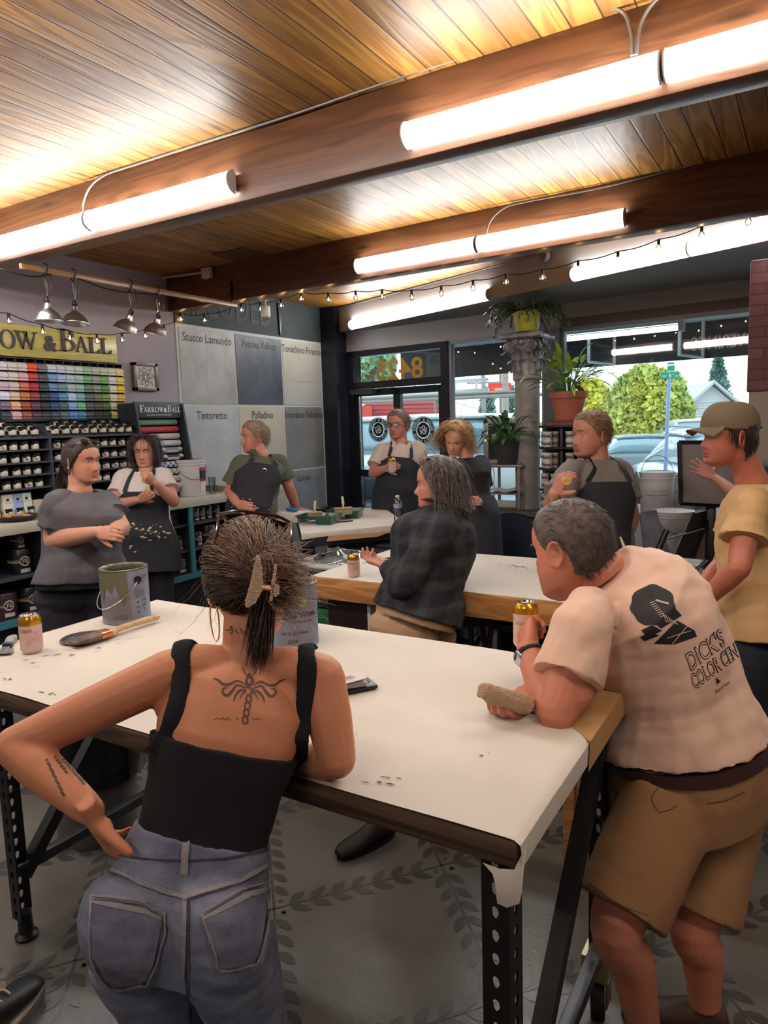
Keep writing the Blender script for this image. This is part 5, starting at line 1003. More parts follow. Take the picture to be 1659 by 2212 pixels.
t=mb.build('folded_receipts',mat('receipt_paper',(212,200,200),.6),smooth=False,origin=q); tag(t,'small pile of folded receipts lying on the phone','paper')
mb=MB()
for k in range(4): mb.box((-.05,-.018+.006*k,.034),(-.015-.005*(k % 2),-.0165+.006*k,.0343),R=R_,c=q)
k=mb.build('receipt_print',M_ink); k.parent=t; k.location=(-q[0],-q[1],-q[2])
# --- things on far table
def bottle(q,lb):
    q=V(*q); t=thing('water_bottle',lb,'bottle',q); G=glass_mat('bottle_plastic',(.92,.96,.98),.5)
    pr=[(0,.004),(.022,.0),(.030,.006),(.032,.02)]+[(.030+.002*math.cos(k*PI),.03+.011*k) for k in range(7)]+[(.032,.115),(.032,.145),(.028,.165),(.016,.182),(.0125,.190),(.0125,.197)]
    MB().lathe(pr,c=q,n=24).build('bottle_body',G,t); MB().lathe([(.0325,.112),(.0325,.142)],c=q,n=24).build('blue_label',mat('blue_label',(70,96,160),.4,rgb2=(190,200,214),vscale=30),t,smooth=False); MB().lathe([(.014,.190),(.015,.192),(.015,.203),(.013,.205),(0,.205)],c=q,n=18).build('cap',M_white,t); return t
bottle(at(860,1128,Z=.905),'clear water bottle with blue label on the far askew table')
M_green=mat('dark_green_plastic',(20,74,58),.25,coat=.5)
def tray(q,ang,L_,W_,lb,name='roller_tray',m=M_green):
    q=V(*q); t=thing(name,lb,'tray',q,'green paint trays'); ex=V(math.cos(ang),math.sin(ang),0); ey=V(-ex[1],ex[0],0); h=.065
    def ringr(sx,sy,z,dx=0,n=5):
        P=[]; r_=.02
        for cx_,cy_,a0 in ((sx-r_,sy-r_,0),(-sx+r_,sy-r_,PI/2),(-sx+r_,-sy+r_,PI),(sx-r_,-sy+r_,3*PI/2)):
            for a in np.linspace(a0,a0+PI/2,n): P.append(q+ex*(cx_+r_*math.cos(a)+dx)+ey*(cy_+r_*math.sin(a))+V(0,0,z))
        return np.array(P)
    mb=MB(); a,b=L_/2,W_/2
    o=[ringr(a*.42,b*.86,0,a*.5),ringr(a*.46,b*.93,h*.62,a*.5),ringr(a*.97,b*.95,h*.66,0),ringr(a,b,h),ringr(a+.008,b+.008,h),ringr(a+.006,b+.006,h-.006),]
    inn=[ringr(a*.40,b*.82,.004,a*.5),ringr(a*.43,b*.88,h*.60,a*.5),ringr(a*.93,b*.90,h*.68,0),ringr(a*.97,b*.96,h)]
    mb.loft(list(reversed(o)) ,caps=False); mb.add(o[0],[tuple(range(len(o[0])))[::-1]]); mb.loft(inn,caps=False); mb.add(inn[0],[tuple(range(len(o[0])))]); mb.build('tray_body',m,t)
    MB().box((-.0,0,0),(.0001,.0001,.0001)); return t
tray(at(690,1129,Z=.905),.2,.30,.22,'left green paint tray holding a block brush on the far table')
tray(at(748,1117,Z=.905),.35,.26,.22,'right green paint tray holding a wide brush on the far table')
def blockbrush(q,ang,w,lb,up):
    q=V(*q); t=thing('block_brush',lb,'brush',q); ex=V(math.cos(ang),math.sin(ang),0); R_=np.stack([ex,V(-ex[1],ex[0],0),V(0,0,1)],1)
    MB().box((-w/2,-.02,0),(w/2,.02,.045),R=R_,c=q,bev=.006).build('bristles',mat('pale_green_bristles',(136,138,112),.8,bump=.6,bscale=60),t); MB().box((-w/2,-.022,.045),(w/2,.022,.06),R=R_,c=q,bev=.004).build('block',mat('tan_block',(178,142,96),.5),t)
    MB().tube(curve([q+V(0,0,.06),q+V(0,0,.085),q+up*.02+V(0,0,.095),q+up*.045+V(0,0,.10)]),[.008]*8+[.011]*8+[.010]*8+[.006],8).build('handle',mat('cream_handle',(206,196,160),.5),t)
blockbrush(at(681,1122,Z=.93),.9,.11,'tan block brush resting on the left green tray',V(0,.2,1)); blockbrush(at(742,1112,Z=.945),.9,.14,'wide green-stained brush standing in the right green tray',V(-.2,.1,1))
q=at(632,1124,Z=.905); t=tag(MB().box(q-V(.13,.1,0),q+V(.13,.10,.07),bev=.002).build('card_box',mat('white_card',(196,190,184),.6),origin=q),'flat white cardboard box at the left of the far askew table','box')
mb=MB(); mb.ell(q+V(.03,-.02,.088),(.05,.02,.016),n=12); mb.ell(q+V(-.03,.0,.088),(.03,.025,.016),n=10); tag(mb.build('blue_cloth_tool',mat('bright_blue',(34,92,170),.5),origin=q+V(0,0,.07)),'crumpled blue and black glove on the white cardboard box','glove')
q=at(702,1105,Z=.905); t=thing('black_dish','round black dish between the two green trays','dish',q); MB().lathe([(0,0),(.06,0),(.09,.035),(.093,.035),(.06,-.0),(.0,.004)],c=q,n=24).build('dish',M_black,t)
a=at(728,1128,Z=.908); b=at(762,1125,Z=.908); MBp=MB().tube([a,b],.005,8); tag(MBp.build('pen',M_black,origin=a),'black pen lying in front of the right green tray','pen')
a=at(783,1216,Z=T2[4]+.006); b=at(789,1213,Z=T2[4]+.006); tag(MB().tube([a,b+(b-a)*1.5],.003,8).build('pencil_stub',M_white,origin=a),'short white stub beside the can on the middle table','pencil')
# green tray + brush on middle table right
q=at(1428,1240,Z=T2[4]+.004); t=tray(q+V(0,0,0),-.10,.37,.26,'green roller tray at the right of the middle table'); 
a=at(1362,1215,Z=T2[4]+.03); b=at(1340,1160,D=(a-CAM)@CF); 
t=thing('paint_brush','pale handled brush standing upright in the green roller tray','brush',a); MB().tube([a,a*.7+b*.3,a*.4+b*.6,b],[.013,.008,.009,.005],10).build('handle',mat('cream_handle',(206,196,160),.5),t); MB().tube([a+(a-b)*.3,a],[.016,.014],10).build('bristles',mat('dark_bristles',(72,56,50),.7),t)
# --- under the tables
def bin_(q,r,h,lb):
    q=V(*q); t=thing('trash_can',lb,'trash can',q); MB().lathe([(0,0),(r*.8,0),(r*.82,.01),(r*.98,h-.04),(r*1.05,h-.03),(r*1.05,h),(r*.97,h),(r*.95,h-.03),(r*.8,.05),(0,.05)],c=q,n=36).build('bin_body',mat('grey_bin_plastic',(104,100,94),.5,var=.1),t)
    mb=MB(); prof=[(r*1.065,h*.42),(r*1.08,h*.7),(r*1.09,h-.02),(r*1.09,h+.01),(r*1.0,h+.015),(r*.95,h-.06),(r*.5,h-.25)]; mb.lathe(prof,c=q,n=48); P=mb.v[0]; P += (vnoise(P,9,4)*.012)[:,None]*np.stack([P[:,0]-q[0],P[:,1]-q[1],0*P[:,0]],1)/r+V(0,0,.01)*vnoise(P,6,5)[:,None]; mb.build('bin_liner',mat('black_bin_bag',(26,26,30),.25,bump=.6,bscale=12),t); return t
bin_((-2.50,1.74,0),.19,.62,'grey trash can with black liner under the left end of the near table')
q=at(708,1235,X=-2.75); t=thing('storage_tub','clear plastic tub of crumpled film behind the corner of the middle table','tub',(-2.60,3.77,0))
cb=V(-2.62,3.77,.15); MB().box(cb+V(-.26,-.22,-.15),cb+V(.26,.25,.34),bev=.02).build('crate',mat('green_crate',(22,92,60),.4),t); MB().box(cb+V(-.27,-.22,.345),cb+V(.27,.25,.60),bev=.02).build('clear_tub',glass_mat('frosted_tub',(.72,.76,.78),.6),t); MB().box(cb+V(-.29,-.24,.60),cb+V(.29,.27,.62),bev=.006).build('tub_rim',mat('frosted_white',(176,180,184),.3),t)
mb=MB(); mb.ell(cb+V(0,0,.60),(.2,.17,.09),n=24); P=mb.v[0]; P += V(0,0,.03)*vnoise(P,8,6)[:,None]; mb.build('crumpled_film',glass_mat('film',(.86,.9,.92),.5),t)
MB().box(cb+V(-.22,-.18,.36),cb+V(.22,.21,.46),bev=.02).build('contents',mat('white_rags',(170,170,168),.8),t)
cb=V(-2.46,4.36,.15); t=thing('storage_bin','big black plastic storage bin under the far askew table','trunk',cb); MB().box(cb+V(-.38,-.05,-.15),cb+V(.34,.28,.52),bev=.03).build('trunk_body',mat('black_trunk',(36,40,50),.4),t); MB().box(cb+V(-.40,-.07,.52),cb+V(.36,.30,.60),bev=.02).build('lid',mat('black_trunk',(36,40,50),.4),t); MB().box(cb+V(-.25,-.02,.60),cb+V(.22,.22,.625),bev=.01).build('lid_panel',mat('black_trunk',(36,40,50),.4),t)
for k,(px,y) in enumerate(((1000,3.35),(1100,3.4),(1230,3.3))):
    x=at(px,1250,Y=y)[0]; t=thing('stool','dark wooden stool pushed under the middle table, %s one' % ['left','middle','right'][k],'stool',(x,y,0),'stools under the middle table')
    MB().lathe([(0,.60),(.15,.60),(.16,.61),(.16,.63),(.15,.64),(0,.635)],c=(x,y,0),n=28).build('seat',mat('dark_stool',(52,44,42),.5),t)
    for a_ in (.8,2.4,3.9,5.5): MB().tube([(x+.10*math.cos(a_),y+.10*math.sin(a_),.60),(x+.18*math.cos(a_),y+.18*math.sin(a_),0)],[.016,.014],8).build('leg',mat('dark_stool',(52,44,42),.5),t)
    MB().tube([(x+.155*math.cos(a_),y+.155*math.sin(a_),.2) for a_ in np.linspace(0,2*PI,20,endpoint=False)],.008,6,closed=True).build('footrest_ring',M_iron,t)
cb=V(-1.15,3.75,0); t=thing('lidded_bin','black lidded bin under the middle table behind the stools','bin',cb); MB().box(cb+V(-.3,-.2,0),cb+V(.25,.22,.5),bev=.03).build('bin_body',M_black,t); MB().box(cb+V(-.32,-.22,.5),cb+V(.27,.24,.55),bev=.02).build('lid',mat('grey_bin_lid',(96,104,116),.4),t)
t=thing('wooden_bench','orange-brown wooden bench behind the right legs of the near table','bench',(-.42,2.5,0))
MB().box((-.78,2.40,.46),(-.12,2.66,.55),bev=.004).build('seat',M_block,t); MB().box((-.76,2.41,.37),(-.14,2.43,.455)).build('apron_board',M_block,t)
for x in (-.74,-.19):
    for y in (2.44,2.60): MB().box((x,y,0),(x+.04,y+.04,.458)).build('leg',M_block,t)
# ================= WINDOW BAY =================
M_stone=mat('grey_plaster_column',(168,162,160),.6,rgb2=(136,130,130),vscale=5,bump=.2)
YC=6.55
c0=at(1140,1000,Y=YC); rC=.5*(at(1168,950,Y=YC)[0]-at(1112,950,Y=YC)[0])*.93
zc0_=at(1141,812,Y=YC)[2]; zc1_=at(1141,722,Y=YC)[2]; cx,cyy=c0[0],YC
col=thing('plaster_column','grey plaster column with an ornate leafy capital in front of the windows','column',(cx,cyy,0))
MB().lathe([(0,0),(rC*1.35,0),(rC*1.35,.08),(rC*1.15,.12),(rC*1.05,.2),(rC,.3),(rC*.96,zc0_-.05),(rC*1.12,zc0_-.03),(rC*1.12,zc0_),(rC*.98,zc0_+.01),(0,zc0_+.01)],c=(cx,cyy,0),n=40).build('shaft',M_stone,col)
M_cap2=mat('silver_grey_capital',(160,158,162),.4,metal=.25,rgb2=(112,110,114),vscale=9)
hc=zc1_-zc0_
cap=MB(); cap.lathe([(0,0),(rC*1.02,0),(rC*1.0,hc*.3),(rC*1.1,hc*.6),(rC*1.4,hc*.85),(0,hc*.85)],c=(cx,cyy,zc0_),n=32); cap.build('capital_core',M_cap2,col)
def leafrow(z,h,r0,n,off,flare,w):
    mb=MB()
    for k in range(n):
        a=2*PI*k/n+off; e=V(math.cos(a),math.sin(a),0); s_=V(-math.sin(a),math.cos(a),0); rows=[]
        for i,t in enumerate(np.linspace(0,1,9)):
            rr=r0+flare*t**3*1.3; zz=z+h*math.sin(min(t,.93)*PI/2/.93) - (h*.22*max(0,t-.8)/.2); rr += .02*max(0,t-.8)/.2; ww=w*(1-.5*t**3)*(1+.18*math.sin(t*20))
            rows.append([e*(rr+.010*(1-abs(x))+(.008 if abs(x) < .1 else 0))+s_*ww*x+V(cx,cyy,zz) for x in np.linspace(-1,1,7)])
        mb.grid(np.array(rows)); mb.grid(np.array(rows)-e*.006,flip=True)
    return mb
leafrow(zc0_+.0,hc*.40,rC*1.02,8,0,.035,rC*.42).build('acanthus_leaves',M_cap2,col); leafrow(zc0_+hc*.12,hc*.52,rC*1.04,8,PI/8,.07,rC*.40).build('acanthus_leaves',M_cap2,col)
for k in range(4):
    a=PI/4+k*PI/2; e=V(math.cos(a),math.sin(a),0); s_=V(-math.sin(a),math.cos(a),0)
    for sg in (-1,1):
        base=V(cx,cyy,zc0_+hc*.70)+e*rC*1.62+s_*sg*.022; mb=MB(); P=[]
        for t in np.linspace(0,4.2*PI,40): r_=.046*(1-t/(4.6*PI)); P.append(base+e*r_*math.cos(t+PI/2)+V(0,0,1)*r_*math.sin(t+PI/2))
        st_=[V(cx,cyy,zc0_+hc*.35)+e*rC*1.1+s_*sg*.02,V(cx,cyy,zc0_+hc*.6)+e*rC*1.2+s_*sg*.02,P[0]]
        mb.tube(curve(st_,5)+P,.011,6); mb.build('volute',M_cap2,col)
for k in range(4):
    a=k*PI/2; e=V(math.cos(a),math.sin(a),0); s_=V(-math.sin(a),math.cos(a),0); b_=V(cx,cyy,zc0_+hc*.78)+e*rC*1.45; mb=MB(); mb.ell(b_,(.028,.028,.028),n=10)
    for sg in (-1,1): mb.tube([b_+s_*sg*.05+s_*sg*(.026*(1-t/9))*math.cos(t)+V(0,0,.026*(1-t/9)*math.sin(t)) for t in np.linspace(0,8,24)],.008,5)
    mb.build('rosette',M_cap2,col)
mb=MB(); ab=[]
for sz,z in ((1.62,hc*.86),(1.78,hc*.90),(1.80,hc*.96),(1.70,hc*1.0)):
    ring_=[]
    for k in range(32):
        a=2*PI*k/32; r_=rC*sz*(1.0/max(abs(math.cos(a)),abs(math.sin(a))))**.85; r_ *= 1-.10*abs(math.cos(2*a)); ring_.append((cx+r_*math.cos(a),cyy+r_*math.sin(a),zc0_+z))
    ab.append(np.array(ring_))
mb.loft(ab); mb.build('abacus',M_cap2,col)
# plants
def leaf_mb(mb,base,d,L_,w,droop,fold=.2,n=7,mi=0):
    d=nrm(d); up=V(0,0,1); s_=np.cross(d,up); s_=nrm(s_) if np.linalg.norm(s_) > .05 else V(1,0,0); p=np.array(base,float); v=d.copy(); rows=[]
    for i in range(n):
        t=i/(n-1); ww=w*math.sin(PI*min(1,t*.92+.06))**.8*(1-.3*t); nn=nrm(np.cross(s_,v)); rows.append([p - s_*ww+nn*fold*ww,p,p+s_*ww+nn*fold*ww]); p=p+v*L_/(n-1); v=nrm(v+V(0,0,-droop/(n-1)))
    mb.grid(np.array(rows),mi=mi)
def potted(name,q,pot_prof,mpot,lb,leaves,mleaf,seed,stems=True,saucer=None,cat='potted plant'):
    R=np.random.default_rng(seed); t=thing(name,lb,cat,q); q=V(*q); MB().lathe(pot_prof,c=q,n=36).build('pot',mpot,t); zt=max(p[1] for p in pot_prof)
    if saucer: MB().lathe(saucer,c=q,n=36).build('saucer',mpot,t)
    MB().lathe([(0,zt-.02),(max(p[0] for p in pot_prof)*.88,zt-.02)],c=q,n=20).build('soil',mat('soil',(44,34,28),.9),t,smooth=False)
    lm,sm=MB(),MB()
    for k in range(leaves['n']):
        a=R.random()*2*PI; el=R.uniform(*leaves['el']); r0=R.random()*.05; b=q+V(r0*math.cos(a),r0*math.sin(a),zt-.02); sl=R.uniform(*leaves['stem']); d=V(math.cos(a)*math.cos(el),math.sin(a)*math.cos(el),math.sin(el)); e=b+d*sl; e2=b+d*sl*.5+V(0,0,.03*sl/.2)
        sm.tube([b,e2,e],.0028,4,caps=False); dd=nrm(d+V(0,0,-R.uniform(.1,.7))); leaf_mb(lm,e,dd,R.uniform(*leaves['L']),R.uniform(*leaves['w']),R.uniform(*leaves['droop']))
    lm.build('leaves',mleaf,t); sm.build('stems',mat('leaf_stem',(84,120,60),.6),t); return t,q,zt
M_l1=mat('glossy_dark_leaf',(44,88,48),.3,rgb2=(74,122,64),vscale=14,coat=.3); M_l2=mat('light_green_leaf',(104,142,62),.4,rgb2=(150,176,70),vscale=9,coat=.2); M_l3=mat('cactus_green',(74,100,70),.5,rgb2=(48,72,52),vscale=16)
zl=zc1_+.002
ys=mat('yellow_glazed_pot',(196,190,78),.3,coat=.4)
t=thing('hanging_cactus_plant','dark trailing plant in a yellow pot on top of the ornate column','potted plant',(cx,cyy-.0,zl)); q=V(cx,cyy,zl)
MB().lathe([(0,0),(.095,0),(.105,.01),(.128,.17),(.136,.19),(.136,.20),(.124,.20),(.1,.03),(0,.03)],c=q,n=36).build('pot',ys,t); MB().lathe([(0,.17),(.12,.17)],c=q,n=20).build('soil',mat('soil',(44,34,28),.9),t,smooth=False); MB().lathe([(0,0),(.14,0),(.15,.012),(0,.008)],c=q-V(0,0,.0),n=30).build('saucer',M_black,t)
R=np.random.default_rng(11); mb=MB()
for k in range(150):
    a=R.random()*2*PI; p=q+V(.06*math.cos(a),.06*math.sin(a),.18); v=nrm(V(math.cos(a)*1.0,math.sin(a)*1.0,R.uniform(.25,1.5))); ns=R.integers(5,11)
    for j in range(ns):
        L_=R.uniform(.032,.05); s_=nrm(np.cross(v,R.normal(size=3))); w=.0085; e=p+v*L_
        mb.add([p,p+v*L_*.3+s_*w,p+v*L_*.8+s_*w,e,p+v*L_*.8-s_*w,p+v*L_*.3-s_*w],[(0,1,2,3),(0,3,4,5)]); p=e; v=nrm(v+V(R.normal()*.14,R.normal()*.14,-R.uniform(.12,.34)))
mb.build('foliage',M_l3,t,smooth=False)
# terracotta on the jar rack
qr=at(1210,1000,Y=6.0); xr,yr=qr[0]+.04,6.1; zr_=at(1215,918,Y=6.0)[2]
M_tc=mat('terracotta',(178,106,84),.7,var=.08,vscale=12)
rack=thing('jar_rack','black round-shelved revolving rack of small white tubs by the column','rack',(xr,yr,0))
zsh=[zr_]+[at(1180,y,Y=6.0)[2] for y in (965,1010,1055,1100)]+[.35]
for z in zsh: MB().lathe([(0,-.02),(.24,-.02),(.25,-.014),(.25,0),(0,0)],c=(xr,yr,z),n=32).build('round_shelf',M_black,rack)
mb=MB(); mb.box((xr-.20,yr-.012,0),(xr+.20,yr+.012,zr_-.02)); mb.box((xr-.012,yr-.20,0),(xr+.012,yr+.20,zr_-.02)); mb.build('cross_panels',mat('black_rack_panel',(22,22,26),.5),rack)
MB().box((xr-.15,yr-.13,zr_),(xr+.13,yr+.13,zr_+.02)).build('top_board',mat('brown_board',(110,60,50),.5),rack)
potted('broad_leaf_plant',(xr+.0,yr,zr_+.021),[(0,.02),(.10,.02),(.105,.03),(.145,.20),(.160,.205),(.165,.26),(.15,.26),(.14,.2),(.09,.05),(0,.05)],M_tc,'bright leafy plant in a terracotta pot on the black jar rack',dict(n=70,el=(.35,1.35),stem=(.12,.34),L=(.12,.21),w=(.02,.038),droop=(.6,1.6)),M_l2,5,saucer=[(0,0),(.13,0),(.15,.022),(.14,.022),(.12,.008),(0,.008)])
M_tub=mat('white_tub',(196,190,186),.4); M_tb2=mat('tub_print',(96,92,96),.6); tubp=thing('sample_tub','x','tub',(0,0,0),'white tubs on the black rack')
MB().lathe([(0,0),(.032,0),(.036,.052),(0,.052)],n=20).build('tub_body',M_tub,tubp); MB().lathe([(0,.052),(.039,.052),(.039,.064),(0,.064)],n=20).build('lid',M_white,tubp)
a=np.linspace(-2.6,-.6,9); MB().grid(np.array([[(.0345*math.cos(x),.0345*math.sin(x),.018) for x in a],[(.0360*math.cos(x),.0360*math.sin(x),.036) for x in a]])).build('label_print',M_tb2,tubp,smooth=False)
first=True; sn=['','top','second','third','lowest']
for si in (1,2,3,4):
    for dx,dy,lv in ((-.185,-.06,2),(-.09,-.09,2),(.055,-.14,2),(.145,-.11,2),(-.12,-.18,1 if si == 3 else 2),(.09,-.05,1)):
        if si == 3 and dx > 0.1: continue
        for l_ in range(lv):
            P=(xr+dx,yr+dy,zsh[si]+.001+.065*l_); lb='white lidded tub on the %s shelf of the black rack, %s%s' % (sn[si],'left' if dx < 0 else 'right',', stacked on another' if l_ else '')
            if first: tubp.location=P; tubp['label']=lb; first=False
            else: dup(tubp,P,lb)
# bench in the window bay
bz=.80; bx=onw(1040,1100)[0]
MB_=MB().box((-2.95,6.28,bz-.05),(-.42,6.33,bz)); MB_.box((-2.95,6.30,bz-.04),(-.42,6.95,bz)); b_=MB_.build('window_bench',mat('grey_bench_top',(92,90,92),.5),origin=(-1.7,6.6,bz)); tag(b_,'long grey display bench under the windows','bench')
mb=MB().box((-2.93,6.34,0),(-.42,6.40,bz-.05)); tag(mb.build('bench_front',mat('grey_bench_front',(120,116,114),.7),origin=(-1.7,6.4,.3)),'grey panel closing the front of the window bench','panel')
# metal side table with rings
tx0,tx1=at(1042,1005,Y=6.35)[0],at(1120,1008,Y=6.35)[0]; zt_1=at(1095,1004,Y=6.35)[2]; t=thing('side_table','light metal side table with ring ornaments holding the dark potted plant','table',((tx0+tx1)/2,6.5,bz)); ty0,ty1=6.36,6.78
M_pm=mat('grey_painted_metal',(138,132,130),.4,metal=.3)
MB().box((tx0-.03,ty0-.03,zt_1-.025),(tx1+.03,ty1+.03,zt_1),bev=.004).build('tabletop',M_pm,t)
for x in (tx0,tx1):
    for y in (ty0,ty1): MB().box((x-.012,y-.012,bz),(x+.012,y+.012,zt_1-.025)).build('leg',M_pm,t)
mb=MB(); mb.box((tx0,ty0,bz+.14),(tx1,ty1,bz+.155)); mb.build('lower_shelf',M_pm,t)
for x in (tx0,tx1):
    for yy,zz,r_ in ((.07,.38,.055),(.20,.30,.085),(.08,.21,.06),(.24,.15,.06)): MB().tube([(x,ty0+yy+r_*math.cos(a),bz+zz+r_*1.2*math.sin(a)) for a in np.linspace(0,2*PI,24,endpoint=False)],.004,6,closed=True).build('ring_ornament',M_cond,t)
mb=MB(); P=np.array([[(tx0+.03+x*(tx1-tx0-.02),ty0+.02+y*.36,bz+.16+.012*math.sin(x*9+y*3)) for x in np.linspace(0,1,12)] for y in np.linspace(0,1,8)]); mb.grid(P+V(0,0,.01)); tag(mb.build('folded_cloth',mat('white_cloth',(196,192,196),.8),origin=(tx0,ty0,bz+.15)),'white cloth lying on the lower shelf of the metal side table','cloth')
potted('peace_lily',(at(1096,990,Y=6.45)[0],6.45,zt_1+.001),[(0,0),(.085,0),(.095,.01),(.13,.20),(.135,.22),(.125,.22),(.09,.03),(0,.03)],mat('charcoal_pot',(72,72,76),.35),'dark glossy peace lily in a charcoal pot on the metal side table',dict(n=85,el=(.15,1.4),stem=(.08,.26),L=(.13,.2),w=(.02,.034),droop=(.8,2.0)),M_l1,8)
# framed blackboard behind the plant
a=at(1045,905,Y=6.9); b=at(1150,1000,Y=6.9); t=thing('framed_blackboard','small blackboard in a beaded silver-grey frame behind the peace lily','frame',(a[0],6.9,b[2])); x0,x1,z0,z1=a[0],b[0],b[2]-.02,a[2]
MB().box((x0+.04,6.9,z0+.04),(x1-.04,6.92,z1-.04)).build('board',mat('blackboard',(40,42,50),.6),t); mb=MB()
for A,B in (((x0,z0),(x1,z0+.055)),((x0,z1-.055),(x1,z1)),((x0,z0),(x0+.055,z1)),((x1-.055,z0),(x1,z1))): mb.box((A[0],6.88,A[1]),(B[0],6.93,B[1]),bev=.008)
mb.build('frame',mat('silver_grey_frame',(186,178,180),.4,metal=.3),t)
tag(MB().box(((tx0),6.5,bz+.001),(tx1,6.62,bz+.06),bev=.005).build('tissue_pack',M_white,origin=(tx0,6.5,bz)),'white packs lying under the metal side table','pack')
# buckets
def bucket_at(px,py,D,r,h,lb,**k):
    q=at(px,py,D=D); return pail('paint_bucket',q,r,h,lb,group='white five gallon buckets',**k),q
t,q=bucket_at(1418,1108,6.25,.148,.365,'white lidded bucket with raised wire handle standing in the window',lid=True,wire='up',rz=-.9); zb_u=q[2]
f=math.atan2(-q[1],-q[0])
def ctext(t,q,r,a0,z,txt,size,m): vs,fs=text_mesh(txt,size); x=vs[:,0]/r+a0; MB().add(np.stack([q[0]+r*np.cos(x),q[1]+r*np.sin(x),q[2]+z+vs[:,1]],1),fs).build('lettering',m,t,smooth=False)
ctext(t,q,.148*.945,f,.20,'Artisan',.055,M_tb2); ctext(t,q,.148*.94,f,.165,'Decorative Formulations',.019,M_ink); ctext(t,q,.148*.94,f,.145,'Primer',.016,M_ink)
t,q=bucket_at(1470,1108,6.5,.148,.36,'white bucket standing half behind the dark easel board in the window',rz=-.9)
t,q=bucket_at(1507,1110,6.6,.148,.16,'short white tub under the dark easel board',rz=-.9)
t,q=bucket_at(1452,1190,5.55,.150,.32,'cream lidded bucket in front of the bench under the window',lid=True,wire='down',rz=-.9)
tag(MB().box((q[0]-.26,q[1]-.2,0),(q[0]+.3,q[1]+.22,q[2]-.002),bev=.01).build('black_crate',M_black,origin=(q[0],q[1],0)),'black crate carrying the cream lidded bucket','crate')
# easel board, canvases, folding chairs
D_=4.6; A=[at(x,y,D=D_) for x,y in ((1467,955),(1600,955),(1598,1095),(1470,1088))]; n_=nrm(np.cross(A[1]-A[0],A[3]-A[0])); n_=n_ if n_ @ CF > 0 else -n_
t=thing('display_board','grey display board in a black frame between the window and the man in the cap','board',A[3]); mb=MB(); mb.add(list(A)+[a+n_*.03 for a in A],[(0,3,2,1),(4,5,6,7),(0,1,5,4),(1,2,6,5),(2,3,7,6),(3,0,4,7)]); mb.build('board_panel',mat('grey_board',(146,138,138),.6),t)
mb=MB()
for i in range(4): mb.bar(A[i]-n_*.004,A[(i+1) % 4]-n_*.004,.022,.022)
mb.build('frame',M_black,t); m0=(A[2]+A[3])/2; MB().box((m0[0]-.03,m0[1]+.03,0),(m0[0]+.03,m0[1]+.06,m0[2]),bev=.004).build('stand_post',M_black,t); MB().box((m0[0]-.2,m0[1]-.12,0),(m0[0]+.2,m0[1]+.2,.03),bev=.01).build('stand_base',M_black,t)
def slab4(name,pts,th,m,lb,cat,group=None):
    A=[np.array(p) for p in pts]; n_=nrm(np.cross(A[1]-A[0],A[3]-A[0])); n_=n_ if n_ @ CF > 0 else -n_; mb=MB().add(A+[a+n_*th for a in A],[(0,3,2,1),(4,5,6,7),(0,1,5,4),(1,2,6,5),(2,3,7,6),(3,0,4,7)]); return tag(mb.build(name,m,origin=A[3]),lb,cat,group)
slab4('plaster_board',[at(1383,1108,D=5.2),at(1418,1100,D=5.2),at(1490,1330,D=4.9),at(1410,1330,D=4.9)],.03,mat('grey_mottled_board',(98,100,110),.6,rgb2=(66,66,72),vscale=8),'mottled grey board leaning beside the cream bucket','board'); slab4('plaster_board',[at(1370,1125,D=5.4),at(1390,1115,D=5.4),at(1430,1398,D=5.0),at(1368,1402,D=5.0)],.03,mat('pale_grey_board',(134,136,146),.6),'paler grey board leaning left behind the mottled one','board')
def fold_chair(pts,lb):
    t=thing('folding_chair',lb,'chair',(pts['b1'][0],pts['b1'][1],0),'black chairs by the windows'); p=pts
    MB().add([p['s0'],p['s1'],p['s2'],p['s3']]+[V(*a)+V(.0,.02,-.01) for a in (p['s0'],p['s1'],p['s2'],p['s3'])],[(0,1,2,3),(7,6,5,4),(0,4,5,1),(1,5,6,2),(2,6,7,3),(3,7,4,0)]).build('seat',mat('black_mesh_seat',(34,36,40),.5),t)
    MB().tube([p['s0'],p['s3']],.014,8).build('side_rail',M_black,t); MB().tube([p['s1'],p['s2']],.014,8).build('side_rail',M_black,t); MB().tube([p['l0'],p['l1']],.019,10).build('leg',M_black,t)
    for a,b in (('r0','r1'),('r2','r3')): MB().tube([p[a],p[b]],.008,8).build('cross_bar',M_chrome if True else M_iron,t)
    return t
g=lambda x,y,D: at(x,y,D=D)
fold_chair(dict(s0=g(1498,1110,4.5),s1=g(1537,1100,4.7),s2=g(1490,1225,4.5),s3=g(1448,1225,4.3),l0=g(1440,1145,4.2),l1=g(1408,1220,4.2),r0=g(1434,1166,4.2),r1=g(1520,1142,4.6),r2=g(1420,1210,4.2),r3=g(1506,1182,4.6),b1=g(1440,1300,4.3)),'black folding chair with chrome bars behind the green tray')
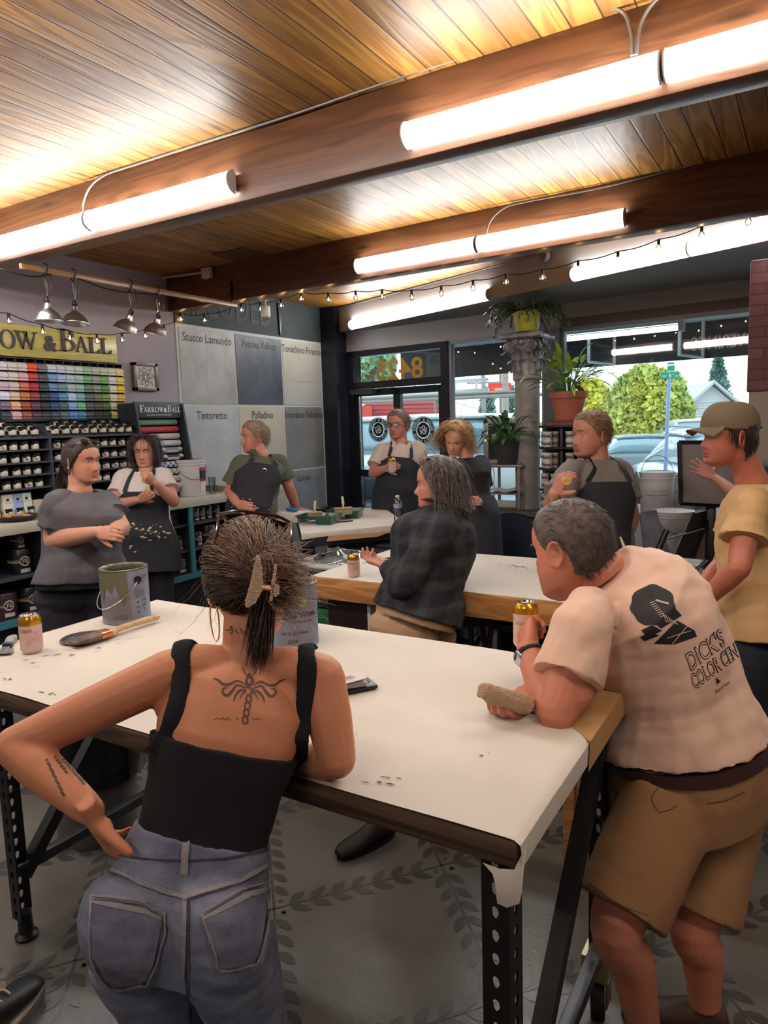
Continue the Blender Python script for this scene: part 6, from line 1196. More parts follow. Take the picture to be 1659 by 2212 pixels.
def plain_chair(x,y,ang,lb,h=.88):
    t=thing('folding_chair',lb,'chair',(x,y,0),'black chairs by the windows'); e=V(math.cos(ang),math.sin(ang),0); s_=V(-e[1],e[0],0); o=V(x,y,0)
    MB().add([o+e*a+s_*b+V(0,0,z) for z in (.43,.46) for a,b in ((-.2,-.2),(.2,-.2),(.2,.2),(-.2,.2))],[(3,2,1,0),(4,5,6,7),(0,1,5,4),(1,2,6,5),(2,3,7,6),(3,0,4,7)]).build('seat',M_black,t)
    for sg in (-1,1):
        MB().tube([o+e*.25+s_*sg*.2,o+e*-.17+s_*sg*.2+V(0,0,.6),o-e*.23+s_*sg*.2+V(0,0,h)],.014,8).build('leg',M_black,t); MB().tube([o-e*.25+s_*sg*.19,o+e*.17+s_*sg*.19+V(0,0,.44)],.014,8).build('leg',M_black,t)
    MB().grid(np.array([[o-e*(.20+.03*a)+s_*b+V(0,0,h-.22+.22*a) for b in np.linspace(-.2,.2,4)] for a in (0,.5,1)])).build('backrest',M_black,t); return t
x_=at(1068,1150,Y=5.5)[0]; plain_chair(x_,5.5,PI/2+.3,'black folding chair at the left by the blond woman'); x_=at(1130,1150,Y=5.3)[0]; plain_chair(x_,5.3,PI/2,'black chair with a dark blue jacket hung over its back',.90)
mb=MB(); P=[];  
for i,a in enumerate(np.linspace(0,1,14)):
    row=[]
    for j,b in enumerate(np.linspace(-1,1,16)):
        z=.93-.62*a; w=.20+.05*a; row.append((x_+b*w,5.3-.26-.03*math.sin(a*3)-.02*math.cos(b*7+a*2)-.03*(1-b*b)*(1-a),z+.02*math.cos(b*3)))
    P.append(row)
mb.grid(np.array(P)); mb.grid(np.array([[(x,y+.10*(1 if i > 0 else .4),z) for x,y,z in r] for i,r in enumerate(P[:9])]),flip=True); tag(mb.build('blue_jacket',mat('dark_denim',(34,44,66),.8,var=.2,vscale=20),origin=(x_,5.2,.6)),'dark blue jacket draped over the back of a black chair by the bench','jacket')
# boxes behind the man in the cap
q=at(1535,1190,D=4.9); t=thing('carton','brown carton lettered VEGA PLAST behind the man in the cap','box',(q[0],q[1],0)); MB().box((q[0]-.12,q[1],0),(q[0]+.25,q[1]+.3,q[2]+.12),bev=.004).build('box_body',mat('brown_carton',(104,78,66),.7),t); mb=MB(); text_on(mb,'VEGA',(q[0]+.02,q[1]-.002,q[2]+.02),(1,0,0),(0,0,1),.05); text_on(mb,'PLAST',(q[0]+.02,q[1]-.002,q[2]-.04),(1,0,0),(0,0,1),.05); mb.build('lettering',mat('dull_print',(160,140,128),.7),t,smooth=False)
# ================= PEOPLE =================
def tintattr(me,col):
    a=me.color_attributes.new('tint','FLOAT_COLOR','POINT'); c=np.ones((len(me.vertices),4)); c[:,:3]=col; a.data.foreach_set('color',c.ravel())
def skin(name,rgb): return mat('skin_'+name,rgb,.5,attr=True,bump=.06,bscale=120,sss=.12)
HZ=np.array([-.125,-.118,-.105,-.09,-.07,-.05,-.03,-.01,.01,.03,.05,.07,.09,.105,.114,.118])
HF=np.array([.050,.068,.083,.084,.085,.087,.086,.083,.087,.092,.091,.085,.069,.047,.024,0.0])
HB=np.array([.01,.0,-.015,-.035,-.058,-.078,-.090,-.096,-.100,-.101,-.098,-.089,-.070,-.048,-.025,0.0])
HW=np.array([.012,.028,.045,.054,.060,.065,.069,.072,.074,.075,.073,.067,.054,.038,.020,.001])
def head_surf(th,z,fat=0.0,off=0.0,female=False):
    jaw=np.clip((-z-.03)/.08,0,1); yf=np.interp(z,HZ,HF); yb=np.interp(z,HZ,HB); w=np.interp(z,HZ,HW)*(1+fat*(.35+.9*jaw))*(1-(.06*jaw if female else 0))
    yc=(yf+yb)/2; d=(yf-yb)/2; c,s=np.cos(th),np.sin(th); e=.88
    x=(w+off)*np.sign(s)*np.abs(s)**e; y=yc+(d+off)*np.sign(c)*np.abs(c)**e
    fr=np.clip(c*1.6,0,1); ax=np.abs(x)
    nf=np.interp(z,[-.060,-.053,-.046,-.040,-.022,.0,.014],[0,.012,.022,.023,.013,.004,0]); sx=np.interp(z,[-.055,-.045,-.02,.01],[.014,.0125,.009,.008])
    D=nf*np.exp(-(x/sx)**2) - .011*np.exp(-((ax-.032)/.017)**2-((z-.001)/.011)**2)+.004*np.exp(-((z-.018)/.008)**2-(x/.045)**2)
    D += .0065*np.exp(-((z+.071)/.0045)**2-(x/.021)**2)+.0065*np.exp(-((z+.082)/.005)**2-(x/.019)**2) - .003*np.exp(-((z+.0765)/.002)**2-(x/.023)**2)+.006*np.exp(-((z+.106)/.013)**2-(x/.022)**2) - .003*np.exp(-((z+.093)/.005)**2-(x/.022)**2)
    D += .004*np.exp(-((ax-.048)/.016)**2-((z+.025)/.016)**2)+fat*.03*np.exp(-((ax-.045)/.02)**2-((z+.06)/.025)**2)
    return np.stack([x,y+D*fr*(1 if off == 0 else .3),z],-1)
def head_local(fat=0.0,female=False,nt=84,nz=62):
    t=np.linspace(-PI,PI,nt,endpoint=False); th=t-.40*np.sin(t); zs=np.linspace(-.125,.1178,nz)
    return [head_surf(th,np.full(nt,z),fat,0,female) for z in zs]
def head_mask(th,z,line):
    a=np.abs(np.degrees((th+PI) % (2*PI)-PI)); return z - np.interp(a,[p[0] for p in line],[p[1] for p in line])
HL_M=[(0,.072),(30,.070),(48,.055),(62,.035),(75,.0),(88,-.02),(96,.012),(108,-.02),(125,-.06),(180,-.078)]
HL_B=[(0,.098),(25,.086),(40,.080),(55,.05),(68,.02),(80,-.01),(96,.012),(108,-.02),(125,-.06),(180,-.080)]
HL_F=[(0,.074),(35,.066),(55,.042),(70,.0),(85,-.03),(110,-.05),(140,-.08),(180,-.09)]
def rot_head(f,tilt=0.0,roll=0.0):    # f: facing direction (3D); roll about it
    f=nrm(f); r=nrm(np.cross(f,(0,0,1))); u=np.cross(r,f); c,s=math.cos(roll),math.sin(roll); r2=r*c+u*s; u2=-r*s+u*c; return np.stack([r2,f,u2],1)
def hair_cap(R,C,s,line,th_,fat=0,seed=1,rough=.003,n=(64,44),extra=None,female=False,zlow=-.115):
    t=np.linspace(-PI,PI,n[0],endpoint=False); zs=np.linspace(zlow,.1178,n[1]); rings=[]
    for z in zs:
        zz=np.full(n[0],z); m=head_mask(t,zz,line); k=np.clip(m/.014,-1,1); thick=np.where(k > 0,.003+th_*np.minimum(1,m/.03),-.012)
        P0=head_surf(t,zz,fat,1e-6,female); Cc=np.array([0,0.0,.01]); d=P0-Cc; d /= np.linalg.norm(d,axis=1)[:,None]
        if extra is not None: thick=thick+np.where(k > 0,extra(t,zz),0)
        P=P0+d*thick[:,None]; P += d*(vnoise(P,30,seed)*rough*np.where(k > 0,1,0))[:,None]; rings.append((P*s) @ R.T+C)
    rings.append(np.repeat(rings[-1].mean(0)[None]+R[:,2]*.0005,n[0],0)); return MB().loft(rings)
def sd_head(P,off,fat=0):      # push points outside the head surface (local coords)
    z=np.clip(P[:,2],-.12,.116); yf=np.interp(z,HZ,HF); yb=np.interp(z,HZ,HB); w=np.interp(z,HZ,HW)*(1+fat*.5); yc=(yf+yb)/2; d=(yf-yb)/2
    q=np.sqrt((P[:,0]/(w+off))**2+((P[:,1]-yc)/(d+off))**2); k=np.where((q < 1) & (P[:,2] < .116+off),1/np.maximum(q,.05),1)
    top=np.sqrt((P[:,0]/.09)**2+((P[:,1])/.11)**2+((P[:,2]-.0)/(.118+off))**2); up=P[:,2] > .05
    Q=P.copy(); Q[:,0] *= np.where(up,1,k); Q[:,1]=yc+(P[:,1]-yc)*np.where(up,1,k)
    c0=np.array([0,-.005,.03]); e=np.array([.076*(1+fat*.3)+off,.098+off,.088+off]); r_=np.sqrt((((P-c0)/e)**2).sum(1)); kk=np.where(up & (r_ < 1),1/np.maximum(r_,.05),1); Q=np.where(up[:,None],c0+(P-c0)*kk[:,None],Q); return Q
def strands(R,C,s,N,line,dirf,length,off,rad,steps=10,seed=1,curl=0.0,cf=3.0,fat=0,gravity=0.0,jitter=.15,roots=None,female=False,spread=0.0,zmax=1.0):
    G=np.random.default_rng(seed); th=G.uniform(-PI,PI,N*6); z=G.uniform(-.1,.1175,N*6)
    if roots is None:
        k=(head_mask(th,z,line) > .004) & (z < zmax); w=(np.interp(z,HZ,HW)+.01)/.085; k &= G.random(N*6) < w; th=th[k][:N]; z=z[k][:N]; P=head_surf(th,z,fat,1e-6,female)
    else: P=roots(G,N)
    N=len(P); L=length(P,G) if callable(length) else np.full(N,length); off_=off*(.4+.9*G.random(N)); out=[P.copy()]; ph=G.random(N)*6.28; J=G.normal(size=(N,3))*jitter; v=None
    for i in range(steps):
        d=dirf(P)+J; d /= np.linalg.norm(d,axis=1)[:,None]+1e-9; v=d if v is None else v*.45+d*.55; v[:,2] -= gravity; v /= np.linalg.norm(v,axis=1)[:,None]+1e-9
        st=(L/steps)[:,None]; P=P+v*st
        if curl:
            a=ph+i/steps*cf*6.28; P=P+np.stack([np.cos(a),np.sin(a),0*a],1)*curl*(i/steps)
        tgt=sd_head(P,0,fat); o_=off_*(1+spread*i/steps); P2=P.copy(); 
        for q in range(1): P2=sd_head(P,0,fat) if False else P
        Q=np.empty_like(P); # vectorised push with a per-strand offset (three levels)
        lv=np.digitize(o_,[off*.6,off*1.0])
        for l_,oo in enumerate((off*.5,off*.85,off*1.2)):
            m=lv == l_
            if m.any(): Q[m]=sd_head(P[m],oo,fat)
        P=Q; out.append(P.copy())
    A=np.stack(out,1); A=(A*s) @ R.T+C; K=A.shape[1]; t=np.gradient(A,axis=1); t /= np.linalg.norm(t,axis=2)[:,:,None]+1e-9
    x=np.cross(t,np.array([.3,.2,.93])); x /= np.linalg.norm(x,axis=2)[:,:,None]+1e-9; y=np.cross(t,x); rr=rad*(1-np.linspace(0,1,K)**2*.85)[None,:,None]
    V3=np.stack([A+rr*(x*math.cos(a)+y*math.sin(a)) for a in (0,2.094,4.189)],2).reshape(-1,3); base=(np.arange(N)[:,None]*K+np.arange(K-1)[None,:])*3; F=[]
    for j in range(3):
        j2=(j+1) % 3; F.append(np.stack([base+j,base+j2,base+3+j2,base+3+j],-1).reshape(-1,4))
    return V3,np.concatenate(F)
def fastmesh(name,V_,F_,m,parent):
    o0=np.array(world_loc(parent)); me=bpy.data.meshes.new(name); me.vertices.add(len(V_)); me.vertices.foreach_set('co',(V_-o0).astype(np.float32).ravel()); n=len(F_); me.loops.add(n*4); me.loops.foreach_set('vertex_index',F_.astype(np.int32).ravel()); me.polygons.add(n); me.polygons.foreach_set('loop_start',np.arange(0,n*4,4,dtype=np.int32)); me.update(calc_edges=True)
    return finish(me,name,m,parent,True)
def hair_obj(P,mb,m,st=()):
    vs=[mb.verts()]; F=[f for f in mb.f]; me=None; o=mb.build('hair',m,P,smooth=True) if not len(st) else None
    if len(st):
        V_=np.concatenate([mb.verts()]+[s[0] for s in st]); quad=[f if len(f) == 4 else (f[0],f[1],f[2],f[2]) for f in mb.f if len(f) <= 4]; n=mb.n; F_=[np.array(quad)];
        for s in st: F_.append(s[1]+n); n += len(s[0])
        o=fastmesh('hair',V_,np.concatenate(F_),m,P)
    return o
def hair_mat(n,a,b,vs=60): return mat(n,a,.5,rgb2=b,vscale=vs,bump=.3,bscale=250)
def hand(mb,w,f,n,curl=(25,25,25,25),thumb=.5,s=1.0,left=True,spread=.0,tcurl=20):
    # w wrist, f towards the fingers, n out of the palm; the thumb leaves on the side axis
    f=nrm(f); n=nrm(n - f*(n@f)); sd=np.cross(f,n)*(1 if left else -1); w=np.array(w,float); N_=12; a=np.linspace(0,2*PI,N_,endpoint=False)
    def sec(t,hw,hh,dn=0,ds=0): return w+f*t*s+n*dn*s+sd*ds*s+np.outer(np.sign(np.cos(a))*np.abs(np.cos(a))**.75*hw*s,sd)+np.outer(np.sign(np.sin(a))*np.abs(np.sin(a))**.75*hh*s,n)
    mb.loft([sec(-.03,.024,.019),sec(0,.026,.018),sec(.025,.033,.017,0,.003),sec(.055,.039,.015),sec(.082,.040,.013),sec(.095,.036,.010)])
    for k,(lat,st,L_,r) in enumerate(((.030,.088,.074,.0088),(.0105,.093,.082,.0090),(-.0105,.090,.076,.0085),(-.029,.082,.060,.0076))):
        p=w+f*st*s+sd*lat*s; c=math.radians(curl[k]); d=nrm(f+sd*(lat*3*spread)); an=0; pts=[p-f*.02*s,p]; rr=[r*1.05,r*1.08]
        for j,fr in enumerate((.46,.30,.24)):
            an += c*(.8 if j == 0 else 1.0); dd=d*math.cos(an)+n*math.sin(an); q=pts[-1]+dd*L_*fr*s; pts += [pts[-1]*.5+q*.5,q]; rr += [r*(.98-.05*j),r*(1.0-.08*j)]
        mb.tube(pts,np.array(rr)*s,9); mb.ell(pts[-1],r*.84*s,n=8)
    b=w+f*.022*s+sd*.024*s+n*.004*s; d=nrm(f*(1-thumb*.6)+sd*thumb*1.1+n*.35); d2=nrm(d*math.cos(math.radians(tcurl))+nrm(f*.8-sd*.2+n*.5)*math.sin(math.radians(tcurl))); q=b+d*.045*s; e=q+d2*.032*s
    mb.tube([b-d*.015*s,b+d*.02*s,q,(q+e)/2,e],np.array([.014,.0135,.0110,.0108,.0088])*s,10); mb.ell(e,.0088*s,n=8); mb.ell(b+f*.012*s+n*.004*s,np.array([.017,.017,.022])*s,n=8)
class Torso:
    # sections from hips (t=0) to the base of the neck (t=1); below 0 a skirt continues straight down
    def __init__(s,hip,neck,hl,sl,f,k=1.0,wid=1.0,belly=0.0,bend=None,dep=1.0,female=False,bust=0.0,down=(0,0,-1)):
        s.hip,s.neck=np.array(hip,float),np.array(neck,float); s.hl,s.sl,s.f=nrm(hl),nrm(sl),nrm(f); s.k=k; s.down=nrm(down)
        s.T=np.array([0,.14,.34,.52,.70,.82,.92,.97,1.0]); s.A=np.array([.172,.165,.145,.148,.160,.165,.138,.085,.056])*k*wid; s.B=np.array([.115,.115,.102,.108,.115,.105,.085,.066,.055])*k*wid*dep
        if female: s.A=s.A*np.array([1.06,1.0,.90,.90,.93,.93,.92,.9,.85])
        s.A[-3:] /= wid**.6; s.B[-3:] /= (wid*dep)**.6
        s.Fo=np.array([0,.02,.03,.025,.02,.01,0,0,0])*0+belly*np.array([.5,.9,1,.8,.35,.1,0,0,0])+bust*np.array([0,0,0,.25,1,.5,0,0,0]); s.B=s.B+np.abs(s.Fo)*.5; s.mid=bend
    def sec(s,t):
        tt=max(t,0); ax=s.neck-s.hip
        if s.mid is None: c=s.hip+ax*tt
        else: m=np.array(s.mid); c=(1-tt)**2*s.hip+2*tt*(1-tt)*m+tt*tt*s.neck
        L=nrm(s.hl*(1-tt)+s.sl*tt); tan=nrm(ax if s.mid is None else (2*(1-tt)*(m-s.hip)+2*tt*(s.neck-m))); F=nrm(np.cross(tan,L)); F=F if F@s.f > 0 else -F; L=nrm(np.cross(F,tan)) if np.cross(F,tan)@L > 0 else -nrm(np.cross(F,tan))
        a,b,fo=np.interp(tt,s.T,s.A),np.interp(tt,s.T,s.B),np.interp(tt,s.T,s.Fo)
        if t < 0: c=c+s.down*(-t)
        return c+F*fo*.6,L,F,a,b
    def ring(s,t,off=0.0,n=28,sc_=1.0):
        c,L,F,a,b=s.sec(t); th=np.linspace(0,2*PI,n,endpoint=False); e=.85
        return c+np.outer(np.sign(np.cos(th))*np.abs(np.cos(th))**e*(a*sc_+off),L)+np.outer(np.sign(np.sin(th))*np.abs(np.sin(th))**e*(b*sc_+off),F)
    def pt(s,t,ph,off=0.0):
        c,L,F,a,b=s.sec(t); e=.85; x,y=math.sin(ph),math.cos(ph); return c+L*math.copysign(abs(x)**e,x)*(a+off)+F*math.copysign(abs(y)**e,y)*(b+off)
def limb(mb,pts,rads,n=16):
    P=curve(pts,5); t0=np.linspace(0,1,len(pts)); r=np.interp(np.linspace(0,1,len(P)),t0,rads); mb.tube(P,r,n); mb.ell(pts[0],rads[0],n=12); mb.ell(pts[-1],rads[-1],n=12)
def cloth_disp(me,amp,sc_,seed,mask=None):
    v=mverts(me); n=mnorm(me); d=vnoise(v,sc_,seed,3)*amp
    if mask is not None: d *= mask(v)
    setv(me,v+n*d[:,None])
def place_mesh(me,name,m,parent,smooth=True):
    o0=np.array(world_loc(parent)); setv(me,mverts(me)-o0); return finish(me,name,m,parent,smooth)
M_eye=mat('eye_white',(164,152,146),.25); M_iris=mat('iris_dark',(52,40,34),.2)
class Person:
    def __init__(s,label,root,sk,voxel=.0045):
        s.P=thing('person',label,'person',root); s.sk=sk; s.body=MB(); s.vox=voxel; s.tints=[]; s.det=[]
    def head(s,C,f,sc_=1.0,fat=0.0,female=False,roll=0.0,tilt=None,stubble=None,ears=True,lips=(.78,.50,.50),neck=None,nr=.052,brow=(60,45,38),open_eyes=True):
        s.R=rot_head(f,roll=roll); s.C=np.array(C,float); s.s=sc_; s.fat=fat; s.fem=female
        s.body.loft([(r*sc_) @ s.R.T+s.C for r in head_local(fat,female)])
        w=lambda x,y,z: s.R @ (V(x,y,z)*sc_)+s.C
        if ears:
            for sg in (-1,1):
                c=w(sg*(.0755*(1+fat*.35)),-.008,-.012); ex=s.R @ nrm(V(sg*.85,-.5,.05)); ey=s.R @ nrm(V(sg*.25,.45,.05)*-1); ez=s.R @ V(0,0,1); Re=np.stack([nrm(ex),nrm(np.cross(ez,ex)),ez],1)
                s.body.ell(c+ex*.004*sc_,np.array([.004,.014,.027])*sc_,R=Re,n=12); P=[c+Re @ (V(.007,.016*math.cos(a)*(-1),.030*math.sin(a))*sc_) for a in np.linspace(-1.2,3.6,16)]
                P=[c+ex*.009*sc_+Re[:,1]*math.cos(a)*.0165*sc_+Re[:,2]*(math.sin(a)*.030*sc_) for a in np.linspace(0,2*PI,18,endpoint=False)]; s.body.tube(P,.0042*sc_,6,closed=True); s.body.ell(c+ex*.006*sc_-ez*.024*sc_,np.array([.005,.008,.010])*sc_,R=Re,n=8)
        if open_eyes:
            for sg in (-1,1):
                c=w(sg*.032,.0655,.0005); s.body.ell(c+s.R[:,2]*.0056*sc_,.0129*sc_,n=12); s.body.ell(c-s.R[:,2]*.0075*sc_,.0118*sc_,n=12)
                e=MB().ell(c,.0122*sc_,n=16); e.ell(c+s.R[:,1]*.0075*sc_,.0060*sc_,n=10,mi=1); e.build('eye',[M_eye,M_iris],s.P)
                P=[w(sg*x,y,z) for x,y,z in ((.014,.094,.016),(.024,.094,.021),(.036,.088,.022),(.048,.078,.017))]; b=MB().tube(curve(P,4),[.0022*sc_]*12+[.001*sc_],6); b.build('eyebrow',mat('brow_%d_%d_%d' % brow,brow,.8),s.P)
        if neck is not None: s.body.tube(curve([np.array(neck),s.C*.55+np.array(neck)*.45-s.R[:,1]*.012*sc_,w(0,-.018,-.06)],5),[nr*1.12]*3+[nr]*8,18)
        s.lips=lips; s.stub=stubble; return s
    def hand_(s,*a,**k): hand(s.body,*a,**k)
    def finish(s,smooth=2,mat_=None):
        me=remesh(s.body,s.vox,smooth); v=mverts(me); col=np.ones((len(v),3)); q=((v-s.C) @ s.R)/s.s; x,y,z=q.T; near=(np.abs(x) < .1) & (np.abs(z) < .14) & (np.abs(y) < .13)
        lip=near & (y > .07) & (np.abs(x) < .024) & (z < -.0655) & (z > -.0875); k=np.exp(-((np.abs(x)/.024)**4))*lip; col=col*(1-k[:,None]*(1-np.array(s.lips)))
        rosy=near*np.exp(-((np.abs(x)-.042)/.018)**2-((z+.035)/.02)**2)*(y > .03)*.25+near*np.exp(-(x/.014)**2-((z+.042)/.012)**2)*(y > .08)*.3; col=col*(1-rosy[:,None]*np.array([.0,.3,.3]))
        if s.stub: 
            m=near & (z < -.05) & (y > -.02); kk=np.clip((-z-.045)/.02,0,1)*m*np.clip((y+.02)/.03,0,1); col=col*(1-kk[:,None]*(1-np.array(s.stub)))
        neckd=near*0
        tintattr(me,col); s.bvme=me; o0=np.array(world_loc(s.P)); setv(me,v-o0); ob=finish(me,'body',mat_ or s.sk,s.P,True); s.bodyob=ob; s.bvh=BVHTree.FromPolygons([tuple(a) for a in v],[tuple(p.vertices) for p in me.polygons]); return ob
    def garment(s,name,mb,m,vox=.007,smooth=3,amp=.003,sc_=6,seed=1,mask=None):
        me=remesh(mb,vox,smooth); 
        if amp: cloth_disp(me,amp,sc_,seed,mask)
        v=mverts(me).copy(); o=place_mesh(me,name,m,s.P); o['_']=0; del o['_']; s.gv=(v,[tuple(p.vertices) for p in me.polygons]); return o
    def tshirt(s,T,arms,m,hem=-.12,top=.965,r=(.075,.085),off=.012,name='shirt',sleeve=.55,vox=.007,amp=.004,sc_=5,seed=1,flare=.0,extra=None):
        mb=MB(); ts=list(np.linspace(hem,top,16)); mb.loft([T.ring(t,off+flare*max(0,(.35-t))) for t in ts])
        for (sh,el) in arms:
            sh,el=np.array(sh),np.array(el); e=sh+(el-sh)*sleeve; nk=T.neck*.45+sh*.55; mb.tube(curve([nk-V(0,0,.015),sh,sh*.5+e*.5,e],4),np.interp(np.linspace(0,1,13),[0,.33,.66,1],[r[0]*.72,r[0]*.86,r[0]*.95,r[1]]),20)
        if extra: extra(mb)
        return s.garment(name,mb,m,vox,3,amp*1.5,sc_*1.3,seed)
    def pants(s,T,legs,m,r=(.095,.07,.055),name='trousers',vox=.008,amp=.004,seed=2,off=.002,top=.12,hem=0.0,sc_=6):
        mb=MB(); mb.loft([T.ring(t,off) for t in np.linspace(-.02,top,5)]); c,L,F,a,b=T.sec(0)
        for (h,k,an) in legs:
            h,k,an=map(np.array,(h,k,an)); mb.ell(h,[a*.55,b*.98,.10],R=np.stack([L,F,np.cross(L,F)],1),n=14); P=curve([h,k,an],8); mb.tube(P,np.interp(np.linspace(0,1,len(P)),[0,.12,.5,1],[r[0],r[0],r[1],r[2]]),22)
        return s.garment(name,mb,m,vox,4,amp,sc_,seed)
    def shoes(s,ankles,dirs,m,sole=None,L_=.27,name='shoe'):
        for a,d in zip(ankles,dirs):
            a=np.array(a,float); d=nrm(V(d[0],d[1],0)); sd=V(-d[1],d[0],0); mb=MB(); sc=[]; n=16; an=np.linspace(0,2*PI,n,endpoint=False)
            for t,w,h in ((-.06,.025,.05),(-.05,.034,.085),(-.01,.037,.105),(.04,.037,.09),(.09,.042,.066),(.14,.046,.052),(.18,.042,.042),(.205,.026,.03)):
                sc.append(V(a[0],a[1],0)+d*t*L_/.27+sd[None]*(np.cos(an)*w)[:,None]+np.array([0,0,1])*(np.maximum(0.006,h/2+.006+np.sin(an)*h/2))[:,None])
            o=mb.loft(sc).build(name,m,s.P); b=MB(); b.loft([np.array([V(a[0],a[1],z)+d*(.072+.138*math.cos(x))*L_/.27+sd*(.043+.004*math.cos(x))*math.sin(x) for x in an]) for z in (0.0,.022)]); b.build('sole',sole or M_black,o)
    def apron(s,T,m,t_top,t_bot,w_top=.55,w_mid=1.15,w_bot=1.3,off=.026,straps=True,name='apron',t_hip=.25,neckpt=None,seed=3):
        rows=[]; ts=np.linspace(t_top,t_bot,26); n=23
        for t in ts:
            if t > .62: w=w_top+(w_mid-w_top)*np.clip((t_top-t)/max(t_top-.58,.05),0,1)**1.4
            else: w=w_mid+(w_bot-w_mid)*np.clip((.6-t)/.8,0,1)
            o_=off+.006*(1 if t > 0 else 1)+(.02*min(1,-t/.4) if t < 0 else 0); rows.append([T.pt(t,w*x,o_) for x in np.linspace(-1,1,n)])
        A=np.array(rows); sh=A.shape; Q=A.reshape(-1,3); c,L,F,a,b=T.sec(.3); Q=Q+F*(vnoise(Q*V(1,1,.3),7,seed)*.006)[:,None]; A=Q.reshape(sh); me_=MB().grid(A); me_.grid(A-F*.006,flip=True)
        bd=[(0,j) for j in range(n)]+[(i,n-1) for i in range(26)]+[(25,n-1-j) for j in range(n)]+[(25-i,0) for i in range(26)]; P=[A[i,j] for i,j in bd]; Q2=[p-F*.006 for p in P]; k=len(P); me_.add(P+Q2,[(i,i+1,k+i+1,k+i) for i in range(k-1)])
        o=me_.build(name,m,s.P,smooth=True)
        if straps:
            nk=T.neck; c,L,F,a,b=T.sec(.97)
            for sg,e in ((-1,A[0,0]),(1,A[0,-1])):
                top=T.neck+L*sg*(.062*T.k)+np.array([0,0,.018]); mid=T.pt(.90,sg*.45,.022); bk=T.neck-F*.06+np.array([0,0,.03]); mb=MB(); P=curve([e,mid,top,bk],6)
                for i in range(len(P)-1): mb.bar(P[i],P[i+1]+(P[i+1]-P[i])*.1,.028,.005,up=F if i < 12 else (0,0,1))
                mb.build('strap',m,o)
        return A
    def arm(s,sh,el,wr,r=(.052,.042,.027),n=16): limb(s.body,[sh,(np.array(sh)+el)/2,el],[r[0],r[0]*.93,r[1]],n); P0=np.array(el,float); P1=np.array(wr,float); limb(s.body,[el,P0*.7+P1*.3,P1],[r[1],r[1]*1.02,r[2]],n)
def decal(target,polys,O,ex,ey,d,m,parent,name,size=.01,off=.0012,smooth=True):
    # prints flat outlines onto a curved surface (BVH in world space)
    vs,fs=polys; bm=bmesh.new(); bv=[bm.verts.new((p[0],p[1],0)) for p in vs]
    for f in fs:
        try: bm.faces.new([bv[i] for i in f])
        except ValueError: pass
    bmesh.ops.triangulate(bm,faces=bm.faces[:])
    for _ in range(5):
        es=[e for e in bm.edges if e.calc_length() > size]
        if not es: break
        bmesh.ops.subdivide_edges(bm,edges=es,cuts=1); bmesh.ops.triangulate(bm,faces=[f for f in bm.faces if len(f.verts) > 3])
    bm.verts.index_update(); P=[]; ok=[]; O=np.array(O,float); d=nrm(d)
    for v in bm.verts:
        p=O+np.array(ex)*v.co.x+np.array(ey)*v.co.y; h=target.ray_cast(Vector(p),Vector(d))
        if h[0] is None: P.append(p); ok.append(False)
        else: P.append(np.array(h[0])+np.array(h[1])*off*(1 if np.array(h[1])@d < 0 else -1)); ok.append(True)
    F=[tuple(v.index for v in f.verts) for f in bm.faces]; F=[f for f in F if all(ok[i] for i in f)]; bm.free()
    if not F: return None
    mb=MB(); mb.add(P,F); return mb.build(name,m,parent,smooth=smooth)
def strip(pts,w):       # flat ribbon outline in 2D, returns verts, faces
    p=np.array(pts,float); t=np.gradient(p,axis=0); n=np.stack([-t[:,1],t[:,0]],1); n /= np.linalg.norm(n,axis=1)[:,None]+1e-9; w=np.broadcast_to(w,(len(p),))[:,None]; v=np.concatenate([p+n*w,p-n*w]); k=len(p); return v,[(i,i+1,k+i+1,k+i) for i in range(k-1)]
def merge(*ps):
    V_,F_=[],[]; n=0
    for v,f in ps: v=np.asarray(v)[:,:2]; V_.append(v); F_ += [tuple(i+n for i in g) for g in f]; n += len(v)
    return np.concatenate(V_),F_
def c2(P,k=8): return [p[:2] for p in curve([V(a,b,0) for a,b in P],k)]
RT=nrm(V(CR[0],CR[1],0)); TC=nrm(V(-CF[0],-CF[1],0)); UP=V(0,0,1)      # image right, towards the camera
def fc(r,c,u=0.0): return nrm(RT*r+TC*c+UP*u)
def A_(x,y,D): return at(x,y,D=D)
def footed(h,dx=0.0,f=(0,0,0),kf=.02,an=.09):
    h=np.array(h); f=np.array(f); return (h,V(h[0]+dx*.5,h[1],an+(h[2]-an)*.5)+f*kf,V(h[0]+dx,h[1],an))
def pxpolys(target,polys,m,parent,name,size=4.0,off=.0012):      # project an outline drawn in photograph pixels onto a surface along the sight lines
    vs,fs=polys; bm=bmesh.new(); bv=[bm.verts.new((p[0],p[1],0)) for p in vs]
    for f in fs:
        try: bm.faces.new([bv[i] for i in f])
        except ValueError: pass
    bmesh.ops.triangulate(bm,faces=bm.faces[:])
    for _ in range(5):
        es=[e for e in bm.edges if e.calc_length() > size]
        if not es: break
        bmesh.ops.subdivide_edges(bm,edges=es,cuts=1); bmesh.ops.triangulate(bm,faces=[f for f in bm.faces if len(f.verts) > 3])
    bm.verts.index_update(); P=[]; ok=[]
    for v in bm.verts:
        d=nrm(CF+CR*(v.co.x-829.5)/FPX-CU*(v.co.y-1106)/FPX); h=target.ray_cast(Vector(CAM),Vector(d))
        if h[0] is None: P.append(CAM); ok.append(False)
        else: n_=np.array(h[1]); n_=n_ if n_@d < 0 else -n_; P.append(np.array(h[0])+n_*off); ok.append(True)
    F=[tuple(v.index for v in f.verts) for f in bm.faces]; bm.free(); F=[f for f in F if all(ok[i] for i in f)]
    if not F: return None
    return MB().add(P,F).build(name,m,parent,smooth=True)
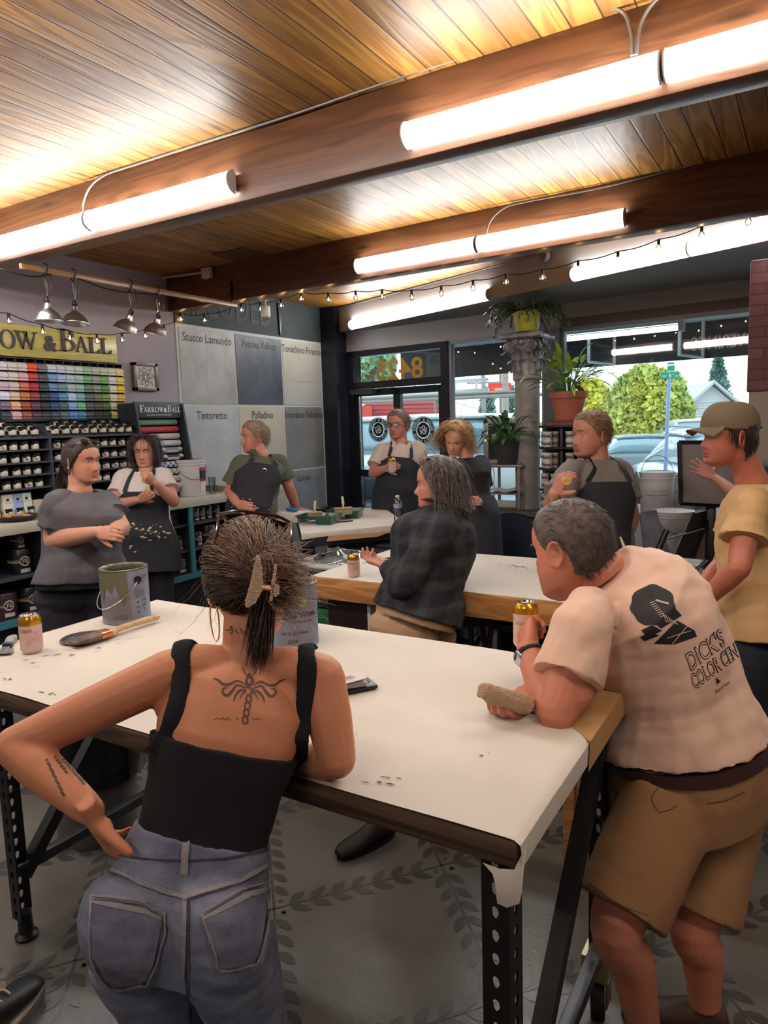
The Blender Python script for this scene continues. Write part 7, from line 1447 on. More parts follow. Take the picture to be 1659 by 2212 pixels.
def hitpx(bvh,x,y,off=0.0,dflt=1.4):
    d=nrm(CF+CR*(x-829.5)/FPX-CU*(y-1106)/FPX); h=bvh.ray_cast(Vector(CAM),Vector(d))
    if h[0] is None: return at(x,y,D=dflt)
    n_=np.array(h[1]); n_=n_ if n_@d < 0 else -n_; return np.array(h[0])+n_*off
def strap_uv(P,w): return strip(P,w)
M_ck2=M_ck
def cookie(p,lb,r=.03): tag(MB().ell(p,(r,r*.9,.009),R=np.array(Matrix.Rotation(1.1,3,'X')),n=12).build('cookie',M_ck2,origin=p),lb,'cookie')
crown=lambda c: (lambda P: P-np.array(c))
def flow_back(P):       # hair combed back and down from the forehead
    d=np.stack([P[:,0]*.6,-np.ones(len(P))*.9,-.25-np.clip(-P[:,1],0,.1)*8-np.clip(.06-P[:,2],0,.1)*6],1); return d/np.linalg.norm(d,axis=1)[:,None]
def flow_down(P):
    r=P[:,:2].copy(); r[:,1] += .01; rd=np.linalg.norm(r,axis=1)[:,None]+1e-6; r /= rd; w=np.clip((P[:,2]-.01)/.105,0,1)[:,None]**1.3*np.clip((.112-rd)/.04,0,1)
    d=np.concatenate([r*w,-(1-w*.9)],1); return d/(np.linalg.norm(d,axis=1)[:,None]+1e-9)
def flow_part(P):
    d=flow_down(P); k=np.clip(P[:,1]/.06,0,1); d[:,1] *= 1-k*.9; d[:,0] += np.where(P[:,0] > -.02,1,-1)*k*.9; return d
def spatter(M_,A,par,n,c,r,m=None,seed=1,name='paint_spatter'):
    R=np.random.default_rng(seed); mb=MB(); h,w=A.shape[:2]
    for k in range(n):
        i=int(np.clip(c[0]*h+R.normal()*r[0]*h,1,h-2)); j=int(np.clip(c[1]*w+R.normal()*r[1]*w,1,w-2)); a,b=R.random(),R.random()
        p=A[i,j]*(1-a)*(1-b)+A[i+1,j]*a*(1-b)+A[i,j+1]*(1-a)*b+A[i+1,j+1]*a*b; u_=nrm(A[i,j+1]-A[i,j]); v_=nrm(A[i+1,j]-A[i,j]); n_=nrm(np.cross(u_,v_)); n_=n_ if n_@CF < 0 else -n_
        s_=R.uniform(.002,.007); q=R.uniform(1,3.2); an=np.linspace(0,2*PI,7,endpoint=False); mb.add([p+n_*.0022+u_*math.cos(t)*s_*q*R.uniform(.6,1)+v_*math.sin(t)*s_ for t in an],[tuple(range(7))])
    mb.build(name,m or mat('cream_paint_spots',(206,188,142),.6),par,smooth=False)
M_apron=mat('black_apron_cloth',(30,31,40),.8,bump=.15,bscale=30,rgb2=(36,37,46),vscale=5)
M_jeansd=mat('dark_trousers',(30,31,40),.85,bump=.2,bscale=60)
M_blk=mat('black_leather_shoe',(22,22,24),.4)

# ---------- woman in the grey t-shirt ----------
D=3.75; hip=A_(172,1262,D); neck=A_(172,1062,D+.02); f=fc(.80,.45)
sL,sR=A_(222,1083,D+.14),A_(125,1088,D-.12); Lh=nrm(np.cross(f,UP))*-1
p=Person('woman in charcoal grey t-shirt, sunglasses on her head, hands clasped',(hip[0],hip[1],0),skin('a',(196,140,116)))
T=Torso(hip,neck,Lh,nrm(sL-sR),f,k=1.03,wid=1.22,belly=.045,dep=1.1,female=True,bust=.035)
p.head(A_(178,996,D),fc(.88,.40,-.02),.98,.12,True,neck=neck+V(0,0,-.03),nr=.058,brow=(70,46,40))
eR,wR=A_(116,1168,D-.10),A_(212,1150,D-.38); eL,wL=A_(262,1140,D-.0),A_(232,1160,D-.28)
p.arm(sR,eR,wR,(.062,.050,.029)); p.arm(sL,eL,wL,(.060,.048,.029)); p.body.loft([T.ring(t,-.02) for t in np.linspace(.5,.98,8)])
p.hand_(wR,nrm(A_(248,1152,D-.44)-wR),V(0,0,-.3)+TC*-.8,(38,42,46,50),.5,.95,left=False); p.hand_(wL,nrm(A_(222,1166,D-.42)-wL),TC*-.7+V(0,0,.5),(50,52,55,58),.5,.95,left=True)
p.finish()
p.tshirt(T,[(sR,eR),(sL,eL)],mat('charcoal_grey_jersey',(92,88,94),.85,bump=.12,bscale=25,rgb2=(80,77,83),vscale=5),hem=.02,top=.972,r=(.082,.092),off=.022,sleeve=.62,amp=.006,sc_=4,seed=4,name='t_shirt')
hl=[footed(A_(132,1290,D-.02)),footed(A_(210,1290,D+.06))]; p.pants(T,hl,mat('black_jeans',(38,38,48),.85,bump=.2,bscale=60),(.112,.085,.065),off=.0,top=.08); p.shoes([hl[0][2],hl[1][2]],[f,f],M_blk)
Hm=hair_mat('dark_brown_hair',(62,42,38),(40,28,28)); tie=np.array([0,-.115,.01])
cap_=hair_cap(p.R,p.C,p.s,HL_F,.010,.1,2,.002,female=True)
def to_tie(P): d=tie-P; d[:,2] += .02; return d/np.linalg.norm(d,axis=1)[:,None]
st=strands(p.R,p.C,p.s,700,HL_F,to_tie,lambda P,G: np.linalg.norm(P-tie,axis=1)*1.05,.011,.0011,9,3,fat=.1)
def tailroots(G,N): return tie+np.stack([G.normal(size=N)*.010,G.normal(size=N)*.008-.006,G.normal(size=N)*.010],1)
tail=strands(p.R,p.C,p.s,420,HL_F,lambda P: np.stack([P[:,0]*2,-.25+0*P[:,1],-1+0*P[:,2]],1),.17,.03,.0016,10,5,jitter=.10,roots=tailroots,curl=.0015)
mb=cap_; mb.tube(curve([p.C+p.R@(V(0,-.115,.01)*p.s),p.C+p.R@V(0,-.135,-.04),p.C+p.R@V(0,-.13,-.11),p.C+p.R@V(0,-.115,-.155)],5),np.interp(np.linspace(0,1,16),[0,.2,.7,1],[.012,.022,.018,.004]),10)
hair_obj(p.P,mb,Hm,[st,tail])
def glasses(p,name,up,back,m,tilt=0.0,lens=(.027,.018),label=None,shift=0.0,onhead=True,wscale=1.0):
    w=lambda x,y,z: p.R @ (V(x,y,z)*p.s)+p.C; fr=MB(); le=MB()
    for sg in (-1,1):
        ct,sn=math.cos(tilt),math.sin(tilt); P=[w(sg*(.034+lens[0]*math.cos(a))*wscale,back+lens[1]*math.sin(a)*sn-.10*0-(.034+lens[0]*math.cos(a))**2*3.0*0,up+lens[1]*math.sin(a)*ct) for a in np.linspace(0,2*PI,20,endpoint=False)]
        fr.tube(P,.0022*p.s,6,closed=True); le.add([np.mean(P,0)]+P,[(0,i+1,(i+1) % 20+1) for i in range(20)]); o_=w(sg*.063*wscale,back,up)
        fr.tube([o_,w(sg*.079*wscale,back-.03,up-.004+shift*.2),w(sg*.080*wscale,back-.10,up-.02+shift),w(sg*.074*wscale,back-.13,up-.045+shift)],.0022*p.s,6)
    fr.tube([w(-.008,back,up+.004),w(0,back+.003,up+.007),w(.008,back,up+.004)],.002*p.s,6); o=fr.build(name,m,p.P,label=label); le.build('lenses',glass_mat('tinted_lens',(.35,.28,.26),2.0),o,smooth=False)
glasses(p,'sunglasses',.105,.066,mat('black_glossy_frame',(20,18,20),.2,coat=.5),tilt=-.9,lens=(.028,.020),shift=-.045)
c=p.C+p.R@V(.082,-.01,-.055); MB().ell(c,(.003,.009,.016),R=p.R,n=10).build('earring',mat('bronze_earring',(96,84,56),.4,metal=.6),p.P); c2_=p.C+p.R@V(-.082,-.01,-.055); MB().ell(c2_,(.003,.009,.016),R=p.R,n=10).build('earring',mat('bronze_earring',(96,84,56),.4,metal=.6),p.P)

# ---------- woman in white tee and apron ----------
D=5.35; hip=A_(318,1175,D); neck=A_(316,1016,D); f=fc(.12,.97); Lh=-nrm(np.cross(f,UP)); sR,sL=A_(268,1030,D),A_(352,1028,D)
p=Person('brown-haired woman in white tee and paint-spotted black apron eating by the counter',(hip[0],hip[1],0),skin('b',(188,132,112)))
T=Torso(hip,neck,Lh,nrm(sL-sR),f,k=1.0,wid=1.2,belly=.05,female=True,bust=.03)
p.head(A_(313,975,D),fc(.05,.98,-.05),1.0,.10,True,neck=neck+V(0,0,-.03),brow=(60,44,40))
eR,wR=A_(246,1093,D-.12),A_(298,1080,D-.30); eL,wL=A_(374,1082,D-.12),A_(337,1044,D-.27)
p.arm(sR,eR,wR,(.055,.046,.027)); p.arm(sL,eL,wL,(.055,.046,.027)); p.body.loft([T.ring(t,-.02) for t in np.linspace(.5,.98,8)])
p.hand_(wR,nrm(A_(322,1069,D-.34)-wR),TC*-.9+V(0,0,.2),(48,50,52,55),.5,.95,left=False); p.hand_(wL,nrm(A_(318,1028,D-.30)-wL),TC*-.9,(40,46,50,55),.5,.95,left=True); p.finish()
p.tshirt(T,[(sR,eR),(sL,eL)],mat('white_cotton',(196,184,180),.85,bump=.1,bscale=25),hem=-.05,top=.972,r=(.078,.088),off=.014,sleeve=.60,amp=.005,sc_=4,seed=8,name='t_shirt')
hl=[footed(A_(285,1200,D)),footed(A_(345,1200,D))]; p.pants(T,hl,M_jeansd,(.11,.085,.07),off=.0); p.shoes([hl[0][2],hl[1][2]],[f,f],M_blk)
A=p.apron(T,M_apron,.70,-.20,w_top=.42,w_mid=1.25,w_bot=1.45); spatter(None,A,p.P,60,(.60,.52),(.10,.16),seed=4)
cap_=hair_cap(p.R,p.C,p.s,HL_B,.009,.1,3,.003,female=True,extra=lambda t,z: .007*(np.abs(t) > 1.2)); Hm2=hair_mat('brown_bob_hair',(66,44,40),(40,28,28))
bobL=lambda P,G: np.where(P[:,1] > .03,.028+.02*G.random(len(P)),np.clip(.13+P[:,2]*.9,.08,.30)*(.9+.2*G.random(len(P))))
hair_obj(p.P,cap_,Hm2,[strands(p.R,p.C,p.s,1500,HL_B,flow_down,bobL,.015,.0016,12,6,fat=.1,curl=.0006)])
cookie(A_(318,1060,D-.40),'cookie in the lower hand of the woman in the white tee'); cookie(A_(312,1032,D-.36),'cookie held at the mouth by the woman in the white tee',.024)

# ---------- man in green shirt ----------
D=5.75; hip=A_(548,1115,D-.05); neck=A_(563,985,D); f=fc(-.55,.80); Lh=-nrm(np.cross(f,UP)); sR,sL=A_(518,1003,D-.08),A_(603,998,D+.1)
p=Person('grey-haired man in an olive shirt and black apron leaning one hand on the far table',(hip[0],hip[1],0),skin('c',(192,130,110)))
T=Torso(hip,neck,Lh,nrm(sL-sR),f,k=1.05,wid=1.08,belly=.05)
p.head(A_(549,944,D),fc(-.86,.48,0),1.08,.12,False,neck=neck+V(0,0,-.03),nr=.062,brow=(150,130,112))
eR,wR=A_(497,1062,D-.06),A_(512,1088,D-.30); eL,wL=A_(624,1052,D+.12),at(641,1100,Z=.935)
p.arm(sR,eR,wR,(.055,.045,.029)); p.arm(sL,eL,wL,(.055,.045,.029)); p.body.loft([T.ring(t,-.02) for t in np.linspace(.5,.98,8)])
p.hand_(wR,nrm(A_(532,1094,D-.36)-wR),TC*-.8,(20,25,30,30),.7,1.05,left=False); p.hand_(wL,nrm(RT*.7+TC*.2-UP*.1),V(0,0,-1),(8,8,8,8),.5,1.05,left=True,spread=1.5); p.finish()
def collar(mb): 
    for sg in (-1,1): 
        a=T.pt(.985,sg*1.6,.02)+V(0,0,.03); b=T.pt(.97,sg*.5,.03)+V(0,0,.02); c_=T.pt(.90,sg*.35,.025); mb.bar(a,b,.045,.007,up=T.f); mb.bar(b,c_,.04,.007,up=T.f)
M_olive=mat('olive_shirt',(84,90,76),.85,bump=.12,bscale=25)
p.tshirt(T,[(sR,eR),(sL,eL)],M_olive,hem=-.08,top=.978,r=(.080,.095),off=.016,sleeve=.72,amp=.006,sc_=4,seed=5,name='shirt',extra=collar)
hl=[footed(A_(525,1140,D)),footed(A_(572,1140,D))]; p.pants(T,hl,M_jeansd,(.10,.08,.07)); p.shoes([hl[0][2],hl[1][2]],[f,f],M_blk)
A=p.apron(T,M_apron,.84,-.35,w_top=.50,w_mid=1.25,w_bot=1.4); spatter(None,A,p.P,26,(.62,.6),(.08,.2),seed=9)
hair_obj(p.P,hair_cap(p.R,p.C,p.s,HL_M,.007,.1,4,.002),hair_mat('pale_grey_hair',(168,146,122),(128,110,92)),[strands(p.R,p.C,p.s,900,HL_M,flow_back,.045,.011,.0011,6,8,fat=.1)])
a=T.pt(.72,.1,.034); g_=MB()
for dz in (0,.035): g_.tube([a+V(0,0,-dz)+RT*.018*math.cos(t)+UP*.014*math.sin(t) for t in np.linspace(0,2*PI,14,endpoint=False)],.0025,5,closed=True)
g_.build('hanging_glasses',M_chrome,p.P)

# ---------- man with glasses by the door ----------
D=6.35; hip=A_(857,1075,D); neck=A_(866,958,D); f=fc(-.15,.97); Lh=-nrm(np.cross(f,UP)); sR,sL=A_(826,972,D),A_(903,968,D+.02)
p=Person('man in glasses, white polo and black apron holding a can before the door',(hip[0],hip[1],0),skin('d',(190,130,112)))
T=Torso(hip,neck,Lh,nrm(sL-sR),f,k=1.06,wid=1.05,belly=.05)
p.head(A_(860,917,D),fc(-.50,.85,-.02),1.08,.10,False,neck=neck+V(0,0,-.03),nr=.060,brow=(130,110,96),stubble=(.86,.82,.82))
eR,wR=A_(806,1022,D-.08),A_(832,1012,D-.28); eL,wL=A_(912,1030,D+.05),A_(912,1085,D-.02)
p.arm(sR,eR,wR,(.055,.044,.028)); p.arm(sL,eL,wL,(.055,.044,.028)); p.body.loft([T.ring(t,-.02) for t in np.linspace(.5,.98,8)])
cpos=A_(847,1005,D-.42); fd=nrm(cpos-wR); p.hand_(wR,fd*.9+RT*.3,TC*-.25+RT*.0+nrm(cpos-wR)*.0-TC*.6,(42,44,46,50),.7,1.05,left=False); p.hand_(wL,V(0,0,-1)+TC*.1,RT*-.9,(20,22,24,26),.4,1.05,left=True); p.finish()
p.tshirt(T,[(sR,eR),(sL,eL)],mat('white_polo',(196,182,172),.85,bump=.1,bscale=25),hem=-.08,top=.978,r=(.078,.092),off=.014,sleeve=.70,amp=.005,sc_=4,seed=6,name='polo_shirt',extra=collar)
hl=[footed(A_(835,1100,D)),footed(A_(880,1100,D))]; p.pants(T,hl,M_jeansd,(.10,.08,.07)); p.shoes([hl[0][2],hl[1][2]],[f,f],M_blk)
A=p.apron(T,M_apron,.72,-.45,w_top=.42,w_mid=1.3,w_bot=1.5)
hair_obj(p.P,hair_cap(p.R,p.C,p.s,HL_M,.009,.1,7,.003),hair_mat('grey_hair',(136,116,100),(104,90,80)),[strands(p.R,p.C,p.s,800,HL_M,flow_back,.045,.014,.0012,6,9,fat=.1,jitter=.4)])
glasses(p,'glasses',0.0,.102,mat('dark_blue_frame',(40,42,66),.3),lens=(.024,.015),label='dark framed glasses')
soda(cpos-V(0,0,.06),'gold topped can held to the chest of the man in glasses')

# ---------- blond woman ----------
D=5.05; hip=A_(1020,1110,D); neck=A_(1010,987,D); f=fc(-.45,.85); Lh=-nrm(np.cross(f,UP)); sR,sL=A_(972,1005,D-.04),A_(1042,1000,D+.05)
p=Person('blond woman in a black t-shirt and long dark apron looking down, arms folded',(hip[0],hip[1],0),skin('e',(204,146,122)))
T=Torso(hip,neck,Lh,nrm(sL-sR),f,k=.97,wid=1.0,female=True,bust=.03)
p.head(A_(985,948,D-.05),fc(-.40,.80,-.42),.97,.0,True,neck=neck+V(0,0,-.03),nr=.048,brow=(150,116,84),roll=.16)
eR,wR=A_(960,1070,D-.1),A_(1000,1082,D-.30); eL,wL=A_(1044,1082,D-.0),A_(1010,1086,D-.24)
p.arm(sR,eR,wR,(.046,.038,.024)); p.arm(sL,eL,wL,(.048,.040,.024)); p.body.loft([T.ring(t,-.02) for t in np.linspace(.5,.98,8)])
p.hand_(wR,RT*.8+TC*.3,TC*-.8,(35,38,40,44),.5,.9,left=False); p.hand_(wL,RT*-.8+TC*.3,TC*-.8,(35,38,40,44),.5,.9,left=True); p.finish()
p.tshirt(T,[(sR,eR),(sL,eL)],mat('black_tee',(32,32,40),.85,bump=.1,bscale=25),hem=-.05,top=.972,r=(.064,.074),off=.012,sleeve=.60,amp=.004,sc_=5,seed=7,name='t_shirt')
hl=[footed(A_(1003,1140,D)),footed(A_(1040,1140,D+.05))]; p.pants(T,hl,mat('grey_trousers',(92,98,114),.8),(.10,.08,.07)); p.shoes([hl[0][2],hl[1][2]],[f,f],M_blk)
p.apron(T,mat('slate_apron',(44,47,58),.85,bump=.15,bscale=30),.30,-.62,w_top=1.3,w_mid=1.45,w_bot=1.6,straps=False)
bl2=lambda P,G: np.where(P[:,1] > .05,.10,np.clip(.12+P[:,2]*1.1,.08,.26))*(.85+.3*G.random(len(P)))
hair_obj(p.P,hair_cap(p.R,p.C,p.s,HL_B,.012,0,5,.004,female=True,extra=lambda t,z: .008*(np.abs(t) > 1.2)),hair_mat('blond_hair',(196,156,104),(142,104,66),40),[strands(p.R,p.C,p.s,1500,HL_B,flow_part,bl2,.020,.0014,12,7,curl=.0034,cf=2.2,jitter=.14)])

# ---------- woman in dark plaid shirt ----------
D=3.30; hip=A_(897,1335,D-.0); neck=A_(965,1098,D+.05); f=fc(-.93,-.10); Lh=-nrm(np.cross(f,UP))
sL,sR=A_(957,1140,D-.14),A_(945,1125,D+.18)
p=Person('woman with wavy grey hair and dark plaid shirt at the middle table',(hip[0],hip[1],0),skin('f',(196,132,112)))
T=Torso(hip,neck,Lh,nrm(sL-sR),f,k=1.08,wid=1.14,dep=1.22,female=True,bust=.03)
p.head(A_(943,1045,D),fc(-.96,-.12,.02),.98,.03,True,neck=neck+V(0,0,-.02),nr=.052,brow=(110,92,84))
eL,wL=A_(868,1262,D-.22),A_(838,1226,D+.05); eR,wR=A_(858,1250,D+.24),A_(836,1218,D+.12)
p.arm(sL,eL,wL,(.05,.042,.026)); p.arm(sR,eR,wR,(.05,.042,.026)); p.body.loft([T.ring(t,-.02) for t in np.linspace(.5,.98,8)])
p.hand_(wL,nrm(A_(806,1214,D+.12)-wL),V(0,0,1)-TC*.5,(24,30,36,40),.8,.95,left=True); p.hand_(wR,nrm(A_(812,1210,D+.16)-wR),V(0,0,1)+TC*.3,(22,26,30,34),.8,.95,left=False); p.finish(2)
M_plaid=mat('dark_plaid_flannel',(30,32,38),.9,bump=.15,bscale=40); nt=M_plaid.node_tree; bs=nt.nodes['Principled BSDF']; tc=nd(nt,'ShaderNodeTexCoord'); outs=[]
for ax_ in (0,2):
    w_=nd(nt,'ShaderNodeTexWave',inp={'Scale': 3.4 if ax_ == 0 else 3.2,'Distortion': .6}); w_.bands_direction='X' if ax_ == 0 else 'Z'; nt.links.new(tc.outputs['Object'],w_.inputs[0]); r_=nd(nt,'ShaderNodeMapRange',inp={'From Min': .55,'From Max': .8}); nt.links.new(w_.outputs[1],r_.inputs[0]); outs.append(r_)
mx=nd(nt,'ShaderNodeMath'); nt.links.new(outs[0].outputs[0],mx.inputs[0]); nt.links.new(outs[1].outputs[0],mx.inputs[1]); mc=nd(nt,'ShaderNodeMix',data_type='RGBA'); ml=nd(nt,'ShaderNodeMath',operation='MULTIPLY'); ml.inputs[1].default_value=.5; nt.links.new(mx.outputs[0],ml.inputs[0]); nt.links.new(ml.outputs[0],mc.inputs[0]); mc.inputs[6].default_value=s2l((24,25,32))+(1,); mc.inputs[7].default_value=s2l((52,58,62))+(1,); nt.links.new(mc.outputs[2],bs.inputs['Base Color'])
def longs(mb):
    for sh,el,wr in ((sL,eL,wL),(sR,eR,wR)):
        e=np.array(wr)*.92+np.array(el)*.08; mb.tube(curve([T.neck*.4+sh*.6-V(0,0,.02),sh,(sh+el)/2,el,(el+e)/2,e],4),np.interp(np.linspace(0,1,21),[0,.2,.6,.8,1],[.06,.076,.064,.056,.046]),18); mb.ell(el,.064,n=12)
p.tshirt(T,[],M_plaid,hem=.03,top=.978,off=.026,amp=.007,sc_=4,seed=9,name='plaid_shirt',extra=longs,flare=.05)
mb=MB(); mb.loft([T.ring(t,.045)+V(0,0,.025) for t in (.95,.985)]+[T.ring(1.0,.025)+V(0,0,.05)]); mb.build('shirt_collar',M_plaid,p.P)
h1=A_(872,1362,D-.08); h2=A_(915,1362,D+.10); hl=[footed(h1,0),footed(h2,0)]; p.pants(T,hl,mat('tan_canvas',(176,142,112),.8,bump=.25,bscale=14),(.105,.08,.065),off=.018,top=.2); p.shoes([hl[0][2],at(822,1768,Z=.09)],[f,fc(-.8,.6)],mat('black_suede',(30,24,26),.6))
gl=lambda P,G: np.where(P[:,1] > .05,.16,np.clip(.17+P[:,2]*1.0,.10,.30))*(.85+.3*G.random(len(P)))
HLG=[(0,.088),(25,.080),(40,.070),(55,.045),(68,.015),(80,-.01),(96,.0),(108,-.02),(125,-.06),(180,-.085)]
def flow_gd(P): d=flow_down(P); d[:,1] -= .12+1.5*np.clip(P[:,1]/.07,0,1); return d
hair_obj(p.P,hair_cap(p.R,p.C,p.s,HLG,.010,0,6,.004,female=True,extra=lambda t,z: .010*(np.abs(t) > 1.7)),hair_mat('salt_pepper_hair',(136,126,120),(66,58,56),50),[strands(p.R,p.C,p.s,2200,HLG,flow_gd,gl,.017,.0013,14,11,curl=.0030,cf=2.6,jitter=.14,gravity=.03)])
glasses(p,'glasses',.128,.030,mat('clear_brown_frame',(120,96,84),.3),tilt=-1.2,lens=(.025,.018),shift=-.05)
mb=MB(); d_=nrm(wL-eL); mb.tube([wL-d_*.012+np.array(a) for a in [frame(d_)[0]*.031*math.cos(t)+frame(d_)[1]*.027*math.sin(t) for t in np.linspace(0,2*PI,16,endpoint=False)]],.006,6,closed=True); mb.build('watch_band',M_black,p.P)

# ---------- grey t-shirt man eating ----------
D=4.20; hip=A_(1296,1215,D); neck=A_(1290,992,D+.02); f=fc(-.72,.62); Lh=-nrm(np.cross(f,UP)); sR,sL=A_(1232,1022,D-.06),A_(1338,1018,D+.08)
p=Person('sandy-haired man in grey t-shirt and black apron eating by the windows',(hip[0],hip[1],0),skin('g',(186,124,104)))
T=Torso(hip,neck,Lh,nrm(sL-sR),f,k=1.12,wid=1.08,belly=.03)
p.head(A_(1276,938,D),fc(-.93,.36,.02),1.15,.12,False,neck=neck+V(0,0,-.04),nr=.070,brow=(110,84,62),stubble=(.88,.84,.84))
eR,wR=A_(1193,1098,D-.2),A_(1197,1066,D-.42); eL,wL=A_(1362,1118,D+.05),A_(1335,1192,D-.08)
p.arm(sR,eR,wR,(.062,.050,.032)); p.arm(sL,eL,wL,(.066,.054,.034)); p.body.loft([T.ring(t,-.02) for t in np.linspace(.5,.98,8)])
p.hand_(wR,nrm(A_(1212,1040,D-.46)-wR),RT*.8-TC*.4,(44,46,48,50),.7,1.1,left=False); p.hand_(wL,V(0,0,-1)-TC*.2,RT*-.9,(14,16,18,20),.4,1.1,left=True); p.finish()
p.tshirt(T,[(sR,eR),(sL,eL)],mat('stone_grey_tee',(124,116,110),.85,bump=.12,bscale=25),hem=-.04,top=.978,r=(.088,.096),off=.014,sleeve=.64,amp=.006,sc_=4,seed=12,name='t_shirt')
hl=[footed(A_(1265,1250,D)),footed(A_(1320,1250,D+.05))]; p.pants(T,hl,M_jeansd,(.11,.09,.075)); p.shoes([hl[0][2],hl[1][2]],[f,f],M_blk)
p.apron(T,M_apron,.76,-.30,w_top=.55,w_mid=1.1,w_bot=1.35); hair_obj(p.P,hair_cap(p.R,p.C,p.s,HL_M,.007,.1,14,.002),hair_mat('sandy_hair',(150,118,84),(104,80,60)),[strands(p.R,p.C,p.s,1000,HL_M,flow_back,.03,.012,.0011,5,10,fat=.1)])
cookie(A_(1224,1038,D-.50),'cookie held by the sandy-haired man near the jar rack')
for k,(x,y) in enumerate(((1352,1106),(1362,1108),(1344,1106))): pxpolys(p.bvh,(np.array([(x+4*math.cos(a)*(1+.4*math.sin(3*a+k)),y+5*math.sin(a)) for a in np.linspace(0,2*PI,10,endpoint=False)]),[tuple(range(10))]),mat('tattoo_ink',(84,62,60),.6),p.P,'tattoo')

# ---------- man in cap ----------
D=2.85; hip=A_(1632,1372,D); neck=A_(1632,1045,D+.05); f=fc(-.97,-.05); Lh=-nrm(np.cross(f,UP)); sL,sR=A_(1622,1092,D-.16),A_(1612,1085,D+.22)
p=Person('young man in an olive cap and tan t-shirt leaning on the middle table',(hip[0],hip[1],0),skin('h',(180,108,86)),.004)
T=Torso(hip,neck,Lh,nrm(sL-sR),f,k=1.04,wid=.98,dep=1.12)
p.head(A_(1572,940,D),fc(-.975,.05,.05),1.02,-.03,False,neck=neck+V(0,0,-.03)-f*.0,nr=.058,brow=(60,42,36),stubble=(.86,.80,.78))
eL,wL=A_(1597,1226,D-.22),A_(1512,1306,D-.05); eR,wR=A_(1560,1220,D+.25),A_(1500,1290,D+.14)
p.arm(sL,eL,wL,(.052,.042,.028)); p.arm(sR,eR,wR,(.052,.042,.028)); p.body.loft([T.ring(t,-.02) for t in np.linspace(.4,.98,8)])
p.hand_(wL,nrm(A_(1462,1300,D+.0)-wL),V(0,0,-1),(14,14,16,18),.6,1.05,left=True,spread=1); p.hand_(wR,nrm(A_(1452,1284,D+.12)-wR),V(0,0,-1),(14,14,16,18),.6,1.05,left=False,spread=1); p.finish(2)
p.tshirt(T,[(sL,eL),(sR,eR)],mat('tan_tee',(196,160,112),.85,bump=.12,bscale=25,rgb2=(188,150,104),vscale=4),hem=-.02,top=.978,r=(.080,.090),off=.020,sleeve=.56,vox=.0065,amp=.006,sc_=4,seed=15,name='t_shirt',flare=.02)
hl=[footed(A_(1612,1420,D-.06)),footed(A_(1650,1420,D+.14))]; p.pants(T,hl,mat('dark_indigo_jeans',(26,30,44),.85,bump=.2,bscale=60),(.10,.075,.07),off=.004); p.shoes([hl[0][2],hl[1][2]],[f,f],mat('brown_shoe',(62,52,46),.6))
Hm3=hair_mat('dark_brown_short_hair',(58,40,34),(38,28,26)); hair_obj(p.P,hair_cap(p.R,p.C,p.s,HL_M,.010,0,8,.002),Hm3,[strands(p.R,p.C,p.s,900,HL_M,flow_down,.05,.012,.0012,6,12,zmax=.02)])
M_capc=mat('olive_brown_cap',(104,88,68),.85,bump=.15,bscale=40); w=lambda x,y,z: p.R @ (V(x,y,z)*p.s)+p.C; rings=[]
for z,k in zip(np.linspace(0,1,12),range(12)):
    a=np.linspace(0,2*PI,40,endpoint=False); r_=math.cos(z*PI/2)**.62; rings.append(np.array([w(.089*r_*math.cos(t),-.006+.113*r_*math.sin(t),.040+.092*math.sin(z*PI/2)) for t in a]))
rings=[np.array([w(.088*math.cos(t),-.006+.112*math.sin(t),.026) for t in a])]+rings
MB().loft(rings).build('cap_crown',M_capc,p.P); P=[[w(x*.085*(1-.10*v**2*.5),.078+v*.085*math.sqrt(max(0,1-(x*.86)**2))-.02*x*x,.036-.018*v-.022*x*x*v**.5) for x in np.linspace(-1,1,15)] for v in np.linspace(0,1,8)]; P=np.array(P); mb=MB().grid(P); mb.grid(P-p.R[:,2]*.004,flip=True); mb.build('cap_brim',M_capc,p.P); MB().ell(w(0,-.006,.134),(.007,.007,.005),n=8).build('cap_button',M_capc,p.P)
mb=MB(); mb.bar(w(-.02,-.117,.032),w(.02,-.117,.032),.02,.008); mb.build('cap_strap',M_black,p.P)

# ---------- person hidden behind, arm across the board ----------
D=4.0; hip=A_(1690,1230,D); neck=A_(1700,1000,D); f=fc(-.7,.5); Lh=-nrm(np.cross(f,UP)); sR,sL=A_(1640,1030,D-.1),A_(1750,1030,D)
p=Person('person mostly hidden behind the man in the cap, reaching across the grey board',(hip[0],hip[1],0),skin('i',(170,112,96)))
T=Torso(hip,neck,Lh,nrm(sL-sR),f,k=1.0); p.head(A_(1700,950,D),f,1.0,.05,False,neck=neck+V(0,0,-.03))
eR,wR=A_(1600,1075,D-.0),A_(1545,1032,D+.2); eL,wL=A_(1780,1120,D),A_(1760,1200,D); p.arm(sR,eR,wR,(.045,.038,.025)); p.arm(sL,eL,wL); p.body.loft([T.ring(t,-.02) for t in np.linspace(.5,.98,8)]); p.hand_(wR,nrm(A_(1508,1010,D+.25)-wR),TC*-.9,(8,8,10,12),.8,.98,left=False,spread=2); p.hand_(wL,V(0,0,-1),RT*-.9,left=True); p.finish()
p.tshirt(T,[(sR,eR),(sL,eL)],mat('dark_teal_tee',(28,50,54),.85),name='t_shirt'); hl=[footed(A_(1660,1260,D)),footed(A_(1715,1260,D))]; p.pants(T,hl,M_jeansd); p.shoes([hl[0][2],hl[1][2]],[f,f],M_blk); hair_obj(p.P,hair_cap(p.R,p.C,p.s,HL_M,.010,0,8,.002),Hm3)
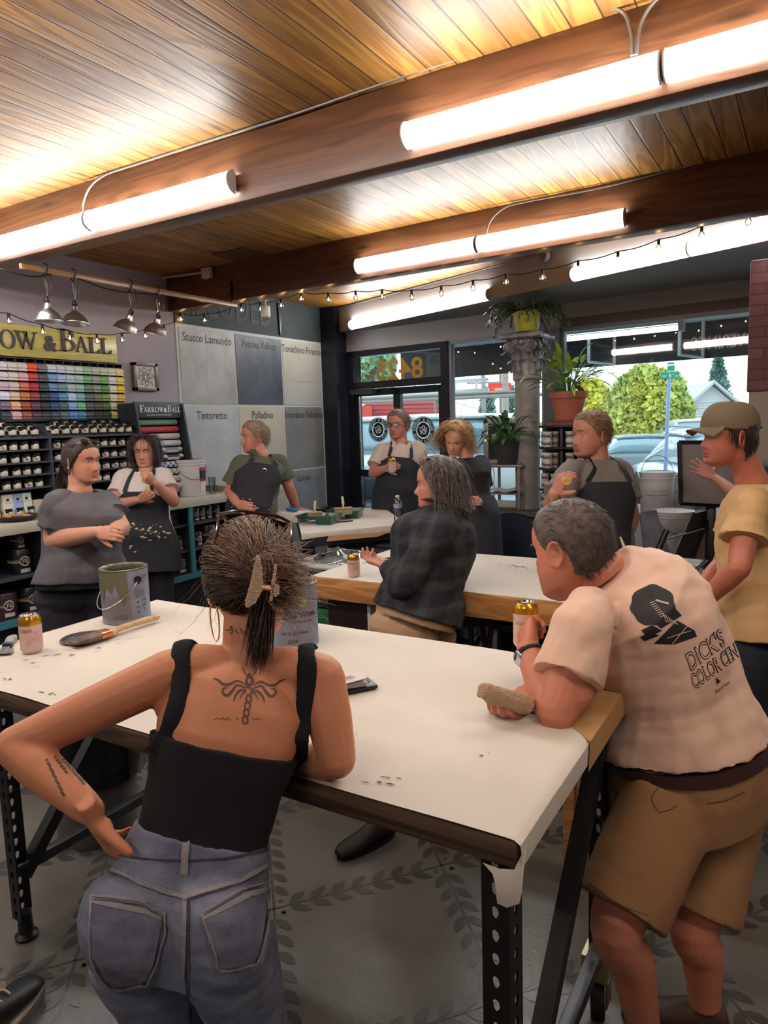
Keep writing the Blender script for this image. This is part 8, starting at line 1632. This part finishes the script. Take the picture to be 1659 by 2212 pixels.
# ---------- foreground woman seen from behind ----------
hip=A_(393,1985,1.26); neck=A_(532,1432,1.36); f=fc(.10,-.99); Lh=nrm(A_(585,1985,1.24)-A_(195,1985,1.26)); sL,sR=A_(364,1456,1.33),A_(694,1464,1.36)
p=Person('woman seen from behind in a black ribbed tank and pale jeans, hand on hip',(hip[0],hip[1],0),skin('w',(206,138,104)),.0036)
T=Torso(hip,neck,Lh,nrm(sR-sL),f,k=.93,wid=.92,female=True,dep=1.0); T.A=T.A*np.array([1,1,1,1.05,1.08,1.08,1,1,1]); HC=A_(545,1262,1.42)
p.head(HC,fc(.16,-.96,-.12),.95,0,True,neck=neck+V(0,0,-.03),nr=.048,open_eyes=False)
eL,wL=A_(32,1612,1.30),A_(196,1752,1.22); eR,wR=at(728,1640,Z=1.03),A_(620,1650,1.52)
limb(p.body,[sL,sL*.5+eL*.5,eL],[.046,.043,.037]); limb(p.body,[eL,eL*.65+wL*.35,wL],[.036,.039,.024]); limb(p.body,[sR,(sR+eR)/2,eR],[.046,.044,.036]); limb(p.body,[eR,eR*.65+wR*.35,wR],[.036,.037,.024])
for s_ in (sL,sR): limb(p.body,[neck-V(0,0,.028),neck*.45+s_*.55+V(0,0,.006),s_],[.046,.042,.046]); limb(p.body,[neck*.6+s_*.4-V(0,0,.05),s_-V(0,0,.05)+(neck-s_)*.12],[.06,.052])
p.body.loft([T.ring(t,-.004) for t in np.linspace(.12,.99,22)])
fl=nrm(A_(235,1818,1.26)-wL); p.hand_(wL,fl,nrm(RT*.75-TC*.4+UP*.35),(16,20,26,30),.9,.92,left=True,tcurl=10); p.hand_(wR,nrm(wR-eR),V(0,0,-1),(20,22,24,26),.4,.9,left=False)
p.finish(4)
# tank top: body loft plus two shoulder straps laid on her back
M_tank=mat('black_ribbed_knit',(17,18,24),.9,bump=.15,bscale=8,stretch=(60,60,1)); mb=MB(); mb.loft([T.ring(t,.0065,40) for t in np.linspace(.30,.665,16)])
for P in ([(350,1630),(361,1595),(374,1560),(387,1510),(391,1450),(390,1412)],[(632,1660),(642,1605),(652,1560),(660,1510),(664,1450),(660,1416)]):
    Q=[hitpx(p.bvh,x,y,.001,1.33) for x,y in P]; 
    if len(P) > 3: Q += [Q[-1]-TC*.03+UP*.010,Q[-1]-TC*.07-UP*.01]
    Q=curve(Q,6); rg=[]
    for i in range(len(Q)):
        t_=nrm(Q[min(i+1,len(Q)-1)]-Q[max(i-1,0)]); x_=nrm(np.cross(t_,-CF)); n_=nrm(np.cross(x_,t_)); a=np.linspace(0,2*PI,14,endpoint=False); w_=.019+.014*max(0,1-i/8); rg.append(Q[i]+np.outer(np.cos(a)*w_,x_)+np.outer(np.sin(a)*.0055,n_))
    mb.loft(rg)
me=remesh(mb,.0035,2); cloth_disp(me,.0025,9,21); place_mesh(me,'tank_top',M_tank,p.P)
P=[hitpx(p.bvh,x,y,.003,1.33) for x,y in ((398,1402),(399,1420),(401,1440))]; MB().bar(P[0]-TC*.01,P[2],.014,.003,up=-CF).build('bra_strap',mat('black_elastic',(26,26,30),.5),p.P); k=P[2]; MB().tube([k+RT*.007*math.cos(t)+UP*.005*math.sin(t)-UP*.005 for t in np.linspace(0,2*PI,14,endpoint=False)],.0011,5,closed=True).build('strap_ring',mat('rose_gold',(200,140,110),.3,metal=.8),p.P)
# jeans
h1,h2=A_(298,2040,1.26),A_(486,2040,1.25); k1,k2=V(h1[0]-.0,h1[1]+.06,.47),V(h2[0]+.0,h2[1]+.06,.47); a1,a2=V(h1[0]-.02,h1[1]+.02,.09),V(h2[0]+.02,h2[1]+.02,.09)
M_jean=mat('washed_grey_denim',(140,148,172),.85,rgb2=(100,106,130),vscale=9,bump=.25,bscale=300)
mb=MB(); mb.loft([T.ring(t,o_) for t,o_ in ((-.10,-.004),(-.02,.0),(.08,.0),(.18,.003),(.328,.010))]); cS,LS,FS,aS,bS=T.sec(0)
for h,k,a in ((h1,k1,a1),(h2,k2,a2)):
    mb.ell(h+UP*.03-FS*.018,[.091,.108,.115],R=np.stack([LS,FS,UP],1),n=18); Pp=curve([h,k,a],8); mb.tube(Pp,np.interp(np.linspace(0,1,len(Pp)),[0,.12,.5,1],[.087,.086,.062,.05]),26)
me=remesh(mb,.005,6); cloth_disp(me,.002,14,22); v=mverts(me).copy(); jb=BVHTree.FromPolygons([tuple(a) for a in v],[tuple(q.vertices) for q in me.polygons]); place_mesh(me,'jeans',M_jean,p.P); p.shoes([a1,a2],[f,f],M_blk)
M_seam=mat('pale_denim_edge',(150,146,152),.85,bump=.3,bscale=200); M_sdk=mat('dark_denim_seam',(62,64,80),.85); M_pkt=mat('pocket_denim',(122,128,150),.85,rgb2=(94,98,120),vscale=20,bump=.25,bscale=300)
for P in ([(200,1935),(358,1970),(322,2110),(298,2125),(240,2130),(200,2068)],[(437,1972),(578,1905),(560,2060),(530,2085),(475,2092),(466,2060)]):
    pxpolys(jb,(np.array(P),[tuple(range(6))]),M_pkt,p.P,'pocket',9,.0035); pxpolys(jb,strip(c2(P+[P[0]],3),2.4),M_seam,p.P,'pocket_seam',9,.0048); pxpolys(jb,strip(c2([(x*.93+.07*np.mean([q[0] for q in P]),y*.95+.05*np.mean([q[1] for q in P])+3) for x,y in P],3),1.2),M_sdk,p.P,'pocket_stitch',9,.0046)
    pxpolys(jb,strip([(P[0][0]+2,P[0][1]+10),(P[1][0]-4,P[1][1]+10)],6),M_seam,p.P,'pocket_hem',9,.0045)
for P,w_,m_ in (([(222,1843),(300,1853),(400,1858),(500,1851),(576,1836)],2.2,M_sdk),([(210,1872),(300,1903),(402,1938)],5,M_seam),([(402,1938),(500,1908),(574,1868)],5,M_seam),([(210,1880),(300,1911),(402,1946)],1.3,M_sdk),([(402,1946),(500,1916),(574,1876)],1.3,M_sdk),([(402,1938),(402,2000),(400,2070),(398,2110)],4,M_seam),([(410,1940),(410,2010),(408,2108)],1.6,M_sdk),([(404,2110),(408,2160),(410,2212)],2.5,M_sdk)): pxpolys(jb,strip(c2(P,6),w_),m_,p.P,'jeans_seam',9,.0042)
pxpolys(jb,(np.array([(396,1822),(410,1822),(407,1888),(392,1886)]),[(0,1,2,3)]),M_seam,p.P,'belt_loop',9,.007)
# tattoos
M_tat=mat('faded_tattoo_ink',(98,70,60),.6); tt=[]
for P,w_ in (([(538,1455),(533,1470),(538,1480),(543,1470),(538,1455)],2),([(524,1443),(530,1456),(536,1462)],1.3),([(556,1443),(549,1456),(541,1462)],1.3),([(531,1486),(545,1478),(547,1470),(540,1462),(532,1470),(533,1482),(545,1490),(540,1500)],2.2)): tt.append(strip(c2(P,5),w_))
for k in range(4): y=1502+15*k; x=537-2.5*k; tt.append(strip([(x+5.5*math.sin(t),y+8-9*math.cos(t)) for t in np.linspace(0,2*PI,14)],2.0))
for sg in (-1,1):
    X=lambda x,y: (538+sg*x,y+(2 if sg > 0 else 0))
    for P,w_ in (([X(8,1480),X(24,1471),X(42,1478),X(56,1478),X(66,1470),X(78,1465)],[1,2,2.5,3,3,3,2.5,1]),([X(8,1486),X(26,1480),X(36,1492),X(46,1502),X(56,1498),X(56,1488),X(48,1486)],[1.5,2,2.5,3,3,2.5,2,1.2]),([X(7,1490),X(20,1492),X(30,1504),X(33,1516)],[1.5,2.5,2,1]),([X(6,1492),X(14,1498),X(20,1510)],[2,2,1.2,.8])):
        q=c2(P,5); tt.append(strip(q,np.interp(np.linspace(0,1,len(q)),np.linspace(0,1,len(w_)),w_)))
for a,b in zip(((488,1360),(500,1352),(508,1360),(518,1356),(526,1362)),((498,1352),(496,1368),(514,1366),(522,1368),(534,1372))): m_=((a[0]+b[0])/2+4,(a[1]+b[1])/2+5); tt.append(strip(c2([a,m_,b],5),1.4))
for x0,x1 in ((462,500),(508,520),(545,566)): tt.append(strip(c2([(x,1553+3*math.sin(x)) for x in np.arange(x0,x1,4)],2),.9))
pxpolys(p.bvh,merge(*tt),M_tat,p.P,'tattoo',4,.0007)
tt=[];
for (ax,ay),(bx_,by) in (((100,1640),(140,1722)),((118,1634),(146,1672)),((135,1640),(184,1695))):
    n_=int(math.hypot(bx_-ax,by-ay)/7)
    for k in range(n_): t0=k/n_; tt.append(strip([(ax+(bx_-ax)*(t0+s_*.6/n_)+2*math.sin(k*3+s_*6),ay+(by-ay)*(t0+s_*.6/n_)) for s_ in (0,.5,1)],3.4))
pxpolys(p.bvh,merge(*tt),M_tat,p.P,'forearm_tattoo',4,.0007)
# hair: twisted up to a claw clip
M_h1=hair_mat('dark_brown_updo',(92,68,58),(48,34,32),70); M_h2=hair_mat('honey_highlights',(164,134,110),(104,78,64),70)
def loc(P): return ((np.asarray(P)-p.C) @ p.R)/p.s
tie=loc(A_(572,1255,1.29)); HLW=[(0,.085),(35,.08),(55,.06),(70,.03),(85,.0),(96,.012),(108,-.005),(125,-.035),(180,-.055)]
def to_t(P): d=tie-P; n_=np.linalg.norm(d,axis=1)[:,None]; d=d/(n_+1e-6); d[:,2] += np.clip(n_[:,0]*3-.2,0,.6); return d/np.linalg.norm(d,axis=1)[:,None]
cap_=hair_cap(p.R,p.C,p.s,HLW,.006,0,9,.002,female=True,extra=lambda t,z: .006*np.exp(-((z-.06)/.05)**2)); cap_.ell(A_(572,1262,1.325),(.045,.035,.055),n=16)
up_=strands(p.R,p.C,p.s,2600,HLW,to_t,lambda P,G: np.linalg.norm(P-tie,axis=1)*(.8+.35*G.random(len(P))),.019,.0014,14,21,curl=.0012,cf=1.2,jitter=.09,female=True)
def trt(G,N): return tie+np.stack([G.normal(size=N)*.008,G.normal(size=N)*.006,G.normal(size=N)*.012-.02],1)
nt_=loc(A_(558,1404,1.30)); dn=nrm(nt_-tie); tail=strands(p.R,p.C,p.s,800,HLW,lambda P: np.repeat(dn[None],len(P),0),lambda P,G: np.linalg.norm(nt_-tie)*(.65+.4*G.random(len(P))),.018,.0013,12,22,jitter=.07,roots=trt,curl=.0006)
hair_obj(p.P,cap_,M_h1,[up_,tail])
hi=strands(p.R,p.C,p.s,900,[(0,.08),(60,.06),(90,.045),(180,.02)],to_t,lambda P,G: np.linalg.norm(P-tie,axis=1)*(.6+.45*G.random(len(P))),.024,.0008,14,23,curl=.0016,cf=1.5,jitter=.13)
rt=nrm(loc(A_(650,1262,1.30))-tie); fan=strands(p.R,p.C,p.s,520,HLW,lambda P: np.repeat((rt*.9+V(0,0,-.15))[None],len(P),0),lambda P,G: .045+.05*G.random(len(P)),.022,.0009,12,24,jitter=.36,roots=lambda G,N: tie+rt*.012+G.normal(size=(N,3))*np.array([.014,.01,.03])+V(0,0,.01),gravity=.035,curl=.001)
bang=strands(p.R,p.C,p.s,120,[(0,-.02),(95,-.03),(120,.3),(180,.3)],lambda P: np.stack([P[:,0]*4,0*P[:,1],-1+0*P[:,2]],1),lambda P,G: .05+.12*G.random(len(P)),.016,.0005,12,25,jitter=.3,curl=.004)
V_=np.concatenate([hi[0],fan[0],bang[0]]); F_=np.concatenate([hi[1],fan[1]+len(hi[0]),bang[1]+len(hi[0])+len(fan[0])]); fastmesh('hair_highlights',V_,F_,M_h2,p.P)
# claw clip
M_gold=mat('pale_gold',(236,190,140),.3,metal=.6); M_rh=mat('rhinestone',(250,236,222),.15,metal=.2,coat=1.0); Dc=1.245
cc=thing('claw_clip','gold rhinestone butterfly claw clip holding up the foreground hair','hair clip',A_(572,1262,Dc))
def pxplate(P,D0,th,m,nm,D1=None):
    Q=[A_(x,y,D0 if D1 is None else D0+(D1-D0)*(x-P[0][0])/max(1,abs(P[-1][0]-P[0][0]))) for x,y in P]; n=len(Q); mb=MB(); mb.add(Q+[q+CF*th for q in Q],[tuple(range(n)),tuple(range(2*n-1,n-1,-1))]+[(i,(i+1) % n,n+(i+1) % n,n+i) for i in range(n)]); return mb.build(nm,m,cc)
W1_=[(554,1199),(560,1202),(566,1228),(569,1262),(570,1268),(562,1285),(550,1304),(535,1313),(530,1308),(530,1296),(540,1262),(548,1225)]; W2_=[(594,1218),(598,1220),(594,1262),(588,1296),(582,1300),(586,1262)]; K_=[(597,1262+12*0),(604,1266),(603,1282),(596,1290),(588,1286),(584,1272),(588,1262)]
for P,nm in ((W1_,'clip_wing'),(W2_,'clip_wing'),(K_,'clip_handle')): pxplate(P,Dc,.004,M_gold,nm)
from mathutils.geometry import intersect_point_tri_2d
def inside(P,x,y): c=False; n=len(P); [None for _ in ()]; return sum(((P[i][1] > y) != (P[i-1][1] > y)) and (x < (P[i-1][0]-P[i][0])*(y-P[i][1])/(P[i-1][1]-P[i][1])+P[i][0]) for i in range(n)) % 2 == 1
mb=MB()
for P in (W1_,W2_,K_):
    for iy,y in enumerate(np.arange(1200,1314,4.6)):
        for x in np.arange(528,606,4.6):
            if inside(P,x+(iy % 2)*2.3,y): mb.ell(A_(x+(iy % 2)*2.3,y,Dc-.0008),.0016,n=6)
mb.build('rhinestones',M_rh,cc); MB().tube([A_(566,1268,Dc+.004),A_(590,1272,Dc+.004)],.005,8).build('clip_hinge',M_gold,cc)
# sunglasses pushed up on her head
M_tort=mat('tortoise_frame',(62,26,22),.15,coat=.8,rgb2=(28,12,14),vscale=60); sg_=thing('sunglasses','dark tortoiseshell sunglasses pushed up on the foreground head','sunglasses',A_(550,1110,1.39)); G_=lambda x,y,D: A_(x,y,D)
MB().tube(curve([G_(474,1110,1.40),G_(510,1103,1.42),G_(550,1108,1.43),G_(600,1116,1.42),G_(628,1130,1.40)],5),.0032,8).build('frame_top',M_tort,sg_)
for P in ([G_(474,1108,1.40),G_(470,1140,1.36),G_(465,1178,1.33)],[G_(628,1130,1.40),G_(631,1160,1.37),G_(630,1205,1.34)]): MB().tube(curve(P,4),.0034,8).build('temple_arm',M_tort,sg_)
for a,b,c,d in (((480,1112),(542,1110),(538,1132),(488,1136)),((556,1112),(624,1131),(616,1152),(562,1134))): MB().add([G_(*a,1.405),G_(*b,1.42),G_(*c,1.46),G_(*d,1.46)],[(0,1,2,3)]).build('lens',mat('brown_lens',(60,30,26),.1,coat=.5),sg_,smooth=False)
# hoop earring
ec=A_(464,1342,1.39); MB().tube([ec+nrm(RT*.5+TC*.8)*.020*math.cos(t)*1.3+UP*.040*math.sin(t) for t in np.linspace(0,2*PI,36,endpoint=False)],.0015,8,closed=True).build('hoop_earring',M_gold,p.P); mb=MB(); [mb.ell(A_(458,1298,1.375)+V(.004*math.cos(k*1.7),.003*math.sin(k*2.3),.004*math.sin(k*1.1)),.0042,n=8) for k in range(6)]; mb.build('stud_earring',M_gold,p.P)

# ---------- man leaning on the near table ----------
hip=A_(1498,1668,1.86); neck=A_(1302,1238,1.84); sL,sR=A_(1258,1352,1.66),A_(1362,1262,2.04); f=fc(-.9,-.3); Lh=nrm(A_(1405,1690,1.74)-A_(1595,1640,1.98))
p=Person('greying man in a printed pinkish-white t-shirt and khaki shorts leaning on the near table',(hip[0],hip[1],0),skin('m',(196,124,100)),.0038)
T=Torso(hip,neck,Lh,nrm(sL-sR),f,k=1.06,wid=1.10,dep=1.22,belly=.05,bend=A_(1470,1400,1.86))
p.head(A_(1232,1186,1.86),fc(-.66,-.74,-.22),1.07,.06,False,neck=neck+V(0,0,-.01),nr=.064,roll=-.10,brow=(90,70,62),stubble=(.80,.78,.78))
eL,wL=A_(1203,1538,1.585),A_(1142,1406,1.76); eR,wR=at(1236,1500,Z=1.03),A_(1132,1508,1.70)
p.arm(sL,eL,wL,(.058,.047,.031)); limb(p.body,[sR,(sR+eR)/2,eR],[.056,.05,.044]); limb(p.body,[eR,(eR+wR)/2,wR],[.044,.042,.030]); p.body.loft([T.ring(t,-.03) for t in np.linspace(.5,.97,8)])
canP=A_(1136,1378,1.86); canT=A_(1136,1318,1.86); p.hand_(wL,nrm(A_(1134,1350,1.84)-wL),nrm(TC*.15+RT*.5-TC*.6),(62,64,66,68),.55,1.0,left=True,tcurl=50)
p.hand_(wR,nrm(TC*.75-RT*.60-UP*.12),nrm(UP*.95-TC*.1),(52,50,48,48),.5,1.02,left=False,tcurl=40)
h1,h2=A_(1440,1735,1.78),A_(1555,1730,1.94); k1,k2=A_(1335,1985,1.68),A_(1500,1990,1.84); a1,a2=A_(1392,2262,1.80),A_(1520,2235,1.90); a1[2]=a2[2]=.09
for h,k,a in ((h1,k1,a1),(h2,k2,a2)): Pp=curve([h,k,(k*.62+a*.38)-f*.008,a],6); p.body.tube(Pp,np.interp(np.linspace(0,1,len(Pp)),[0,.33,.45,.62,.9,1],[.088,.064,.058,.058,.042,.042]),22)
p.finish(4); p.shoes([a1,a2],[f,f],mat('brown_lace_shoe',(66,46,38),.6))
M_tee=mat('pinkish_white_cotton',(222,186,166),.85,bump=.12,bscale=22)
p.tshirt(T,[(sL,eL),(sR,eR)],M_tee,hem=.13,top=.992,r=(.080,.082),off=.018,sleeve=.62,vox=.005,amp=.007,sc_=4.2,seed=31,name='t_shirt',flare=.05); tb=BVHTree.FromPolygons([tuple(a) for a in p.gv[0]],p.gv[1])
mb=MB(); mb.loft([T.ring(t,o_) for t,o_ in ((-.12,.012),(-.02,.016),(.06,.016),(.115,.014))]); 
for h,k in ((h1,k1),(h2,k2)): Pp=curve([h,h*.5+k*.5,k*.94+h*.06],6); mb.ell(h,[.10,.11,.11],n=14); mb.tube(Pp,np.interp(np.linspace(0,1,len(Pp)),[0,1],[.118,.106]),26)
me=remesh(mb,.006,4); cloth_disp(me,.006,5,33); v=mverts(me).copy(); sb_=BVHTree.FromPolygons([tuple(a) for a in v],[tuple(q.vertices) for q in me.polygons]); place_mesh(me,'khaki_shorts',mat('khaki_twill',(150,112,76),.85,bump=.15,bscale=200),p.P)
MB().loft([T.ring(t,o_,40) for t,o_ in ((.065,.021),(.068,.024),(.115,.024),(.118,.020))]).build('belt',mat('brown_belt',(58,32,32),.45),p.P)
M_ks=mat('khaki_seam',(96,70,50),.85)
for P,w_ in (([(1448,1682),(1424,1700),(1408,1722),(1412,1738),(1424,1756)],1.6),([(1424,1756),(1450,1748),(1462,1740)],1.6),([(1526,1736),(1570,1728),(1608,1710)],1.6),([(1270,1905),(1330,1950),(1400,1978)],1.2)): pxpolys(sb_,strip(c2(P,5),w_),M_ks,p.P,'shorts_seam',9,.001)
pxpolys(tb,(np.array([(1410+48*math.cos(a)*(1+.04*math.sin(9*a)),1308+44*math.sin(a)*(1+.05*math.sin(7*a))) for a in np.linspace(0,2*PI,40,endpoint=False)]),[tuple(range(40))]),M_ink,p.P,'shirt_print',8,.0012)
bl=[np.array(q) for q in ([(1402,1296),(1424,1292),(1462,1318),(1472,1330),(1428,1358),(1408,1340)],[(1385,1362),(1408,1350),(1430,1362),(1400,1378)],[(1412,1390),(1462,1340),(1500,1362),(1505,1375),(1455,1392)],[(1382,1376),(1400,1366),(1425,1372),(1392,1384)])]
pxpolys(tb,merge(*[(q,[tuple(range(len(q)))]) for q in bl]),M_ink,p.P,'shirt_print',8,.0012)
lt=[strip([(1404+3*k,1304+7*k*.6),(1414+3*k,1300+7*k*.6)],.7) for k in range(8)]+[strip([(1432+5*k,1326+3.4*k),(1438+5*k,1344+1.0*k)],.9) for k in range(6)]+[strip([(1440,1378),(1490,1362)],.9),strip([(1450,1392),(1485,1350)],.9),strip([(1416,1297),(1444,1305)],2.0)]
pxpolys(tb,merge(*lt),mat('print_highlight',(206,178,160),.85),p.P,'print_highlight',8,.0024)
def shirttext(txt,O,ex,ey,size,bold,m,off): vs,fs=text_mesh(txt,size,'LEFT',bold); Q=np.array(O)+vs[:,:1]*np.array(ex)+vs[:,1:2]*np.array(ey); pxpolys(tb,(Q,fs),m,p.P,'lettering',7,off)
for txt,O,s_,xs in (("DICK'S",(1491,1449),52,.62),('COLOR CENTER',(1500,1489),44,.48)):
    e=(.80*xs,-.60*xs); y_=(-.36,-.93); shirttext(txt,O,e,y_,s_,1.6,M_ink,.0012); shirttext(txt,O,e,y_,s_,-.6,M_tee,.0022)
pxpolys(tb,(np.array([(1548,1478),(1556,1472),(1545,1462)]),[(0,1,2)]),M_ink,p.P,'triangle_logo',7,.0012); shirttext('Benjamin Moore',(1546,1498),(.40,-.30),(-.36,-.93),11,0,M_ink,.0012)
HLR=[(0,.098),(22,.094),(36,.070),(50,.062),(62,.040),(75,.0),(88,-.02),(96,.012),(108,-.02),(125,-.06),(180,-.082)]
hair_obj(p.P,hair_cap(p.R,p.C,p.s,HLR,.006,.06,12,.0015),hair_mat('greying_brown_hair',(100,86,80),(66,54,50),60),[strands(p.R,p.C,p.s,3200,HLR,flow_back,.024,.007,.0007,5,31,fat=.06,jitter=.18)])
soda(canP-(canT-canP)*.35,'gold topped drink can gripped by the leaning man',ax=canT-canP)
mb=MB(); d_=nrm(wL-eL); x_,y_,z_=frame(d_); mb.tube([wL-d_*.02+x_*.036*math.cos(t)+y_*.031*math.sin(t) for t in np.linspace(0,2*PI,24,endpoint=False)],.008,8,closed=True); mb.build('watch_band',M_black,p.P); e=nrm(-RT*.9+TC*.3); MB().lathe([(0,.0),(.019,0),(.020,.006),(.016,.009),(0,.009)],c=wL-d_*.02+e*.032,ax=e,n=24).build('watch_case',M_chrome,p.P)
a,b=A_(1040,1490,1.55),A_(1142,1524,1.60); mb=MB(); mb.tube([a,a*.6+b*.4,a*.2+b*.8,b],[.017,.020,.023,.021],20); mb.tube([a-V(0,0,.004),a*.8+b*.2-V(0,0,.012),a*.4+b*.6-V(0,0,.012)],[.012,.014,.010],12); me=remesh(mb,.0028,1); cloth_disp(me,.0022,60,41); o=bpy.data.objects.new('rolled_rag',me); COL.objects.link(o); me.materials.append(mat('cream_terry',(206,172,142),.9,bump=.8,bscale=220)); me.polygons.foreach_set('use_smooth',[True]*len(me.polygons)); tag(o,'rolled cream terry rag in the hand of the leaning man','rag')
# ---------- sneaker at the lower left ----------
q=at(40,2185,Z=0.0); d=nrm(at(78,2120,Z=0)-at(0,2200,Z=0)); sd=V(-d[1],d[0],0); t=thing('sneaker','black leather sneaker with striped white sole at the lower left edge','shoe',q); q=q-d*.02+V(0,0,0); an=np.linspace(0,2*PI,22,endpoint=False)
MB().loft([q+d*x+np.outer(np.cos(an)*w_,sd)+np.outer(np.maximum(.025,.025+h_/2+np.sin(an)*h_/2),UP) for x,w_,h_ in ((-.20,.028,.07),(-.16,.036,.09),(-.08,.040,.085),(0,.047,.062),(.06,.047,.048),(.09,.036,.036),(.105,.018,.018))]).build('upper',mat('black_sneaker_leather',(34,34,40),.45),t)
MB().loft([np.array([q+d*(-.05+.165*math.cos(x))*s_+sd*(.049+.002*math.cos(x))*s_*math.sin(x)+UP*z for x in an]) for z,s_ in ((0,.98),(.004,1),(.024,1.0),(.028,.97))]).build('sole',mat('off_white_rubber',(214,198,184),.5),t)
for z in (.009,.016): MB().tube([q+d*(-.05+.165*math.cos(x))+sd*(.0498+.002*math.cos(x))*math.sin(x)+UP*z for x in an],.0012,5,closed=True).build('sole_stripe',M_iron,t)
for k in range(3): MB().tube([q-d*(.02+.03*k)-sd*.02+UP*.095,q-d*(.02+.03*k)+UP*.104,q-d*(.02+.03*k)+sd*.02+UP*.095],.003,6).build('lace',mat('tan_lace',(196,160,130),.7),t)
